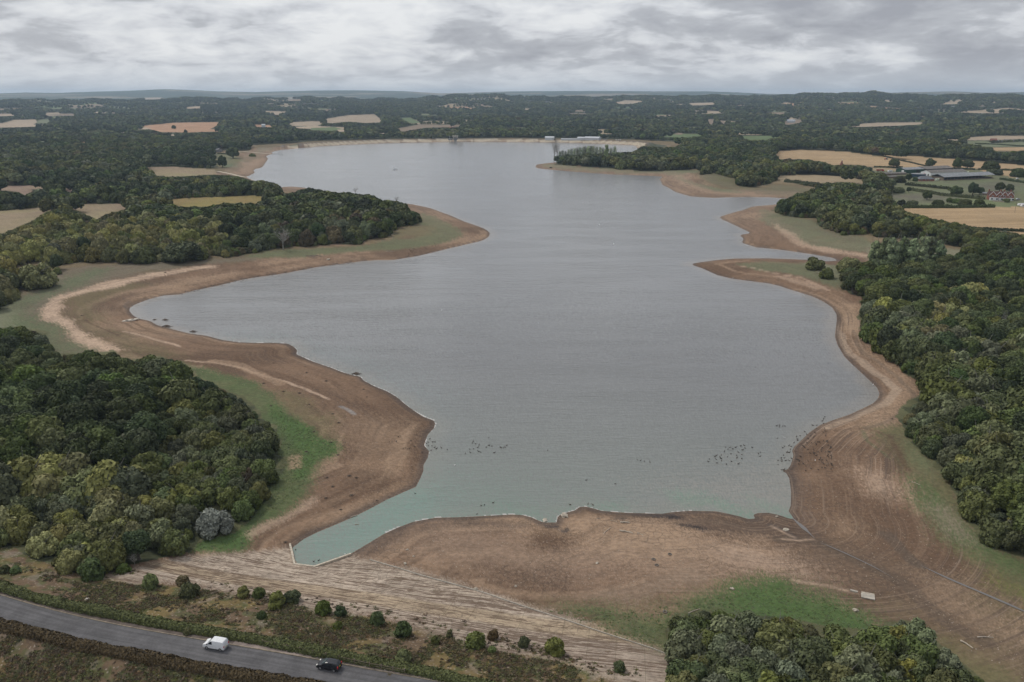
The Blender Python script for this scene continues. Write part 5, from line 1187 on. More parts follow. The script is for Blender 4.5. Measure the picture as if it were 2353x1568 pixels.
# ------------------------------------------------------------------ scrub tufts, shrubs, single trees
tcoll = bpy.data.collections.new('tuft_kinds')
def tuft(i, mat, n=26, leaf=0.16, sq=0.6):
    g = np.random.default_rng(900+i); P = g.normal(size=(n, 3))*0.45; P[:, 2] = np.abs(P[:, 2])*sq; nv = P+g.normal(size=P.shape)*0.4+[0, 0, 0.4]; nv /= np.linalg.norm(nv, axis=1)[:, None]
    A, B = rot_basis(nv, g); s = leaf*g.uniform(0.6, 1.4, (n, 1)); Q = np.stack([P-A*s-B*s, P+A*s-B*s, P+A*s+B*s, P-A*s+B*s], 1).reshape(-1, 3)
    o = mesh_obj('t%02d' % i, Q, np.arange(len(Q)).reshape(-1, 4), mat, link=False); tcoll.objects.link(o)
TM = [leafmat('scrub_leaf', (0.082, 0.080, 0.036), 0.3), leafmat('scrub_dry', (0.118, 0.090, 0.048), 0.3), leafmat('scrub_rust', (0.090, 0.068, 0.042), 0.3), leafmat('scrub_bright', (0.095, 0.100, 0.038), 0.3)]
for i in range(8): tuft(i, TM[i % 4])
def in_poly_pts(poly, n, seed):
    """random land points inside a traced outline"""
    w3_ = unproj([p[0] for p in poly], [min(p[1], 1640) for p in poly])[:, :2]
    g = np.random.default_rng(seed); mn, mx = w3_.min(0), w3_.max(0); out_ = []
    q = g.uniform(mn, mx, (n*4, 2)); bx, by, _ = proj(q[:, 0], q[:, 1], zat(q[:, 0], q[:, 1])); m_ = pip(bx, by, poly); return q[m_][:n]
SCR = [(-250,1270),(40,1290),(200,1345),(260,1335),(300,1345),(480,1356),(600,1376),(850,1424),(1000,1454),(1150,1500),(1280,1520),(1400,1566),(1500,1620),(1250,1620),(1063,1552),(863,1512),(663,1476),(450,1438),(250,1402),(75,1362),(0,1338),(-250,1250)]
SCR2 = [(-250,1370),(0,1450),(200,1500),(400,1538),(588,1570),(900,1640),(-250,1700)]
q1_ = in_poly_pts(SCR, 16000, 5); q2_ = in_poly_pts(SCR2, 9000, 6); q = np.concatenate([q1_, q2_])
nn_ = fbm(q[:, 0], q[:, 1], 4.5, 3, 201)*0.6+fbm(q[:, 0], q[:, 1], 16, 3, 205)*0.4; q = q[nn_+rng.normal(0, 0.06, len(q)) > 0.50]
_, _al, _, _ = seg_dist(q[:, 0].astype(np.float32), q[:, 1].astype(np.float32), ROADC)
_e = [q]
for px, py in [(342,1352),(433,1371),(207,1330),(558,1373),(593,1374),(634,1397),(670,1384),(741,1413),(781,1417),(866,1437),(925,1465),(1092,1488),(1134,1470),(928,1524),(1203,1487),(1275,1504),(1423,1544),(282,1317),(1240,1496),(1340,1530)]:
    _p = up0(px, py); _e.append(rng.normal(0, 1.6, (22, 2))*[1.3, .7]+_p)
_e.append(in_poly_pts([(480,1352),(600,1372),(850,1418),(1000,1448),(1150,1494),(1280,1514),(1400,1558),(1500,1590),(1400,1530),(1200,1465),(1000,1410),(700,1370),(480,1335)], 240, 44))
q = np.concatenate(_e)
nq0 = None
sc_t = np.repeat(rng.uniform(0.25, 0.62, (len(q), 1)), 3, 1); sc_t[:, 2] *= 0.75
nq_ = fbm(q[:, 0], q[:, 1], 9, 3, 211); ti = (nq_*40).astype(int) % 4+4*rng.integers(0, 2, len(q)); ti = np.where(rng.random(len(q)) < 0.35, rng.integers(0, 8, len(q)), ti)
scatter('scrub_cover', np.column_stack([q, zat(q[:, 0], q[:, 1])]), ti, sc_t, tcoll, 'rusty and green scrub on the slopes beside the road')
q = np.concatenate([in_poly_pts([(620,930),(700,975),(745,1012),(775,1022),(760,1052),(725,1058),(700,1110),(650,1160),(580,1205),(560,1262),(430,1262),(560,1180),(640,1050)], 1500, 7), in_poly_pts([(1260,1404),(1470,1400),(1640,1370),(1800,1346),(1970,1392),(2050,1436),(1540,1500),(1400,1456)], 1100, 8)])
sc_t = np.repeat(rng.uniform(0.18, 0.36, (len(q), 1)), 3, 1); sc_t[:, 2] *= 0.5
GT = leafmat('meadow_leaf', (0.105, 0.138, 0.058), 0.35); gcoll = bpy.data.collections.new('grass_kinds')
for i in range(3): tuft(20+i, GT); o_ = bpy.data.objects['t%02d' % (20+i)]; tcoll.objects.unlink(o_); gcoll.objects.link(o_)
scatter('grass', np.column_stack([q, zat(q[:, 0], q[:, 1])]), rng.integers(0, 3, len(q)), sc_t, gcoll, 'short green weeds on the dry shore')

def mpp(px, py):            # metres per picture unit at a ground point
    x, y, z_ = up1(px, py); return (y*CP-(z_-CAM_Z)*SP)/FPX
SHR = [(342,1352,42,'fresh','bright olive round shrub on the pale stones near the left end of the slope'),(433,1371,46,'olive','wide olive shrub right of the bright round one on the stone slope'),(417,1344,32,'russet','thin pale shrub just above the wide olive shrub'),
 (207,1330,70,'dark','broad dark shrub at the left end of the stone slope'),(170,1308,42,'fresh','green shrub tucked behind the broad dark shrub'),(282,1317,34,'fresh','small green shrub at the upper left corner of the stones'),(8,1318,26,'olive','pale weedy shrub at the left picture edge'),
 (558,1373,38,'olive','left one of two touching shrubs above the van'),(593,1374,30,'fresh','right one of two touching shrubs above the van'),(634,1397,48,'olive','lower half of the joined shrub pair in the middle of the slope'),(670,1384,42,'dark','upper half of the joined shrub pair in the middle of the slope'),
 (741,1413,44,'fresh','round green shrub right of the joined pair on the stones'),(781,1417,30,'dark','small dull shrub beside the round green shrub'),(866,1437,40,'fresh','round shrub on the slope above the black car'),(925,1465,46,'dark','dark green leafy shrub right of the shrub above the car'),
 (1032,1465,20,'olive','tiny shrub alone on the pale stones'),(1092,1488,52,'fresh','largest round shrub on the right half of the stone slope'),(1134,1470,32,'russet','brownish shrub touching the largest round shrub'),(928,1524,38,'olive','dull green shrub in the scrub right of the car'),
 (1203,1487,34,'olive','small shrub on the right part of the stones'),(1275,1504,50,'olive','flat spreading shrub on the right part of the stones'),(1423,1544,38,'dark','round shrub near the lower right end of the stone slope'),
 (600,1422,24,'fresh','small bright bush in the scrub above the van'),(775,1447,26,'fresh','small bright bush in the scrub below the round shrub'),(1000,1480,24,'olive','low weedy bush beside the leafy shrub'),(1130,1500,20,'fresh','small bright bush below the largest round shrub'),(430,1460,22,'olive','low weed clump above the hedge near the van'),(365,1432,22,'olive','low weed clump above the hedge left of the van'),
 (35,1318,22,'fresh','small green bush near the left edge'),(1470,1594,30,'olive','shrub at the bottom edge of the stones'),(130,1300,30,'olive','weedy bush below the lower left wood')]
for px, py, w, c, lab in SHR:
    x, y, z_ = up1(px, py); r_ = w*mpp(px, py)/2*0.98
    o = plant('shrub', c, x, y+r_*0.4, r_, lab, 'shrub', 'shrubs on the embankment', hs_=random.uniform(0.7, 0.95)); o.scale = (r_*random.uniform(.85, 1.15), r_*random.uniform(.8, 1.1), o.scale[2]); o.rotation_euler = (random.uniform(-.12, .12), random.uniform(-.12, .12), random.random()*6)
SOLO = {'silver': leafmat('silver_leaves', (0.22, 0.235, 0.20), 0.35, True), 'yellow': leafmat('pale_willow_leaves', (0.21, 0.215, 0.095), 0.25, True), 'olive': leafmat('olive_leaves', (0.14, 0.15, 0.06), 0.25, True), 'fresh': leafmat('fresh_leaves', (0.12, 0.14, 0.045), 0.25, True), 'mid': leafmat('bush_leaves', (0.075, 0.088, 0.04), 0.25, True), 'gold': leafmat('golden_leaves', (0.22, 0.21, 0.05), 0.25, True)}
SB = [(487,1230,84,'silver','silvery white leaved bush at the lower edge of the left wood',0.85),(1876,621,46,'olive','upper of two lone bushes on the fourth spit',0.75),(1901,641,34,'fresh','lower of two lone bushes on the fourth spit',0.95),
 (78,664,84,'yellow','large drooping willow standing alone at the left edge of the bay',0.9),(1955,628,58,'yellow','yellowish bush beside the poplars on the right',0.8),(320,606,48,'mid','dark round bush in front of the willow belt',0.9),(416,603,96,'mid','wide dark bush in front of the willow belt',0.6),
 (1786,402,30,'mid','round bush at the tip of the right peninsula wood',0.8),(1716,428,44,'mid','broad bush at the shore corner of the right peninsula wood',0.7),(925,516,16,'olive','pale bush at the inner side of the left peninsula point',0.8),(2080,1572,80,'gold','golden green bush at the bottom edge',0.9)]
for px, py, w, c, lab, hz2 in SB:
    x, y, z_ = up1(px, py); r_ = w*mpp(px, py)/2
    key = ('willow', c) if ('willow', c) in PROTO else ('willow', 'yellow')
    sm = SOLO[c if c in SOLO else 'mid']; me_ = PROTO[key][0].copy(); me_.materials[0] = sm
    plant('willow', key[1], x, y+r_*0.4, r_, lab, 'bush', 'single bushes by the water', hs_=hz2, mesh=me_)
# free-standing trees (x, base y, width, height in quarter units of the zoomed picture)
ZT = [(1155,857,100,82,'dark','lone round tree left of the path in the stubble field'),(1488,847,100,82,'mid','second lone round tree in the stubble field behind the green shed'),(1735,867,85,102,'mid','left tree of the close pair in the stubble field'),(1830,867,110,85,'dark','right tree of the close pair in the stubble field'),
 (2045,872,160,90,'fresh','broad spreading pale green oak in the stubble field'),(2300,938,150,92,'dark','big round tree at the right picture edge beside the stubble'),(1460,1150,95,77,'dark','round dark tree alone in the meadow below the farm'),(1730,1107,115,87,'dark','round tree left of the tall dark tree near the cottages'),
 (1880,1102,95,112,'dark','tall dark tree left of the cottages'),(1945,1100,80,70,'fresh','pale green tree right of the tall dark tree'),(2125,1072,85,77,'mid','left tree behind the cottages'),(2215,1077,80,72,'mid','right tree behind the cottages'),
 (1222,1202,75,58,'dark','leftmost bush in the row above the straight hedge'),(1325,1204,110,48,'dark','low wide bush second from the left in the row above the straight hedge'),(1560,1204,110,67,'dark','third bush in the row above the straight hedge'),(1665,1178,60,52,'mid','small round bush behind the row above the straight hedge'),
 (1730,1180,85,50,'mid','twin of the small round bush behind the row'),(1810,1204,120,72,'dark','large bush in the row above the straight hedge'),(1940,1202,100,67,'dark','rightmost bush in the row above the straight hedge'),(2190,1170,70,40,'dark','bush in front of the cottages'),
 (1205,992,120,75,'fresh','pale green willow in the farm garden'),(1350,990,55,52,'fresh','small yellow green bush beside the bungalow'),(1290,972,62,66,'dark','dark small tree behind the garden bushes of the farm'),(1000,1035,230,155,'dark','huge dark oak left of the farm garden'),(1120,1010,110,60,'dark','dark bush below the huge oak'),
 (1070,1090,110,80,'dark','dark tree at the top of the third spit wood'),(1200,1085,110,60,'mid','bush at the end of the long hedge'),(1290,1080,45,45,'dark','small bush beside the garden hedge'),(1660,1065,22,20,'mid','tiny bush in the meadow above the long hedge'),(2090,920,120,50,'dark','dark bushes right of the long open barn'),(2030,905,60,40,'dark','dark bush below the spreading oak'),
 (1110,1600,0,0,'','')]
for x_, y_, w, h_, c, lab in ZT:
    if not w: continue
    px, py = 1764.8+x_/4, 172.3+y_/4; x, y, z_ = up1(px, py); k_ = mpp(px, py); r_ = w/4*k_/2
    if h_/w > 0.68: plant('oak', c, x, y, r_, lab, 'tree', 'free standing trees in the fields', hs_=max(0.75, h_/4*k_/(2.1*r_))*1.15).location.z -= 0.3*r_
    else: plant('willow', c if ('willow', c) in PROTO else 'mid', x, y, r_, lab, 'bush', 'bushes in the fields', hs_=max(0.6, h_/4*k_/(1.65*r_)*0.95))
for px, py, w, h_, c, lab in [(536,364,32,24,'dark','spreading dark oak beside the pale boathouse track'),(512,385,22,27,'dark','upright dark tree below the spreading oak'),(400,297,11,9,'mid','lone tree standing in the orange field'),(427,308,9,10,'mid','small tree at the lower edge of the orange field'),(580,360,16,8,'olive','bush at the end of the boathouse hedge'),
    (463,386,14,14,'olive','pale bush in front of the wood by the mown field'),(480,387,12,12,'olive','bush beside the pale one by the mown field'),(1439,281,9,6,'dark','left lone tree in the hill field'),(1447,281,8,6,'dark','right lone tree in the hill field')]:
    x, y, z_ = up1(px, py); k_ = mpp(px, py); r_ = w*k_/2
    plant('oak' if c != 'olive' else 'willow', c, x, y, r_, lab, 'tree', 'free standing trees in the fields', hs_=max(0.7, h_*k_/(2.1*r_))*1.15).location.z -= 0.3*r_
# tall poplars at the tip of the right peninsula
for i, (x_, top) in enumerate([(389,705),(412,712),(440,700),(462,690),(490,698),(518,685),(545,675),(572,672),(598,668),(622,662),(650,660),(672,655),(700,652),(722,650),(745,652),(775,658),(806,660),(834,668),(865,628),(905,668),(938,655)]):
    px = 1176.5+x_/4; pb = 376.0-(2.5 if i % 2 else 0)-(x_-389)/4*0.012; pt = 172.3+top/4
    x, y, z_ = up1(px, pb); k_ = mpp(px, pb); H_ = (pb-pt)*k_; H_ = min(H_, 28)
    if i < 2:
        continue
    dense = i == 18
    o = plant('poplar', 'grey', x, y, H_/5.4*0.98, ('dense green poplar, tallest of the row on the right peninsula' if dense else 'tall sparse poplar in the row at the tip of the right peninsula'), 'tree', 'poplars on the right peninsula', hs_=1.0, mesh=(PROTO[('poplar', 'olive')][0] if dense else None))
    if dense: o.scale = (H_/5.4*1.1, H_/5.4*1.1, H_/3.6); [setattr(ch, 'data', TR_POP2) for ch in o.children if ch.name.startswith('trunk')]
for i, (x_, top) in enumerate([(965,125),(1050,105),(1110,100),(1215,98),(1300,100),(1395,96),(1460,98),(1545,125)]):
    px = 1764.8+x_/4; pb = 621.0+(i % 3)*2; pt = 517+top/4; x, y, z_ = up1(px, pb); H_ = (pb-pt)*mpp(px, pb)*0.97
    o = plant('poplar', 'olive', x, y, H_/3.6, ['leftmost','second','third','fourth','fifth','sixth','seventh','rightmost'][i]+' of the grey green poplars above the large right wood', 'tree', 'poplars above the right wood', trunk=TR_POP2)
# dead trees
DT = [trunk_mesh('trunk', BARKP, 31+i, h=1.5, r=0.05, limbs=16, spread=0.75, rise=0.9, twigs=9) for i in range(2)]
for px, py, h_, mi, lab in [(651,575,44,0,'bare silver grey dead tree in front of the left peninsula wood'),(817,446,12,1,'small bare tree above the skyline of the left peninsula wood'),(912,468,14,1,'bare twiggy tree at the end of the left peninsula wood'),(1273,376,44,0,'leafless tree at the very tip of the right peninsula'),(1279.5,374.5,42,1,'second leafless tree at the tip of the right peninsula'),
                            (2292,760,40,0,'dead grey branches standing out of the large right wood'),(2225,925,30,1,'small dead branches in the large right wood'),(873,466,9,0,'thin bare tree by the water behind the left peninsula wood'),(310,1300,26,1,'dry bare bush at the foot of the lower left wood')]:
    x, y, z_ = up1(px, py); s_ = h_*mpp(px, py)/2.0
    o = bpy.data.objects.new('dead_tree', None); COL.objects.link(o); o.location = (x, y, z_); o.scale = (s_, s_, s_*1.05); o.rotation_euler = (0, 0, px)
    if 1270 < px < 1285: o.scale = (s_*0.45, s_*0.45, s_*1.15)
    tag(o, lab, 'dead tree', 'dead trees'); t_ = bpy.data.objects.new('trunk', DT[mi]); COL.objects.link(t_); t_.parent = o

# trickles of water left on the mud
M_STREAM = bpy.data.materials.new('shallow_water'); M_STREAM.use_nodes = True; _b = M_STREAM.node_tree.nodes['Principled BSDF']; _b.inputs['Base Color'].default_value = (0.17, 0.16, 0.15, 1); _b.inputs['Roughness'].default_value = 0.35; _b.inputs['IOR'].default_value = 1.33
def stream(pts, w0, w1, lab):
    l3 = smooth(densify(dl(pts), 1.5), 6); n = len(l3); t = np.gradient(l3, axis=0); t /= np.linalg.norm(t, axis=1)[:, None]; nn = np.stack([-t[:, 1], t[:, 0]], 1)
    w = (w0+(w1-w0)*np.linspace(0, 1, n))*(0.7+0.7*fbm(np.arange(n)*1.0, np.zeros(n), 5, 3, 71))*np.clip(np.minimum(np.arange(n), n-1-np.arange(n))/4, 0.05, 1)
    rows = []
    for k in (-1, -.5, 0, .5, 1):
        q = l3+nn*(w*k/2)[:, None]; rows.append(np.column_stack([q, zat(q[:, 0], q[:, 1])+0.07]))
    zc = np.max([r[:, 2] for r in rows], 0)
    for r in rows: r[:, 2] = zc+0.03
    V = np.concatenate(rows); F = [(k*n+i, k*n+i+1, (k+1)*n+i+1, (k+1)*n+i) for k in range(4) for i in range(n-1)]
    o = mesh_obj('stream', V, [f[::-1] for f in F], M_STREAM); o['kind'] = 'structure'; o['label'] = lab
stream([(2115,1300),(2165,1324),(2215,1346.5),(2265,1367),(2310,1386),(2353,1405),(2420,1436)], 0.7, 0.6, 'narrow strip of shallow water below the right wood')
stream([(1882,1246.5),(1925,1264),(1965,1284),(2005,1299),(2040,1324),(2060,1333)], 0.55, .2, 'trickle of water in the dark mud channel')
stream([(1822,1192),(1840,1208),(1858,1224),(1872,1238)], 2.2, .8, 'shallow outflow at the corner of the reservoir')
# ------------------------------------------------------------------ vehicles on the road
def hdg(px, py, off=0.0):
    x, y, _ = up1(px, py); d = ((RLN-np.array([x, y]))**2).sum(1); i = int(np.argmin(d)); t = RLN[min(i+2, len(RLN)-1)]-RLN[max(i-2, 0)]
    return x, y, math.atan2(t[1], t[0])
def shell(mb, prof, hw, taper_z, top_in, mi=0):
    """closed body from a side outline; above taper_z the sides lean in"""
    zt = max(z_ for _, z_ in prof)
    f = lambda z_: hw if z_ <= taper_z else hw-top_in*(z_-taper_z)/(zt-taper_z)
    n = len(prof); V = [(x, -f(z_), z_) for x, z_ in prof]+[(x, f(z_), z_) for x, z_ in prof]
    mb.add(V, [tuple(range(n)), tuple(range(2*n-1, n-1, -1))]+[(i, i+n, (i+1) % n+n, (i+1) % n) for i in range(n)], mi); return f
def pane(f, side, pts, off=0.012):
    V = [(x, side*(f(z_)+off), z_) for x, z_ in pts]+[(x, side*(f(z_)-0.01), z_) for x, z_ in pts]; n = len(pts)
    return V, [tuple(range(n)), tuple(range(2*n-1, n-1, -1))]+[(i, i+n, (i+1) % n+n, (i+1) % n) for i in range(n)]
def wheels(r_, xs, hw, rad):
    for x in xs:
        for sgn in (-1, 1):
            w_ = MB(); th = [(rad*math.cos(a), rad*math.sin(a)) for a in np.linspace(0, 6.2832, 21)[:-1]]
            V = [(c, -0.1, s_) for c, s_ in th]+[(c, 0.1, s_) for c, s_ in th]
            w_.add(V, [tuple(range(20)), tuple(range(39, 19, -1))]+[(k, k+20, (k+1) % 20+20, (k+1) % 20) for k in range(20)]); o = w_.build('wheel', M_TYRE, r_); o.location = (x, sgn*(hw-0.07), rad)
            m_ = MB(); V = [(c*0.62, sgn*0.108, s_*0.62) for c, s_ in th]+[(c*0.2, sgn*0.125, s_*0.2) for c, s_ in th]
            m_.add(V, [(k, (k+1) % 20, (k+1) % 20+20, k+20) for k in range(20)]+[tuple(range(20, 40))]); m_.build('rim', M_RIM, o)
# small white van, nose to the left
x, y, a = hdg(497, 1488)
van = root('van', x, y, ROAD_Z+0.035, a+math.pi, 'white panel van on the road with its nose to the left', 'van')
prof = [(-2.10,0.32),(-2.14,0.62),(-2.14,0.95),(-2.06,1.55),(-1.92,1.82),(-1.0,1.87),(0.2,1.86),(0.55,1.80),(1.28,1.13),(1.95,0.98),(2.16,0.80),(2.20,0.45),(2.12,0.28)]
mb = MB(); vf = shell(mb, prof, 0.88, 0.95, 0.15); mb.build('body', M_WHITE, van, bevel=0.05)
mb = MB(); mb.box(-2.0, 2.0, -0.80, 0.80, 0.18, 0.33); mb.build('underbody', M_TRIM, van)
mb = MB(); V = [(1.26, -0.72, 1.17), (1.26, 0.72, 1.17), (0.60, 0.64, 1.79), (0.60, -0.64, 1.79)]; mb.add(V+[(p[0]+0.03, p[1], p[2]+0.03) for p in V], [(0,1,2,3),(7,6,5,4),(0,4,5,1),(1,5,6,2),(2,6,7,3),(3,7,4,0)]); mb.build('windscreen', M_GLASS, van)
for sgn in (-1, 1):
    mb = MB(); mb.add(*pane(vf, sgn, [(1.15,1.12),(0.62,1.66),(0.28,1.70),(0.24,1.14)])); mb.build('side_window', M_GLASS, van)
    mb = MB(); mb.add(*pane(vf, sgn, [(1.12,0.42),(1.12,1.08),(0.20,1.10),(0.20,0.42)], 0.008)); mb.build('door', M_WHITE, van)
    mb = MB(); mb.box(1.10, 1.28, sgn*0.88, sgn*1.05, 1.10, 1.27); mb.build('wing_mirror', M_TRIM, van)
    mb = MB(); mb.box(-2.165, -2.10, sgn*0.62, sgn*0.84, 0.75, 1.12); mb.build('tail_light', M_RED, van)
    mb = MB(); mb.box(2.02, 2.17, sgn*0.50, sgn*0.80, 0.72, 0.88); mb.build('headlight', M_LAMP, van)
mb = MB(); mb.box(-2.16, -2.12, -0.26, 0.26, 0.62, 0.73); mb.build('number_plate', M_PLATE, van)
mb = MB(); mb.box(-2.22, -2.08, -0.84, 0.84, 0.34, 0.52); mb.build('bumper', flat('van_bumper', (0.25, 0.25, 0.26), 0.7), van)
wheels(van, (1.38, -1.38), 0.88, 0.32)
# black hatchback
x, y, a = hdg(757, 1535)
car = root('car', x, y, ROAD_Z+0.035, a+math.pi, 'black family car on the road behind the white van, nose to the left', 'car')
prof = [(-1.98,0.30),(-2.05,0.60),(-2.02,0.98),(-1.86,1.30),(-1.62,1.50),(-0.9,1.59),(-0.1,1.60),(0.35,1.53),(1.15,1.06),(1.85,0.90),(2.10,0.68),(2.14,0.40),(2.05,0.26)]
mb = MB(); cf = shell(mb, prof, 0.89, 0.92, 0.24); mb.build('body', M_BLACK, car, bevel=0.06)
mb = MB(); V = [(1.13, -0.74, 1.095), (1.13, 0.74, 1.095), (0.42, 0.62, 1.51), (0.42, -0.62, 1.51)]; mb.add(V+[(p[0]+0.03, p[1], p[2]+0.03) for p in V], [(0,1,2,3),(7,6,5,4),(0,4,5,1),(1,5,6,2),(2,6,7,3),(3,7,4,0)]); mb.build('windscreen', flat('lit_glass', (0.09, 0.11, 0.12), 0.06, spec=0.9), car)
mb = MB(); V = [(-2.00, -0.66, 1.06), (-2.00, 0.66, 1.06), (-1.68, 0.58, 1.46), (-1.68, -0.58, 1.46)]; mb.add(V+[(p[0]-0.03, p[1], p[2]+0.02) for p in V], [(0,1,2,3),(7,6,5,4),(0,4,5,1),(1,5,6,2),(2,6,7,3),(3,7,4,0)]); mb.build('rear_window', M_GLASS, car)
for sgn in (-1, 1):
    for w4 in ([(1.02,1.05),(0.38,1.42),(0.05,1.46),(0.0,1.04)], [(-0.08,1.04),(-0.05,1.46),(-0.85,1.45),(-0.95,1.05)], [(-1.03,1.05),(-0.95,1.44),(-1.50,1.36),(-1.68,1.10)]):
        mb = MB(); mb.add(*pane(cf, sgn, w4)); mb.build('side_window', M_GLASS, car)
    mb = MB(); mb.box(0.95, 1.12, sgn*0.90, sgn*1.06, 1.0, 1.14); mb.build('wing_mirror', M_BLACK, car)
    mb = MB(); mb.box(-2.09, -1.95, sgn*0.66, sgn*0.86, 0.72, 1.16); mb.build('tail_light', M_RED, car)
    mb = MB(); mb.box(1.92, 2.12, sgn*0.52, sgn*0.84, 0.64, 0.82); mb.build('headlight', M_LAMP, car)
mb = MB(); mb.box(-2.085, -2.03, -0.26, 0.26, 0.74, 0.86); mb.build('number_plate', M_PLATE, car)
mb = MB(); mb.box(-2.10, -1.98, -0.84, 0.84, 0.34, 0.52); mb.build('bumper', M_TRIM, car)
wheels(car, (1.32, -1.30), 0.89, 0.33)
# wooden rail fence between path and hedge
FL = dl([(604,1483),(660,1494),(720,1507),(780,1520),(850,1535),(930,1550)])
FL = densify(FL, 2.1); fr_ = root('rail_fence', FL[0][0], FL[0][1], 0, 0, 'weathered wooden post and rail fence half hidden in the roadside hedge', 'fence'); fr_.location = (0, 0, 0)
for i, p in enumerate(FL):
    z_ = float(zat(p[0], p[1])); MB().box(p[0]-0.07, p[0]+0.07, p[1]-0.07, p[1]+0.07, z_-0.1, z_+1.25).build('post', M_WOOD, fr_)
for hz_ in (0.55, 1.0):
    mb = MB()
    for i in range(len(FL)-1):
        if i % 7 in (5,): continue
        a_, b_ = FL[i], FL[i+1]; mb.bar((a_[0], a_[1], float(zat(*a_))+hz_), (b_[0], b_[1], float(zat(*b_))+hz_), 0.05, 4)
    mb.build('rail', M_WOOD, fr_)
# concrete edge round the inlet
ED = to_plane([(669,1254),(673.5,1272),(679,1299),(723,1304.5),(804,1276)], 0.0)
mb = MB()
for i in range(len(ED)-1):
    a_, b_ = ED[i], ED[i+1]; t = (b_-a_)/np.linalg.norm(b_-a_); n_ = np.array([t[1], -t[0]])*0.45
    a0, b0 = a_-t*0.2, b_+t*0.2
    V = [(*(a0), -0.6), (*(b0), -0.6), (*(b0+n_), -0.6), (*(a0+n_), -0.6)]; V += [(v[0], v[1], 0.55+0.004*i) for v in V]
    mb.add(V, [(0,3,2,1),(4,5,6,7),(0,1,5,4),(1,2,6,5),(2,3,7,6),(3,0,4,7)])
tag(mb.build('inlet_wall', flat('pale_concrete', (0.50, 0.44, 0.35), 0.9)), 'low pale concrete wall edging the square end of the turquoise inlet', 'wall')
TL = dl([(850,1287),(960,1320),(1120,1365),(1250,1409),(1400,1459),(1500,1491),(1558,1514)]); mb = MB()
TL = densify(TL, 4)
for i in range(len(TL)-1):
    a_, b_ = TL[i], TL[i+1]; t = (b_-a_)/np.linalg.norm(b_-a_); n_ = np.array([t[1], -t[0]])*0.16
    V = [(*a_, 0), (*b_, 0), (*(b_+n_), 0), (*(a_+n_), 0)]; V = [(v[0], v[1], float(zat(v[0], v[1]))-0.3) for v in V]+[(v[0], v[1], float(zat(v[0], v[1]))+0.22) for v in V]
    mb.add(V, [(0,3,2,1),(4,5,6,7),(0,1,5,4),(1,2,6,5),(2,3,7,6),(3,0,4,7)])
tag(mb.build('toe_kerb', M_CONC), 'long concrete kerb along the foot of the stone slope', 'kerb')

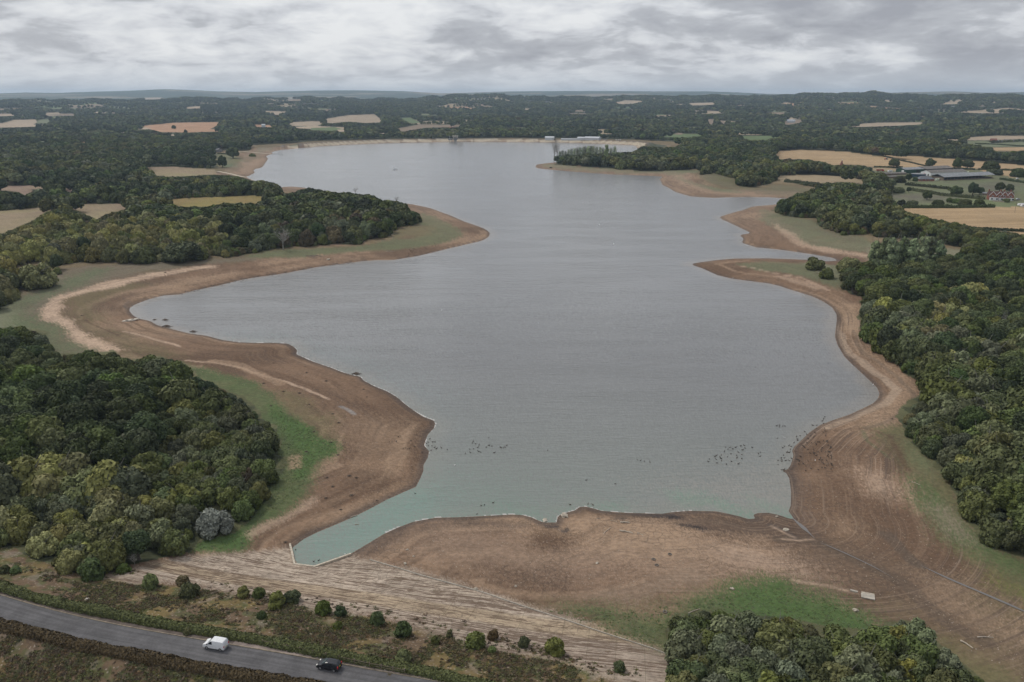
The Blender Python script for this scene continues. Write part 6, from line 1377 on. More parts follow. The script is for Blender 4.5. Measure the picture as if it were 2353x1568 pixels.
# ------------------------------------------------------------------ buildings
def frame2(pa, pb):
    a_ = np.array(up1(*pa)); b_ = np.array(up1(*pb)); d = b_[:2]-a_[:2]; return a_, float(np.linalg.norm(d)), math.atan2(d[1], d[0])
def gable(nm, pa, pb, depth, h, rise, wall, roofm, label, cat='barn', along=True, over=0.4, doors=(), wins=(), chim=(), open_side=False, rot=0.0, group=None, zoff=0.0):
    """pa, pb: picture points of the two front corners; x runs along the front, y away from it"""
    a_, Lg, ang = frame2(pa, pb); ang += rot
    r_ = root(nm, a_[0], a_[1], float(zat(a_[0], a_[1]))-0.1+zoff, ang, label, cat, group)
    mb = MB(); D = depth
    if open_side:
        mb.box(0, Lg, D-0.2, D, 0, h); mb.box(0, 0.2, 0, D, 0, h*0.9); mb.box(0, Lg, 0.0, 0.15, 0, 1.0); mb.build('wall', wall, r_)
        for k in range(int(Lg/6)+1): MB().box(k*6.0, k*6.0+0.3, -0.05, 0.25, 0, h).build('post', M_WOOD, r_)
        MB().box(0.5, Lg-0.5, 2.0, D-1, 0, h*0.35).build('hay_stack', M_DARKIN, r_)
    else:
        if along: V = [(0,0,0),(Lg,0,0),(Lg,D,0),(0,D,0),(0,0,h),(Lg,0,h),(Lg,D,h),(0,D,h),(0,D/2,h+rise),(Lg,D/2,h+rise)]; F = [(0,1,5,4),(1,2,6,9,5),(2,3,7,6),(3,0,4,8,7),(4,5,9,8),(6,7,8,9),(0,3,2,1)]
        else: V = [(0,0,0),(Lg,0,0),(Lg,D,0),(0,D,0),(0,0,h),(Lg,0,h),(Lg,D,h),(0,D,h),(Lg/2,0,h+rise),(Lg/2,D,h+rise)]; F = [(0,1,5,8,4),(1,2,6,5),(2,3,7,9,6),(3,0,4,7),(4,8,9,7),(5,6,9,8),(0,3,2,1)]
        mb.add(V, F); mb.build('wall', wall, r_)
    o_ = over; t_ = 0.18; k = rise/(D/2) if along else rise/(Lg/2)
    mb = MB()
    if along: prof = [(-o_, h-o_*k+0.02), (D/2, h+rise+0.02), (D+o_, h-o_*k+0.02), (D+o_, h-o_*k+t_), (D/2, h+rise+t_+0.05), (-o_, h-o_*k+t_)]; V = [(-o_, p, q) for p, q in prof]+[(Lg+o_, p, q) for p, q in prof]
    else: prof = [(-o_, h-o_*k+0.02), (Lg/2, h+rise+0.02), (Lg+o_, h-o_*k+0.02), (Lg+o_, h-o_*k+t_), (Lg/2, h+rise+t_+0.05), (-o_, h-o_*k+t_)]; V = [(p, -o_, q) for p, q in prof]+[(p, D+o_, q) for p, q in prof]
    mb.add(V, [(0,1,2,3,4,5)[::-1], (6,7,8,9,10,11)]+[(i, (i+1) % 6, (i+1) % 6+6, i+6) for i in range(6)]); rf = mb.build('roof', roofm, r_)
    for (x0, x1, z1, side, m_) in doors:
        if side == 'f': MB().box(x0, x1, -0.06, 0.04, 0.05, z1).build('door', m_, r_)
        else: MB().box(-0.06, 0.04, x0, x1, 0.05, z1).build('door', m_, r_)
    for (x0, x1, z0, z1) in wins:
        w_ = MB().box(x0, x1, -0.05, 0.05, z0, z1).build('window', M_WHITE, r_); MB().box(x0+0.1, x1-0.1, -0.07, -0.045, z0+0.1, z1-0.1).build('pane', M_GLASS, w_)
    for (x0, y0) in chim: MB().box(x0-0.4, x0+0.4, y0-0.4, y0+0.4, h+rise*0.4, h+rise+1.3).build('chimney', M_BRICK, r_ if not rf else rf)
    return r_
gable('farm_barn', (2079,399), (2127,396), 16, 5.0, 2.0, M_GREENW, M_ROOFG, 'green clad barn with grey roof and white door beside the blue tank', doors=((2, 6, 4.2, 's', M_WHITE), (20, 26, 4.0, 'f', M_DARKIN)))
gable('farm_barn', (2126,396.5), (2189,393.5), 20, 4.5, 2.6, M_DARKIN, M_ROOFD, 'long brown roofed barn behind the others, right of the green one')
gable('farm_barn', (2138,405), (2221,401), 17, 4.4, 2.6, M_WHITE, M_ROOFD, 'long barn with patched brown roof and white end wall', doors=((3, 5, 2.4, 's', M_DARKIN), (9, 12, 3.0, 's', M_RED)))
gable('farm_barn', (2168,415.5), (2282,410), 18, 4.6, 2.8, M_WOOD, M_ROOFG, 'longest open sided barn with grey roof at the front of the farm', open_side=True, over=1.2)
gable('farm_shed', (2034,404), (2083,401.5), 9, 2.6, 1.2, M_WOOD, M_ROOFD, 'low brown roofed shed left of the blue tank', 'shed')
gable('farm_shed', (2040,411), (2062,409), 6, 2.4, 1.0, M_WOOD, M_ROOFD, 'tumbledown grey shed among the garden bushes of the farm', 'shed')
# bungalow with hipped roof
a_, Lg, ang = frame2((2112,416.8), (2147,416.5)); r_ = root('bungalow', a_[0], a_[1], None, ang, 'small brick bungalow with grey hipped roof in front of the barns', 'house')
MB().box(0, Lg, 0, 11, 0, 2.6).build('wall', M_BRICK, r_)
mb = MB(); mb.add([(-.6,-.6,2.55),(Lg+.6,-.6,2.55),(Lg+.6,11.6,2.55),(-.6,11.6,2.55),(5.5,5.5,6.0),(Lg-5.5,5.5,6.0)], [(0,1,5,4),(1,2,5),(2,3,4,5),(3,0,4),(0,3,2,1)]); mb.build('roof', M_SLATE, r_)
for x0 in (2, 8, 12): w_ = MB().box(x0, x0+1.6, -0.06, 0.04, 0.9, 2.1).build('window', M_WHITE, r_); MB().box(x0+.15, x0+1.45, -0.08, -0.05, 1.0, 2.0).build('pane', M_GLASS, w_)
x, y, _ = up1(2110, 408); r_ = root('slurry_tank', x, y, None, 0, 'round dark blue steel tank beside the green barn', 'tank'); mb = MB(); mb.cyl(0, 0, 0, 4.6, 8.8, 32); mb.build('tank_wall', M_TANK, r_); mb = MB(); mb.cyl(0, 0, 4.6, 4.8, 9.0, 32); mb.build('rim', M_ROOFG, r_)
def caravan(px, py, lab, rot=0.0, L_=6.0, group='caravans'):
    x, y, _ = up1(px, py); r_ = root('caravan', x, y, None, rot, lab, 'caravan', group)
    MB().prism([(-L_/2,0.5),(-L_/2-.25,1.2),(-L_/2+.2,2.5),(L_/2-.3,2.6),(L_/2+.1,1.5),(L_/2,0.5)], -1.1, 1.1).build('body', M_WHITE, r_, bevel=0.08)
    MB().box(-L_/2+0.8, L_/2-1.0, -1.13, -1.09, 1.5, 2.1).build('window', M_GLASS, r_)
    for sx in (-0.4, 0.5): w_ = MB(); w_.prism([(sx+0.33*math.cos(q_), 0.34+0.33*math.sin(q_)) for q_ in np.linspace(0, 6.28, 13)[:-1]], -1.12, -0.95); w_.build('wheel', M_TYRE, r_)
    return r_
caravan(2045, 396, 'white caravan in the yard left of the green barn', 0.1); caravan(2346, 474, 'white caravan at the right picture edge below the cottages', 0.2, 6.5); caravan(2352.5, 476, 'second white caravan cut by the right picture edge', 0.1)
def parked(px, py, lab, m_, rot=0.0, nm='parked_car', cat='car', s_=1.0, group=None):
    x, y, _ = up1(px, py); r_ = root(nm, x, y, None, rot, lab, cat, group); r_.scale = (s_,)*3
    mb = MB(); f_ = shell(mb, [(-2.1,.35),(-2.1,.95),(-1.7,1.45),(-.2,1.52),(.5,1.45),(1.1,1.0),(2.0,.85),(2.1,.35)], .87, .95, .2); mb.build('body', m_, r_, bevel=0.05)
    for sg in (-1, 1): mb = MB(); mb.add(*pane(f_, sg, [(.95,1.02),(.42,1.38),(-1.5,1.36),(-1.75,1.02)])); mb.build('side_window', M_GLASS, r_)
    wheels(r_, (1.3, -1.3), .87, .33)
M_SILV = flat('silver_paint', (0.45, 0.47, 0.50), 0.3, 0.2)
parked(2339, 459.5, 'silver car parked right of the brick cottages', M_SILV, 0.2); parked(2338, 412, 'pale car beside the long open barn', M_WHITE, 0.3); parked(2011, 399, 'white car in the farm yard near the red lorry', M_WHITE, 0.1); parked(541, 337, 'pale car beside the mast at the boathouse', M_SILV, 0.0, s_=1.4)
for k, px in enumerate((1416, 1421, 1425.5)): parked(px, 322.6, ('left','middle','right')[k]+' one of three white vans parked behind the far dam', M_WHITE, 1.2, 'parked_van', 'van', 1.25, 'vans behind the far dam')
for k, px in enumerate((1386, 1390, 1394)): parked(px, 321.0, ('left','middle','right')[k]+' one of three pale cars beside the white hall behind the far dam', M_SILV, 0.3, 'parked_car', 'car', 1.0, 'cars beside the white hall')
x, y, _ = up1(1576, 329); parked(1576, 329.5, 'white van at the right end of the far dam', M_WHITE, 0.1, 'parked_van', 'van', 1.5)
# red lorry
x, y, _ = up1(2022, 394.5); r_ = root('lorry', x, y, None, 0.05, 'red lorry parked in the farm yard left of the caravan', 'lorry')
MB().box(-5, 3, -1.2, 1.2, 1.0, 3.2).build('body', flat('faded_red', (0.33, 0.12, 0.08), 0.6), r_); MB().prism([(3.1,.7),(3.1,3.0),(4.6,2.8),(5.1,1.8),(5.1,.7)], -1.15, 1.15).build('cab', M_RED, r_, bevel=.08); wheels(r_, (4.1, -2.2, -3.5), 1.2, .5)
# bales
k = 0
for (px, py, n_, lab) in [(2150, 414.5, 7, 'pile of pale wrapped bales at the white gable'), (2217, 398, 8, 'pale wrapped bales behind the long barns')]:
    for j in range(n_):
        x, y, _ = up1(px+(j % 4)*2.2, py+0.7*(j//4)); b_ = MB(); b_.prism([(.75*math.cos(q_), .75+.75*math.sin(q_)) for q_ in np.linspace(0, 6.28, 13)[:-1]], -.65, .65); o = b_.build('silage_bale', M_BALE); o.location = (x, y, float(zat(x, y))); o.rotation_euler = (0, 0, random.random()*3); o.scale = (1.5,)*3
        tag(o, lab, 'bale', lab)
# four gabled cottages
a_, Lg, ang = frame2((2271,459.5), (2328,461.5)); r_ = root('brick_cottages', a_[0], a_[1], None, ang, 'row of red brick cottages with four white edged gables', 'house')
MB().box(0, Lg, 0, 8, 0, 4.6).build('wall', M_BRICK, r_)
mb = MB(); V = [(-.4,-.4,4.55),(Lg+.4,-.4,4.55),(Lg+.4,8.4,4.55),(-.4,8.4,4.55),(-.4,4,8.2),(Lg+.4,4,8.2)]; mb.add(V, [(0,1,5,4),(1,2,5),(2,3,4,5),(3,0,4),(0,3,2,1)]); rf = mb.build('roof', M_TILE, r_)
for i, fx in enumerate((0.14, 0.42, 0.62, 0.86)):
    cx_ = Lg*fx; w_ = 2.9
    MB().add([(cx_-w_,-1.2,0),(cx_+w_,-1.2,0),(cx_+w_,3,0),(cx_-w_,3,0),(cx_-w_,-1.2,4.6),(cx_+w_,-1.2,4.6),(cx_+w_,3,4.6),(cx_-w_,3,4.6),(cx_,-1.2,7.9),(cx_,3.6,7.9)], [(0,1,5,8,4),(1,2,6,5),(3,0,4,7),(4,8,9,7),(5,6,9,8)]).build('gable', M_BRICK, r_)
    mb = MB()
    for sg in (-1, 1): mb.add([(cx_,-1.45,8.05),(cx_+sg*(w_+.5),-1.45,4.2),(cx_+sg*(w_+.5),-1.45,4.75),(cx_,-1.45,8.6),(cx_,-1.25,8.05),(cx_+sg*(w_+.5),-1.25,4.2),(cx_+sg*(w_+.5),-1.25,4.75),(cx_,-1.25,8.6)], [(0,1,2,3),(7,6,5,4),(0,4,5,1),(3,2,6,7),(1,5,6,2)])
    mb.build('bargeboard', M_WHITE, r_)
    mb = MB()
    for sg in (-1, 1): mb.add([(cx_,-1.2,8.2),(cx_+sg*(w_+.4),-1.2,4.45),(cx_+sg*(w_+.4),3.4,4.45),(cx_,4.2,8.2),(cx_,-1.2,8.0),(cx_+sg*(w_+.4),-1.2,4.25),(cx_+sg*(w_+.4),3.4,4.25),(cx_,4.2,8.0)], [(0,1,2,3),(7,6,5,4),(1,5,6,2),(0,4,5,1)])
    mb.build('gable_roof', M_TILE, r_)
    q_ = MB().box(cx_-.9, cx_+.9, -1.27, -1.18, 3.3, 4.6).build('window', M_WHITE, r_); MB().box(cx_-.7, cx_+.7, -1.30, -1.26, 3.45, 4.45).build('pane', M_GLASS, q_)
MB().box(Lg*.02, Lg*.36, -3.4, -1.3, 0, 2.7).build('porch', M_WHITE, r_); MB().box(Lg*.40, Lg*.97, -3.2, -1.3, 0, 2.5).build('porch', M_WHITE, r_)
for c_ in (.1, .3, .5, .72, .94): q_ = MB().box(Lg*c_-.7, Lg*c_+.7, -3.5, -3.15, .7, 2.0).build('window', M_GLASS, r_)
for c_ in (.02, .5, .64, .9): MB().box(Lg*c_-.55, Lg*c_+.55, 3.5, 4.5, 7.4, 10.0).build('chimney', M_BRICK, rf)
a_, Lg, ang = frame2((2281,463.5), (2308,465.5)); r_ = root('garden_fence', a_[0], a_[1], None, ang, 'pale board fence round the patio below the cottages', 'fence'); MB().box(0, Lg, 0, .1, 0, 1.2).build('panel', M_WOODP, r_); MB().box(Lg, Lg+.1, 0, 5, 0, 1.2).build('panel', M_WOODP, r_)
gable('garden_shed', (2257,449), (2268,449.5), 4, 2.2, .9, M_WOOD, M_ROOFG, 'little grey roofed shed left of the cottages', 'shed')
# hop kiln with conical roof
x, y, _ = up1(1932, 393); r_ = root('oast_house', x, y, None, 0, 'brick kiln with tall pointed conical roof among the farm trees', 'kiln')
MB().cyl(0, 0, 0, 6.5, 3.0, 20).build('tower', M_BRICK, r_); MB().cyl(0, 0, 6.5, 14.5, 3.2, 20, .35).build('roof', M_TILER, r_); MB().cyl(0, 0, 14.5, 16, .45, 8, .1).build('cowl', M_WHITE, r_)
# tractor
x, y, _ = up1(2036.5, 367.5); r_ = root('tractor', x, y, None, 2.6, 'small red and grey tractor working in the stubble field', 'tractor'); r_.scale = (1.3,)*3
MB().box(0, 2.2, -.45, .45, .8, 1.5).build('bonnet', M_RED, r_); MB().prism([(-1.2,.8),(-1.1,2.5),(.1,2.5),(.3,.8)], -.65, .65).build('cab', M_GLASS, r_); MB().box(-1.25, .2, -.7, .7, 2.5, 2.62).build('cab_roof', M_WHITE, r_)
wheels(r_, (-.8,), 1.0, .8); wheels(r_, (1.7,), .85, .5)
# pole in the stubble
x, y, _ = up1(2331.6, 489); r_ = root('utility_pole', x, y, None, 0, 'thin dark pole standing in the lower stubble field', 'pole'); MB().bar((0,0,-.2), (0,0,9), .16, 8, .11).build('pole', M_WOOD, r_); MB().box(-1.0, 1.0, -.06, .06, 8.2, 8.35).build('crossarm', M_WOOD, r_)
# far buildings
gable('farmhouse', (2278,326.5), (2291,326.5), 9, 4, 3.4, M_BRICK, M_TILER, 'red roofed farmhouse among trees near the far right edge', 'house', group='far farm on the right')
gable('farm_shed', (2310,326), (2330,326), 12, 3, 2, M_CONCD, M_ROOFD, 'low grey sheds right of the far red roofed farmhouse', 'shed', group='far farm on the right')
gable('farm_shed', (2293,328), (2303,328), 9, 3, 1.6, M_CONCD, M_ROOFG, 'small grey shed beside the far red roofed farmhouse', 'shed', group='far farm on the right')
gable('white_house', (1414,301), (1424,301), 9, 6, 3, M_WHITE, M_SLATE, 'white house standing in the woods behind the far dam', 'house', wins=((3,5,3.5,5),(9,11,3.5,5)))
gable('white_hall', (1342,322.5), (1376,322), 24, 5.5, 2.5, M_METALW, M_METALW, 'large white roofed hall behind the far dam', 'hall', rot=0)
gable('white_shed', (1326,322.5), (1341,322.8), 14, 5.5, 2, M_METALW, M_METALW, 'smaller white shed joined to the left of the large white hall', 'shed')
gable('white_shed', (1289,323), (1340,323), 8, 3.8, .8, M_METALW, M_METALW, 'long low white roof just above the far dam crest', 'shed')
gable('white_shed', (1252,322.5), (1272,322.5), 14, 6, 2.8, M_METALW, M_METALW, 'separate white roofed shed left of the others behind the far dam', 'shed')
gable('red_barn', (660,309), (681,309), 18, 4, 7, M_DARKIN, M_TILE, 'barn with large red brown roof behind the left end of the far dam', 'barn')
gable('timbered_house', (1102,308), (1115,308), 10, 6, 3, M_WHITE, M_TILE, 'pale house with brown roof in the woods right of the valve tower', 'house', wins=((2,4,1,2.5),(7,9,1,2.5),(12,14,1,2.5),(2,4,3.5,5),(7,9,3.5,5),(12,14,3.5,5)))
for k, (px, py, w_, wm_, rm, lab) in enumerate([(1020,300.5,11,M_BRICK,M_TILE,'brown roofed house in the hamlet behind the valve tower, left one'),(1034,300,9,M_BRICK,M_TILER,'red roofed house in the hamlet behind the valve tower, middle one'),(1046,299.5,10,M_WHITE,M_TILE,'brick and white house in the hamlet behind the valve tower, right one'),(201,316.5,9,M_BRICK,M_TILER,'red roofed cottage in the woods on the left'),
   (474,271,10,M_CONCD,M_SLATE,'grey stone house in the woods above the orange field'),(605,293,8,M_METALW,M_METALW,'pale shed beside the orange strip at the left'),(1257,237.5,9,M_WHITE,M_SLATE,'tiny white house high on the wooded hill'),(1305,268,7,M_WHITE,M_SLATE,'tiny white cottage in the woods above the far dam'),(1101,230,12,M_WHITE,M_SLATE,'pale house on the wooded hill skyline, left one'),(1112,230,7,M_WHITE,M_SLATE,'pale house on the wooded hill skyline, right one'),
   (1818,282,18,M_METALW,M_METALW,'pale sheds in a clearing on the right hillside'),(2190,249,16,M_WHITE,M_ROOFG,'pale buildings by the fields near the right horizon'),(2108,252.5,8,M_WHITE,M_SLATE,'tiny white house on the right hillside, left one'),(2134,254,8,M_WHITE,M_SLATE,'tiny white house on the right hillside, right one'),(452,232,9,M_BRICK,M_TILE,'small brown house on the left hillside')]):
    m_ = mpp(px, py)
    gable('cottage', (px-w_/2, py), (px+w_/2, py), 9, 4.0 if m_ < 1.3 else 7, 3.2, wm_, rm, lab, 'house')
# boathouse, mast, tracks
gable('boathouse', (480,349.5), (500,350.5), 14, 4.0, 2.6, M_CONCD, M_SLATE, 'grey roofed boathouse at the edge of the left wood', 'boathouse', doors=((2,5,2.6,'f',M_WHITE),), wins=((8,11,1,2.6),(13,16,1,2.6)))
x, y, _ = up1(530, 345.5); r_ = root('mast', x, y, None, 0, 'thin white mast beside the boathouse', 'mast'); MB().bar((0,0,0), (0,0,14), .22, 6, .14).build('pole', M_WHITE, r_)
def ramp_(pts, w, lab, nm='slipway', h_=.25, mat=None):
    l3 = densify(dl(pts), 6.0); mb = MB()
    for i in range(len(l3)-1):
        a_, b_ = l3[i], l3[i+1]; t = (b_-a_)/np.linalg.norm(b_-a_); n_ = np.array([-t[1], t[0]])*w/2
        V = [(*(a_-n_), 0), (*(b_-n_), 0), (*(b_+n_), 0), (*(a_+n_), 0)]; zz_ = [max(float(zat(v[0], v[1])), -.2) for v in V]
        V = [(v[0], v[1], q-.4) for v, q in zip(V, zz_)]+[(v[0], v[1], q+h_) for v, q in zip(V, zz_)]
        mb.add(V, [(0,3,2,1),(4,5,6,7),(0,1,5,4),(1,2,6,5),(2,3,7,6),(3,0,4,7)])
    return tag(mb.build(nm, mat or flat('slipway_concrete', (0.52, 0.45, 0.35), 0.9)), lab, 'ramp')
ramp_([(501,394.5),(520,398),(545,404),(562,407.5),(570,408)], 5, 'pale concrete slipway running down to the water on the far left shore')
ramp_([(504,346.8),(535,347.5),(560,348.6),(590,351.5),(610,353),(624,354.2)], 6, 'pale straight track from the boathouse down to the jetty', 'track', .1)
ramp_([(624,354.3),(650,354.6)], 3, 'thin dark jetty reaching into the far left corner of the water', 'jetty', .5, M_CONCD)
# ------------------------------------------------------------------ valve tower in the water
x, y, _ = up1(1046.5, 327.6); r_ = root('valve_tower', x, y, 0, 0, 'concrete valve tower with overhanging top standing in the water at the far dam', 'tower')
MB().box(-3.4, 3.4, -3.4, 3.4, -2, 6.2).build('shaft', M_CONC, r_)
MB().add([(-3.8,-3.8,6.2),(3.8,-3.8,6.2),(3.8,3.8,6.2),(-3.8,3.8,6.2),(-6.8,-6,9),(8.0,-6,9),(8.0,6,9),(-6.8,6,9)], [(0,1,5,4),(1,2,6,5),(2,3,7,6),(3,0,4,7),(4,5,6,7),(0,3,2,1)]).build('deck', M_CONCD, r_)
MB().add([(-4.6,-4.2,9.01),(5.0,-4.2,9.01),(5.0,4.2,9.01),(-4.6,4.2,9.01),(-7.2,-6,15),(6.6,-6,15),(6.6,6,15),(-7.2,6,15)], [(0,1,5,4),(1,2,6,5),(2,3,7,6),(3,0,4,7),(4,5,6,7),(0,3,2,1)]).build('gauge_house', M_CONC, r_)
MB().box(-3.4, 3.8, -4.9, -4.3, 9.8, 11.4).build('window', M_GLASS, r_); MB().box(-7.5, 6.9, -6.3, 6.3, 15.01, 15.6).build('roof', M_CONC, r_)
MB().add([(-16,-3.5,6.0),(-7,-3.5,6.0),(-7,3.5,6.0),(-16,3.5,6.0),(-18.5,-4.5,9),(-6.9,-4.5,9),(-6.9,4.5,9),(-18.5,4.5,9)], [(0,1,5,4),(1,2,6,5),(2,3,7,6),(3,0,4,7),(4,5,6,7),(0,3,2,1)]).build('platform', M_CONCD, r_)
for p_ in ((-14.5, -2), (-10, -2), (-14.5, 2), (-10, 2)): MB().box(p_[0]-.6, p_[0]+.6, p_[1]-.6, p_[1]+.6, -2, 6.0).build('leg', M_CONC, r_)
MB().bar((-13.5,0,9), (-13.5,0,16), .25, 6).build('mast', M_WHITE, r_); MB().bar((0,0,15.6), (0,0,18), .2, 6).build('mast', M_WHITE, r_)
# ------------------------------------------------------------------ things on and beside the water
x, y, _ = up1(907, 390); r_ = root('motor_boat', x, y, 0, 3.0, 'small white motor boat alone on the far water', 'boat')
MB().add([(-3,-1.1,-.2),(1.4,-1.1,-.2),(3.2,0,-.1),(1.4,1.1,-.2),(-3,1.1,-.2),(-3.1,-1.3,.8),(1.6,-1.3,.9),(3.8,0,1.05),(1.6,1.3,.9),(-3.1,1.3,.8)], [(0,1,6,5),(1,2,7,6),(2,3,8,7),(3,4,9,8),(4,0,5,9),(5,6,7,8,9),(4,3,2,1,0)]).build('hull', M_WHITE, r_)
MB().prism([(-.8,.85),(-.7,2.2),(.6,2.3),(1.3,.9)], -.8, .8).build('cabin', M_WHITE, r_); MB().box(-.6, .7, -.83, -.79, 1.4, 1.95).build('window', M_GLASS, r_); MB().box(-3.5, -3.0, -.25, .25, .1, 1.3).build('engine', M_BLACK, r_)
for px, py, lab in [(1377, 516.5, 'upper white buoy floating in mid water'), (1410, 561.5, 'lower white buoy floating in mid water')]:
    x, y, _ = up1(px, py); r_ = root('buoy', x, y, 0, 0, lab, 'buoy', 'white buoys'); v_, f_ = ICO2; mesh_obj('float', v_*[.55,.55,.5]+[0,0,.15], [tuple(q) for q in f_], M_WHITE, r_, True); MB().bar((0,0,.5), (0,0,1.0), .05).build('eye', M_TRIM, r_)
x1_, y1_, _ = up1(279.5, 739.5); x2_, y2_, _ = up1(319.5, 735.5); cx_, cy_ = (x1_+x2_)/2, (y1_+y2_)/2; Lp = math.hypot(x2_-x1_, y2_-y1_)
r_ = root('stranded_hull', cx_, cy_, None, math.atan2(y2_-y1_, x2_-x1_), 'long pale pointed hull lying on the mud at the tip of the left bay', 'boat')
xs2 = np.linspace(-Lp/2, Lp/2, 15); ws = 1.5*np.clip(1-(np.abs(xs2)/(Lp/2))**2.2, 0.03, 1)
V = []; F = []
for q, w_ in zip(xs2, ws): V += [(q, -w_, .12), (q, -w_*.92, .55), (q, w_*.92, .55), (q, w_, .12), (q, w_*.6, -.1), (q, -w_*.6, -.1)]
for i in range(14): F += [(i*6+k, i*6+(k+1) % 6, (i+1)*6+(k+1) % 6, (i+1)*6+k) for k in range(6)]
F += [tuple(range(6)), tuple(range(14*6+5, 14*6-1, -1))]; mesh_obj('hull', V, F, flat('bleached_hull', (0.50, 0.45, 0.38), 0.85, nscale=.8, namt=.3), r_)
for q in (-1.6, 1.2): MB().box(q-.7, q+.7, -.5, .5, .553, .60).build('hatch', M_DARKIN, r_)
# tree stumps left on the old bed
def stump_mesh(i):
    g = np.random.default_rng(70+i); mb = MB(); mb.path([(0,0,-.1),(0,0,.35),(.05,.02,.7)], [.42,.34,.28], 8)
    for k in range(7):
        a_ = k*.9+g.uniform(-.2, .2); l = g.uniform(.9, 1.5); mb.path([(0,0,.45),(math.cos(a_)*l*.5, math.sin(a_)*l*.5, .36),(math.cos(a_+.2)*l, math.sin(a_+.2)*l, .02)], [.2,.13,.05], 5)
    o = mb.build('s', flat('stump_wood', (0.135, 0.105, 0.082), .95)); me_ = o.data; bpy.data.objects.remove(o); return me_
SMs = [stump_mesh(i) for i in range(3)]
ST = [(588.2+a/4, 861.7+b/4) for a, b in [(70,80),(253,155),(400,170),(138,285),(488,273),(533,525),(688,622),(755,738),(463,708),(655,945),(858,930),(922,947),(705,1028),(877,1108),(642,1135),(705,360),(758,443),(1020,205),(990,135),(645,60),(780,1240),(1110,1155),(270,1540)]]+[(588.2+a/4, 517+b/4) for a, b in [(465,1360),(160,1272),(455,1300)]]+[(380,627),(384,751),(356,735.5),(442,763),(188,726),(2050,963)]
for i, (px, py) in enumerate(ST):
    x, y, z_ = up1(px, py); o = bpy.data.objects.new('tree_stump', SMs[i % 3]); COL.objects.link(o); o.location = (x, y, z_); s_ = random.uniform(.4, .7); o.scale = (s_, s_, s_*random.uniform(.7, 1)); o.rotation_euler = (0, 0, random.random()*6)
    tag(o, 'dark rooted tree stump on the bare mud of the left shore' if px < 1100 else 'dark branchy stump below the right wood', 'stump', 'tree stumps left on the shore' if px < 1100 else None)
def log_(px, py, l, r0, rot, lab, mat=None, nm='log', fork=False):
    l *= .75; r0 *= .8; x, y, z_ = up1(px, py); mb = MB(); mb.path([(-l/2,0,r0*.6),(-l*.1,.08,r0),(l/2,0,r0*.7)], [r0, r0*.9, r0*.6], 8)
    if fork: mb.path([(l*.1,0,r0),(l*.35,.5,r0*1.6),(l*.45,.9,r0*1.2)], [r0*.5, r0*.35, r0*.15], 6); mb.path([(-l*.2,0,r0),(-l*.3,-.6,r0*1.4)], [r0*.45, r0*.15], 6)
    o = mb.build(nm, mat or M_WOODP); o.location = (x, y, z_); o.rotation_euler = (0, 0, rot); tag(o, lab, 'log', 'driftwood on the mud'); return o
log_(1394.5, 1220.5, 5.0, .13, .95, 'straight pale pole lying slanted on the bottom mud flat'); log_(1439, 1223.5, 4.6, .25, -.4, 'forked pale driftwood on the bottom mud flat', fork=True); log_(1471, 1228, 2.4, .12, -.8, 'small pale branch right of the forked driftwood', fork=True)
log_(1436, 1202, 3.2, .28, -.1, 'flat pale driftwood near the black mud streak', fork=True); log_(2221, 1482, 3.4, .22, -1.1, 'thick pale log at the lower right mud'); log_(2264, 1465.5, 4.2, .16, -.05, 'long pale log right of the thick one at the lower right', fork=True)
log_(1376, 1192, 1.6, .1, .1, 'tiny pale stick near the water at the bottom flat'); log_(1410, 1198, 2.4, .08, -.4, 'thin stick at the edge of the black mud streak'); log_(2105, 1111.5, 3.2, .1, -.9, 'thin pale pole on the green right shore'); log_(813, 1187.5, 2.6, .16, .6, 'pale log at the water edge of the turquoise inlet')
log_(895, 578.5, 7, .25, .05, 'pale log on the left peninsula shore'); log_(1595, 1405, 4, .12, .5, 'grey stick beside the bottom thicket'); log_(478, 1368, 7, .12, .6, 'bare curved branch beside the wide olive shrub', M_WOOD, 'fallen_branch', True); log_(820, 1206, 1.4, .12, .1, 'short stick on the inlet bank')
# brushwood heap on the left peninsula
x, y, z_ = up1(721, 590); mb = MB(); g = np.random.default_rng(4)
for k in range(60):
    a_ = g.uniform(0, 6.28); p_ = g.normal(0, 2.2, 2); l = g.uniform(1.2, 3.2); zz_ = max(0.05, 1.0-np.hypot(*p_)*.25); mb.bar((p_[0]*2-math.cos(a_)*l, p_[1]-math.sin(a_)*l*.5, zz_*g.random()), (p_[0]*2+math.cos(a_)*l, p_[1]+math.sin(a_)*l*.5, zz_), .07, 4, .03)
o = mb.build('brushwood_heap', flat('grey_twigs', (0.21, 0.18, 0.155), .95)); o.location = (x, y, z_); tag(o, 'heap of grey brushwood on the left peninsula shore', 'brushwood')
# concrete slabs, rocks, tyres
def rock(px, py, s, lab, mat=None, sq=.5, seed=1, nm='rock', group='single rocks on the mud'):
    x, y, z_ = up1(px, py); v_, f_ = ICO2; g = np.random.default_rng(seed); vv = v_*(1+.16*g.normal(size=(len(v_), 1)))*[1, .75, sq]*s
    o = mesh_obj(nm, vv+[0, 0, s*sq*.4], [tuple(q) for q in f_], mat or M_STONE); o.location = (x, y, z_); o.rotation_euler = (0, 0, seed); return tag(o, lab, 'rock', group)
M_STONE = flat('pale_stone', (0.42, 0.37, 0.30), .9, nscale=1.5)
rock(1297, 1186.5, 1.1, 'big pale boulder beside the shore notch of the bottom flat', seed=2); rock(1965.5, 1403.5, .6, 'pale rock on the green patch above the bottom thicket', seed=3); rock(1372, 1295, .45, 'white rock in the middle of the bottom mud flat', seed=5); rock(1682, 1354, .5, 'pale rock at the edge of the bottom green patch', seed=6)
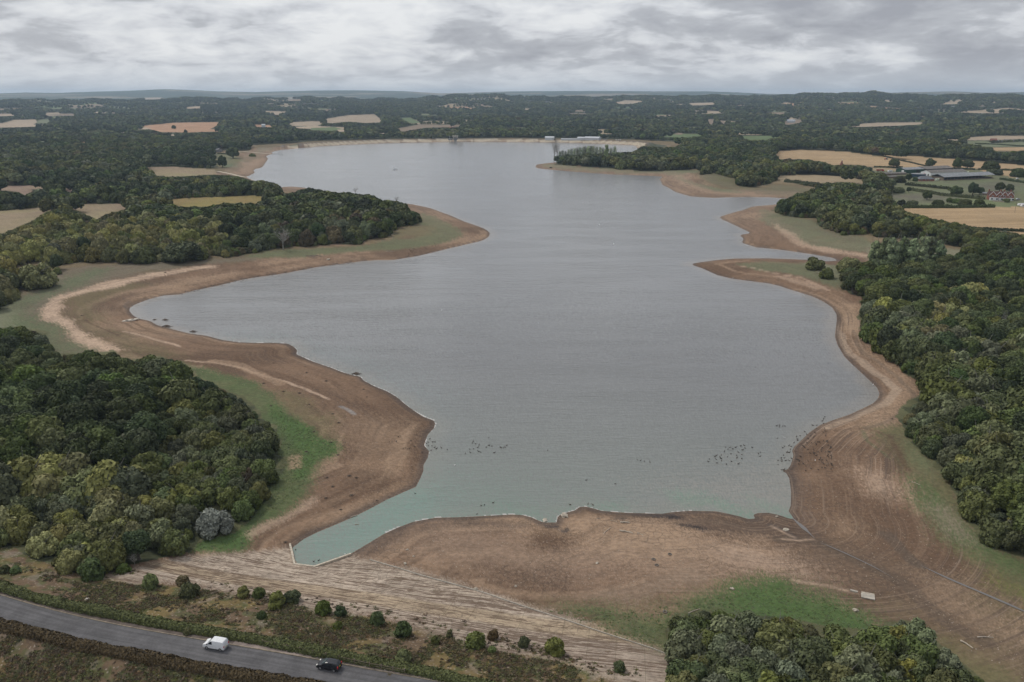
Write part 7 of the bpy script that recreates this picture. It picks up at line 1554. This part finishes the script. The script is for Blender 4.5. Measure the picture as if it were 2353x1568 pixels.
rock(936, 1264, .4, 'pale rock on the mud right of the inlet, upper one', seed=7); rock(931, 1296, .45, 'pale rock on the mud right of the inlet, lower one', seed=8); rock(1093, 1354, .5, 'white rock just above the stone slope edge', seed=9); rock(1785, 1188, .45, 'pale rock at the mouth of the muddy stream', seed=10); rock(1252, 1196, .9, 'white stranded lump in the shore notch', seed=11, sq=.25); rock(950, 1279, .3, 'small pale rock between the two on the mud', seed=12)
rock(1805, 1218, .8, 'pale rubble lump beside the muddy stream', seed=13, sq=.3); rock(755, 597, 1.6, 'pale stony mound on the left peninsula shore', seed=14, sq=.3); rock(1266, 386.5, 2.2, 'dark lump on the tip of the right peninsula', M_DARKIN, seed=15); rock(1185, 1348, .35, 'white stone at the left end of the bottom flat', seed=16); rock(200, 1378, .6, 'pale slab in the roadside scrub', M_CONC, .2, 17)
x, y, z_ = up1(1994, 1373); r_ = root('concrete_slab', x, y, z_, -.35, 'tilted pale concrete slab lying on the lower right mud', 'slab'); MB().box(-1.35, 1.35, -.8, .8, .1, .3).build('slab', M_CONC, r_); MB().box(-1.2, 1.4, .9, 1.7, .0, .12).build('broken_piece', M_STONE, r_)
x, y, z_ = up1(1962, 1360); o = MB().box(-.75, .75, -.25, .25, 0, .3).build('concrete_block', M_CONC); o.location = (x, y, z_); o.rotation_euler = (0, 0, -.5); tag(o, 'small concrete block left of the tilted slab', 'block')
for i, (px, py, lab) in enumerate([(1528, 1407, 'grey tyre lying flat at the edge of the bottom green patch'), (1502, 1286.5, 'half buried tyre in the middle of the mud flat'), (1539, 1274.5, 'dark tyre on the pale gravel of the mud flat'), (1509, 1299.5, 'sunken tyre below the half buried one')]):
    x, y, z_ = up1(px, py); mb = MB(); n = 14; V = []; F = []
    for a_ in np.linspace(0, 2*math.pi, n+1)[:-1]:
        for b_ in np.linspace(0, 2*math.pi, 7)[:-1]: rr2 = .42+.14*math.cos(b_); V.append((rr2*math.cos(a_), rr2*math.sin(a_), .13+.13*math.sin(b_)))
    for k in range(n):
        for j in range(6): F.append((k*6+j, ((k+1) % n)*6+j, ((k+1) % n)*6+(j+1) % 6, k*6+(j+1) % 6))
    mb.add(V, F); o = mb.build('tyre', flat('dusty_rubber', (0.17, 0.15, 0.13), .9), smooth_=True); o.location = (x, y, z_); o.scale = (.9,)*3; tag(o, lab, 'tyre', 'old tyres on the mud')
# pebbles: beyond counting
scoll = bpy.data.collections.new('pebble_kinds')
for i in range(3):
    v_, f_ = ICO1; g = np.random.default_rng(60+i); o = mesh_obj('p%02d' % i, v_*(1+.2*g.normal(size=(len(v_), 1)))*[1, .8, .45], [tuple(q) for q in f_], flat('pebble', (0.33, 0.27, 0.21), .9), link=False); scoll.objects.link(o)
q = np.concatenate([in_poly_pts([(860,1255),(1000,1215),(1200,1200),(1350,1190),(1600,1215),(1800,1260),(1960,1350),(1700,1335),(1450,1345),(1250,1380),(1120,1345),(960,1305)], 1500, 31), in_poly_pts([(420,840),(600,830),(800,890),(960,975),(950,1100),(860,1140),(700,1220),(600,1240),(700,1150),(780,1020),(700,940)], 1100, 32), in_poly_pts([(1830,1060),(2000,1000),(2090,1160),(2200,1290),(2353,1400),(2353,1560),(2100,1440),(1900,1280)], 900, 33)])
s3 = rng.uniform(.05, .12, (len(q), 1))*rng.choice([1, 1, 1, 1.6], (len(q), 1)); scatter('gravel', np.column_stack([q, zat(q[:, 0], q[:, 1])]), rng.integers(0, 3, len(q)), np.repeat(s3, 3, 1), scoll, 'loose pale stones strewn over the dried mud')
# ------------------------------------------------------------------ water birds
def bird(standing, mat, nm):
    mb = MB(); z0 = .30 if standing else .02
    mb.path([(-.46,0,z0+.13),(-.32,0,z0+.10),(-.12,0,z0+.08),(.08,0,z0+.09),(.22,0,z0+.16),(.28,0,z0+.28),(.30,0,z0+.42),(.36,0,z0+.47),(.42,0,z0+.46),(.50,0,z0+.44)], [.02,.09,.15,.15,.10,.055,.05,.062,.04,.01], 8)
    if standing: mb.bar((-.02,.05,z0), (0,.06,-.02), .015, 4); mb.bar((-.02,-.05,z0), (0,-.06,-.02), .015, 4)
    o = mb.build(nm, mat, None, True); me_ = o.data; bpy.data.objects.remove(o); return me_
BD = flat('dark_plumage', (0.085, 0.07, 0.058), .8, nscale=3, namt=.5); BW = flat('white_plumage', (0.75, 0.75, 0.73), .7); BB = flat('brown_plumage', (0.10, 0.08, 0.05), .8)
B_ST, B_SW, B_WH, B_WS, B_BR = bird(True, BD, 'goose'), bird(False, BD, 'goose'), bird(False, BW, 'gull'), bird(True, BW, 'gull'), bird(False, BB, 'duck')
def put_bird(px, py, me_, nm, lab, cat, group, s_=1.25):
    x, y, z_ = up1(px, py); o = bpy.data.objects.new(nm, me_); COL.objects.link(o); s_ = s_*random.uniform(.55, .78); o.location = (x, y, max(z_, 0.0)); o.rotation_euler = (0, 0, random.random()*6.28); o.scale = (s_,)*3; tag(o, lab, cat, group)
def flock(pts, lab_land, lab_water, gr, s_=1.25):
    w3_ = unproj([p[0] for p in pts], [p[1] for p in pts]); sd = gsample(SG, w3_[:, 0], w3_[:, 1])
    for (px, py), s0 in zip(pts, sd):
        land = s0 > 0; put_bird(px, py, B_ST if land else B_SW, 'goose', lab_land if land else lab_water, 'goose', gr+(' ashore' if land else ' afloat'), s_)
g = np.random.default_rng(12)
f1_ = [(412+i*(588-412)/34+g.normal(0, 1.5), 677-(677-637)*(i/34)**.9+g.normal(0, 1.6)+0.5) for i in range(34)]
flock(f1_, 'dark goose in the line along the upper edge of the left bay', 'dark goose swimming off the upper edge of the left bay', 'geese on the upper edge of the left bay', 1.35)
f2_ = [(588.2+a/4, 517+b/4) for a, b in [(20,478),(40,475),(60,472),(100,460),(110,465),(125,462),(150,470),(155,460),(105,440),(62,435),(42,432),(140,436),(210,475),(212,432),(250,415),(285,412),(265,408),(280,435),(275,442),(315,425),(350,422),(350,402),(395,412),(380,480),(440,410),(450,408),(465,405),(515,395),(560,388)]]+[(588.2+a/4, 517+b/4) for a, b in zip(np.linspace(640, 895, 24), 378-28*(np.linspace(0, 1, 24))+g.normal(0, 4, 24))]
flock(f2_, 'dark goose on the shore below the left peninsula wood', 'dark goose at the water edge below the left peninsula wood', 'geese below the left peninsula wood', 1.35)
f3_ = [(588.2+a/4, 517+b/4) for a, b in zip(g.uniform(1400, 1720, 34), g.uniform(0, 1, 34))]; f3_ = [(px, 517+(285-(px-938)/80*92*1.0+b*55-50)/4) for (px, _), b in zip(f3_, g.random(34))]
flock(f3_, 'dark goose in the flock on the left peninsula point', 'dark goose off the left peninsula point', 'geese on the left peninsula point', 1.3)
f4_ = [(588.2+a/4, 861.7+b/4) for a, b in [(1225,622),(1250,622),(1290,622),(1310,575),(1330,570),(1355,683),(1375,680),(1390,690),(1410,685),(1425,610),(1425,675),(1460,668),(1565,630),(1583,620),(1583,652),(1617,655),(1625,618),(1645,618),(1642,668),(1660,680),(1703,672),(1758,688),(1528,720),(1598,590),(1610,695)]]
flock(f4_, 'dark goose on the blunt point of the lower left shore', 'dark goose in the shallows off the blunt lower left point', 'geese at the blunt lower left point')
f5_ = [(588.2+a/4, 861.7+b/4) for a, b in [(1925,725),(1965,685),(2000,680),(1970,715),(2045,705),(2065,712),(2038,668),(1990,628),(1997,614),(2018,636),(2050,645),(2118,667),(2142,650),(2168,658),(2140,580),(2250,668),(2275,672),(2288,666),(2305,650),(2192,718)]]
flock(f5_, 'dark goose', 'dark goose in the loose raft right of the blunt point', 'raft of geese right of the blunt point')
f6_ = [(1176.5+a/4, 861.7+b/4) for a, b in [(1815,775),(1805,800),(1865,753),(1878,742),(1875,777),(1912,757),(1922,740),(1920,770),(1926,790),(1883,812),(1970,823),(1950,708),(1963,667),(1985,685),(2003,670),(2028,682),(2055,668),(2080,712),(2065,742),(2067,765),(2012,728),(1980,755),(2017,797),(2082,820),(2103,655),(2133,650),(2120,692),(2143,675),(2112,735),(2112,772),(2208,670),(2265,727),(2282,712),(2280,750)]]
flock(f6_, 'dark goose', 'dark goose in the raft off the lower right shore', 'raft of geese off the lower right shore')
f7_ = [(1764.8+a/4, 861.7+b/4) for a, b in [(105,465),(105,480),(135,472),(155,473),(80,470),(262,568),(295,562),(270,592),(272,605),(238,625),(150,658),(135,672),(192,652),(212,660),(205,688),(180,705),(172,715),(195,715),(142,740),(122,765),(150,765),(125,780),(92,788),(125,795),(163,790),(195,790),(216,770),(92,825),(125,875),(145,880),(150,870),(200,865),(355,548),(338,525),(410,465),(448,465),(500,425),(510,405),(522,388),(510,448),(85,585)]]
q = np.stack([g.uniform(230, 620, 400), g.uniform(440, 915, 400)], 1); m_ = pip(q[:, 0], q[:, 1], [(240,700),(340,600),(430,510),(540,480),(620,740),(580,915),(440,900),(250,880)]); q = q[m_][:72]
flock(f7_+[(1764.8+a/4, 861.7+b/4) for a, b in q], 'dark goose in the big flock on the lower right mud', 'dark goose in the shallows by the big lower right flock', 'big flock on the lower right shore')
for px, py, lab in [(1258.5,1035.5,'lone dark duck in open water below the middle'),(1464.5,1057.5,'leftmost of four ducks in a row'),(1472,1059,'second of four ducks in a row'),(1480.5,1061,'third of four ducks in a row'),(1493.5,1062.5,'rightmost of four ducks in a row'),(1414,1112.5,'dark round backed duck alone off the bottom flat'),(1347,1104,'small duck left of the round backed one'),
    (1310,1160.7,'brown duck left of the bump of the bottom shore'),(1351,1158.8,'left of two brown ducks at the bump of the bottom shore'),(1362,1161,'right of two brown ducks at the bump of the bottom shore'),(954,1134.7,'dark duck off the bank of the inlet mouth'),(1105.7,1162.5,'left of two ducks off the bottom shore'),(1113,1161,'right of two ducks off the bottom shore'),(1133,1156,'third small duck off the bottom shore'),
    (679.5,1264,'dark duck at the top of the inlet wall'),(721,1291,'left of two ducks inside the inlet end'),(732.5,1288.5,'right of two ducks inside the inlet end'),(1096,1182,'duck at the foam line of the bottom shore')]:
    put_bird(px, py, B_BR if 'brown' in lab else B_SW, 'duck', lab, 'duck', None, 1.15)
for px, py, lab, me_ in [(793,1276,'white bird beside the right end of the inlet wall',B_WS),(1045,1070,'white gull off the blunt lower left point',B_WH),(1803,1007,'white gull off the lower right flock',B_WH),(1873,1060,'white gull inside the lower right flock',B_WS),(2006,886,'white heron in the corner of the right bay',B_WS),(1237,743,'white gull alone in mid water, lower one',B_WH),(1015,713,'white gull alone in mid water, upper one',B_WH),(1847,679,'white gull near the fourth spit',B_WH),(1383,391.5,'white boat shaped bird at the right peninsula shore',B_WH),(1684,640.5,'white gull at the shore of the fourth spit',B_WS)]:
    put_bird(px, py, me_, 'gull', lab, 'gull', None, 1.2)
for px, py, s_, lab in [(355,735.5,.9,'dark snag sticking out of the left bay, left one'),(379.5,736,1.3,'dark floating snag in the left bay, right one'),(382.5,751.5,1.9,'weedy stump lying in the edge of the left bay'),(443.5,763,1.4,'dark stump standing in the shallow of the left bay'),(818,860,1.5,'dark branch in the water above the white pools')]:
    x, y, z_ = up1(px, py); o = bpy.data.objects.new('snag', SMs[1]); COL.objects.link(o); o.location = (x, y, max(z_, -.1)); o.scale = (s_*1.3, s_*.7, s_*.7); tag(o, lab, 'snag')
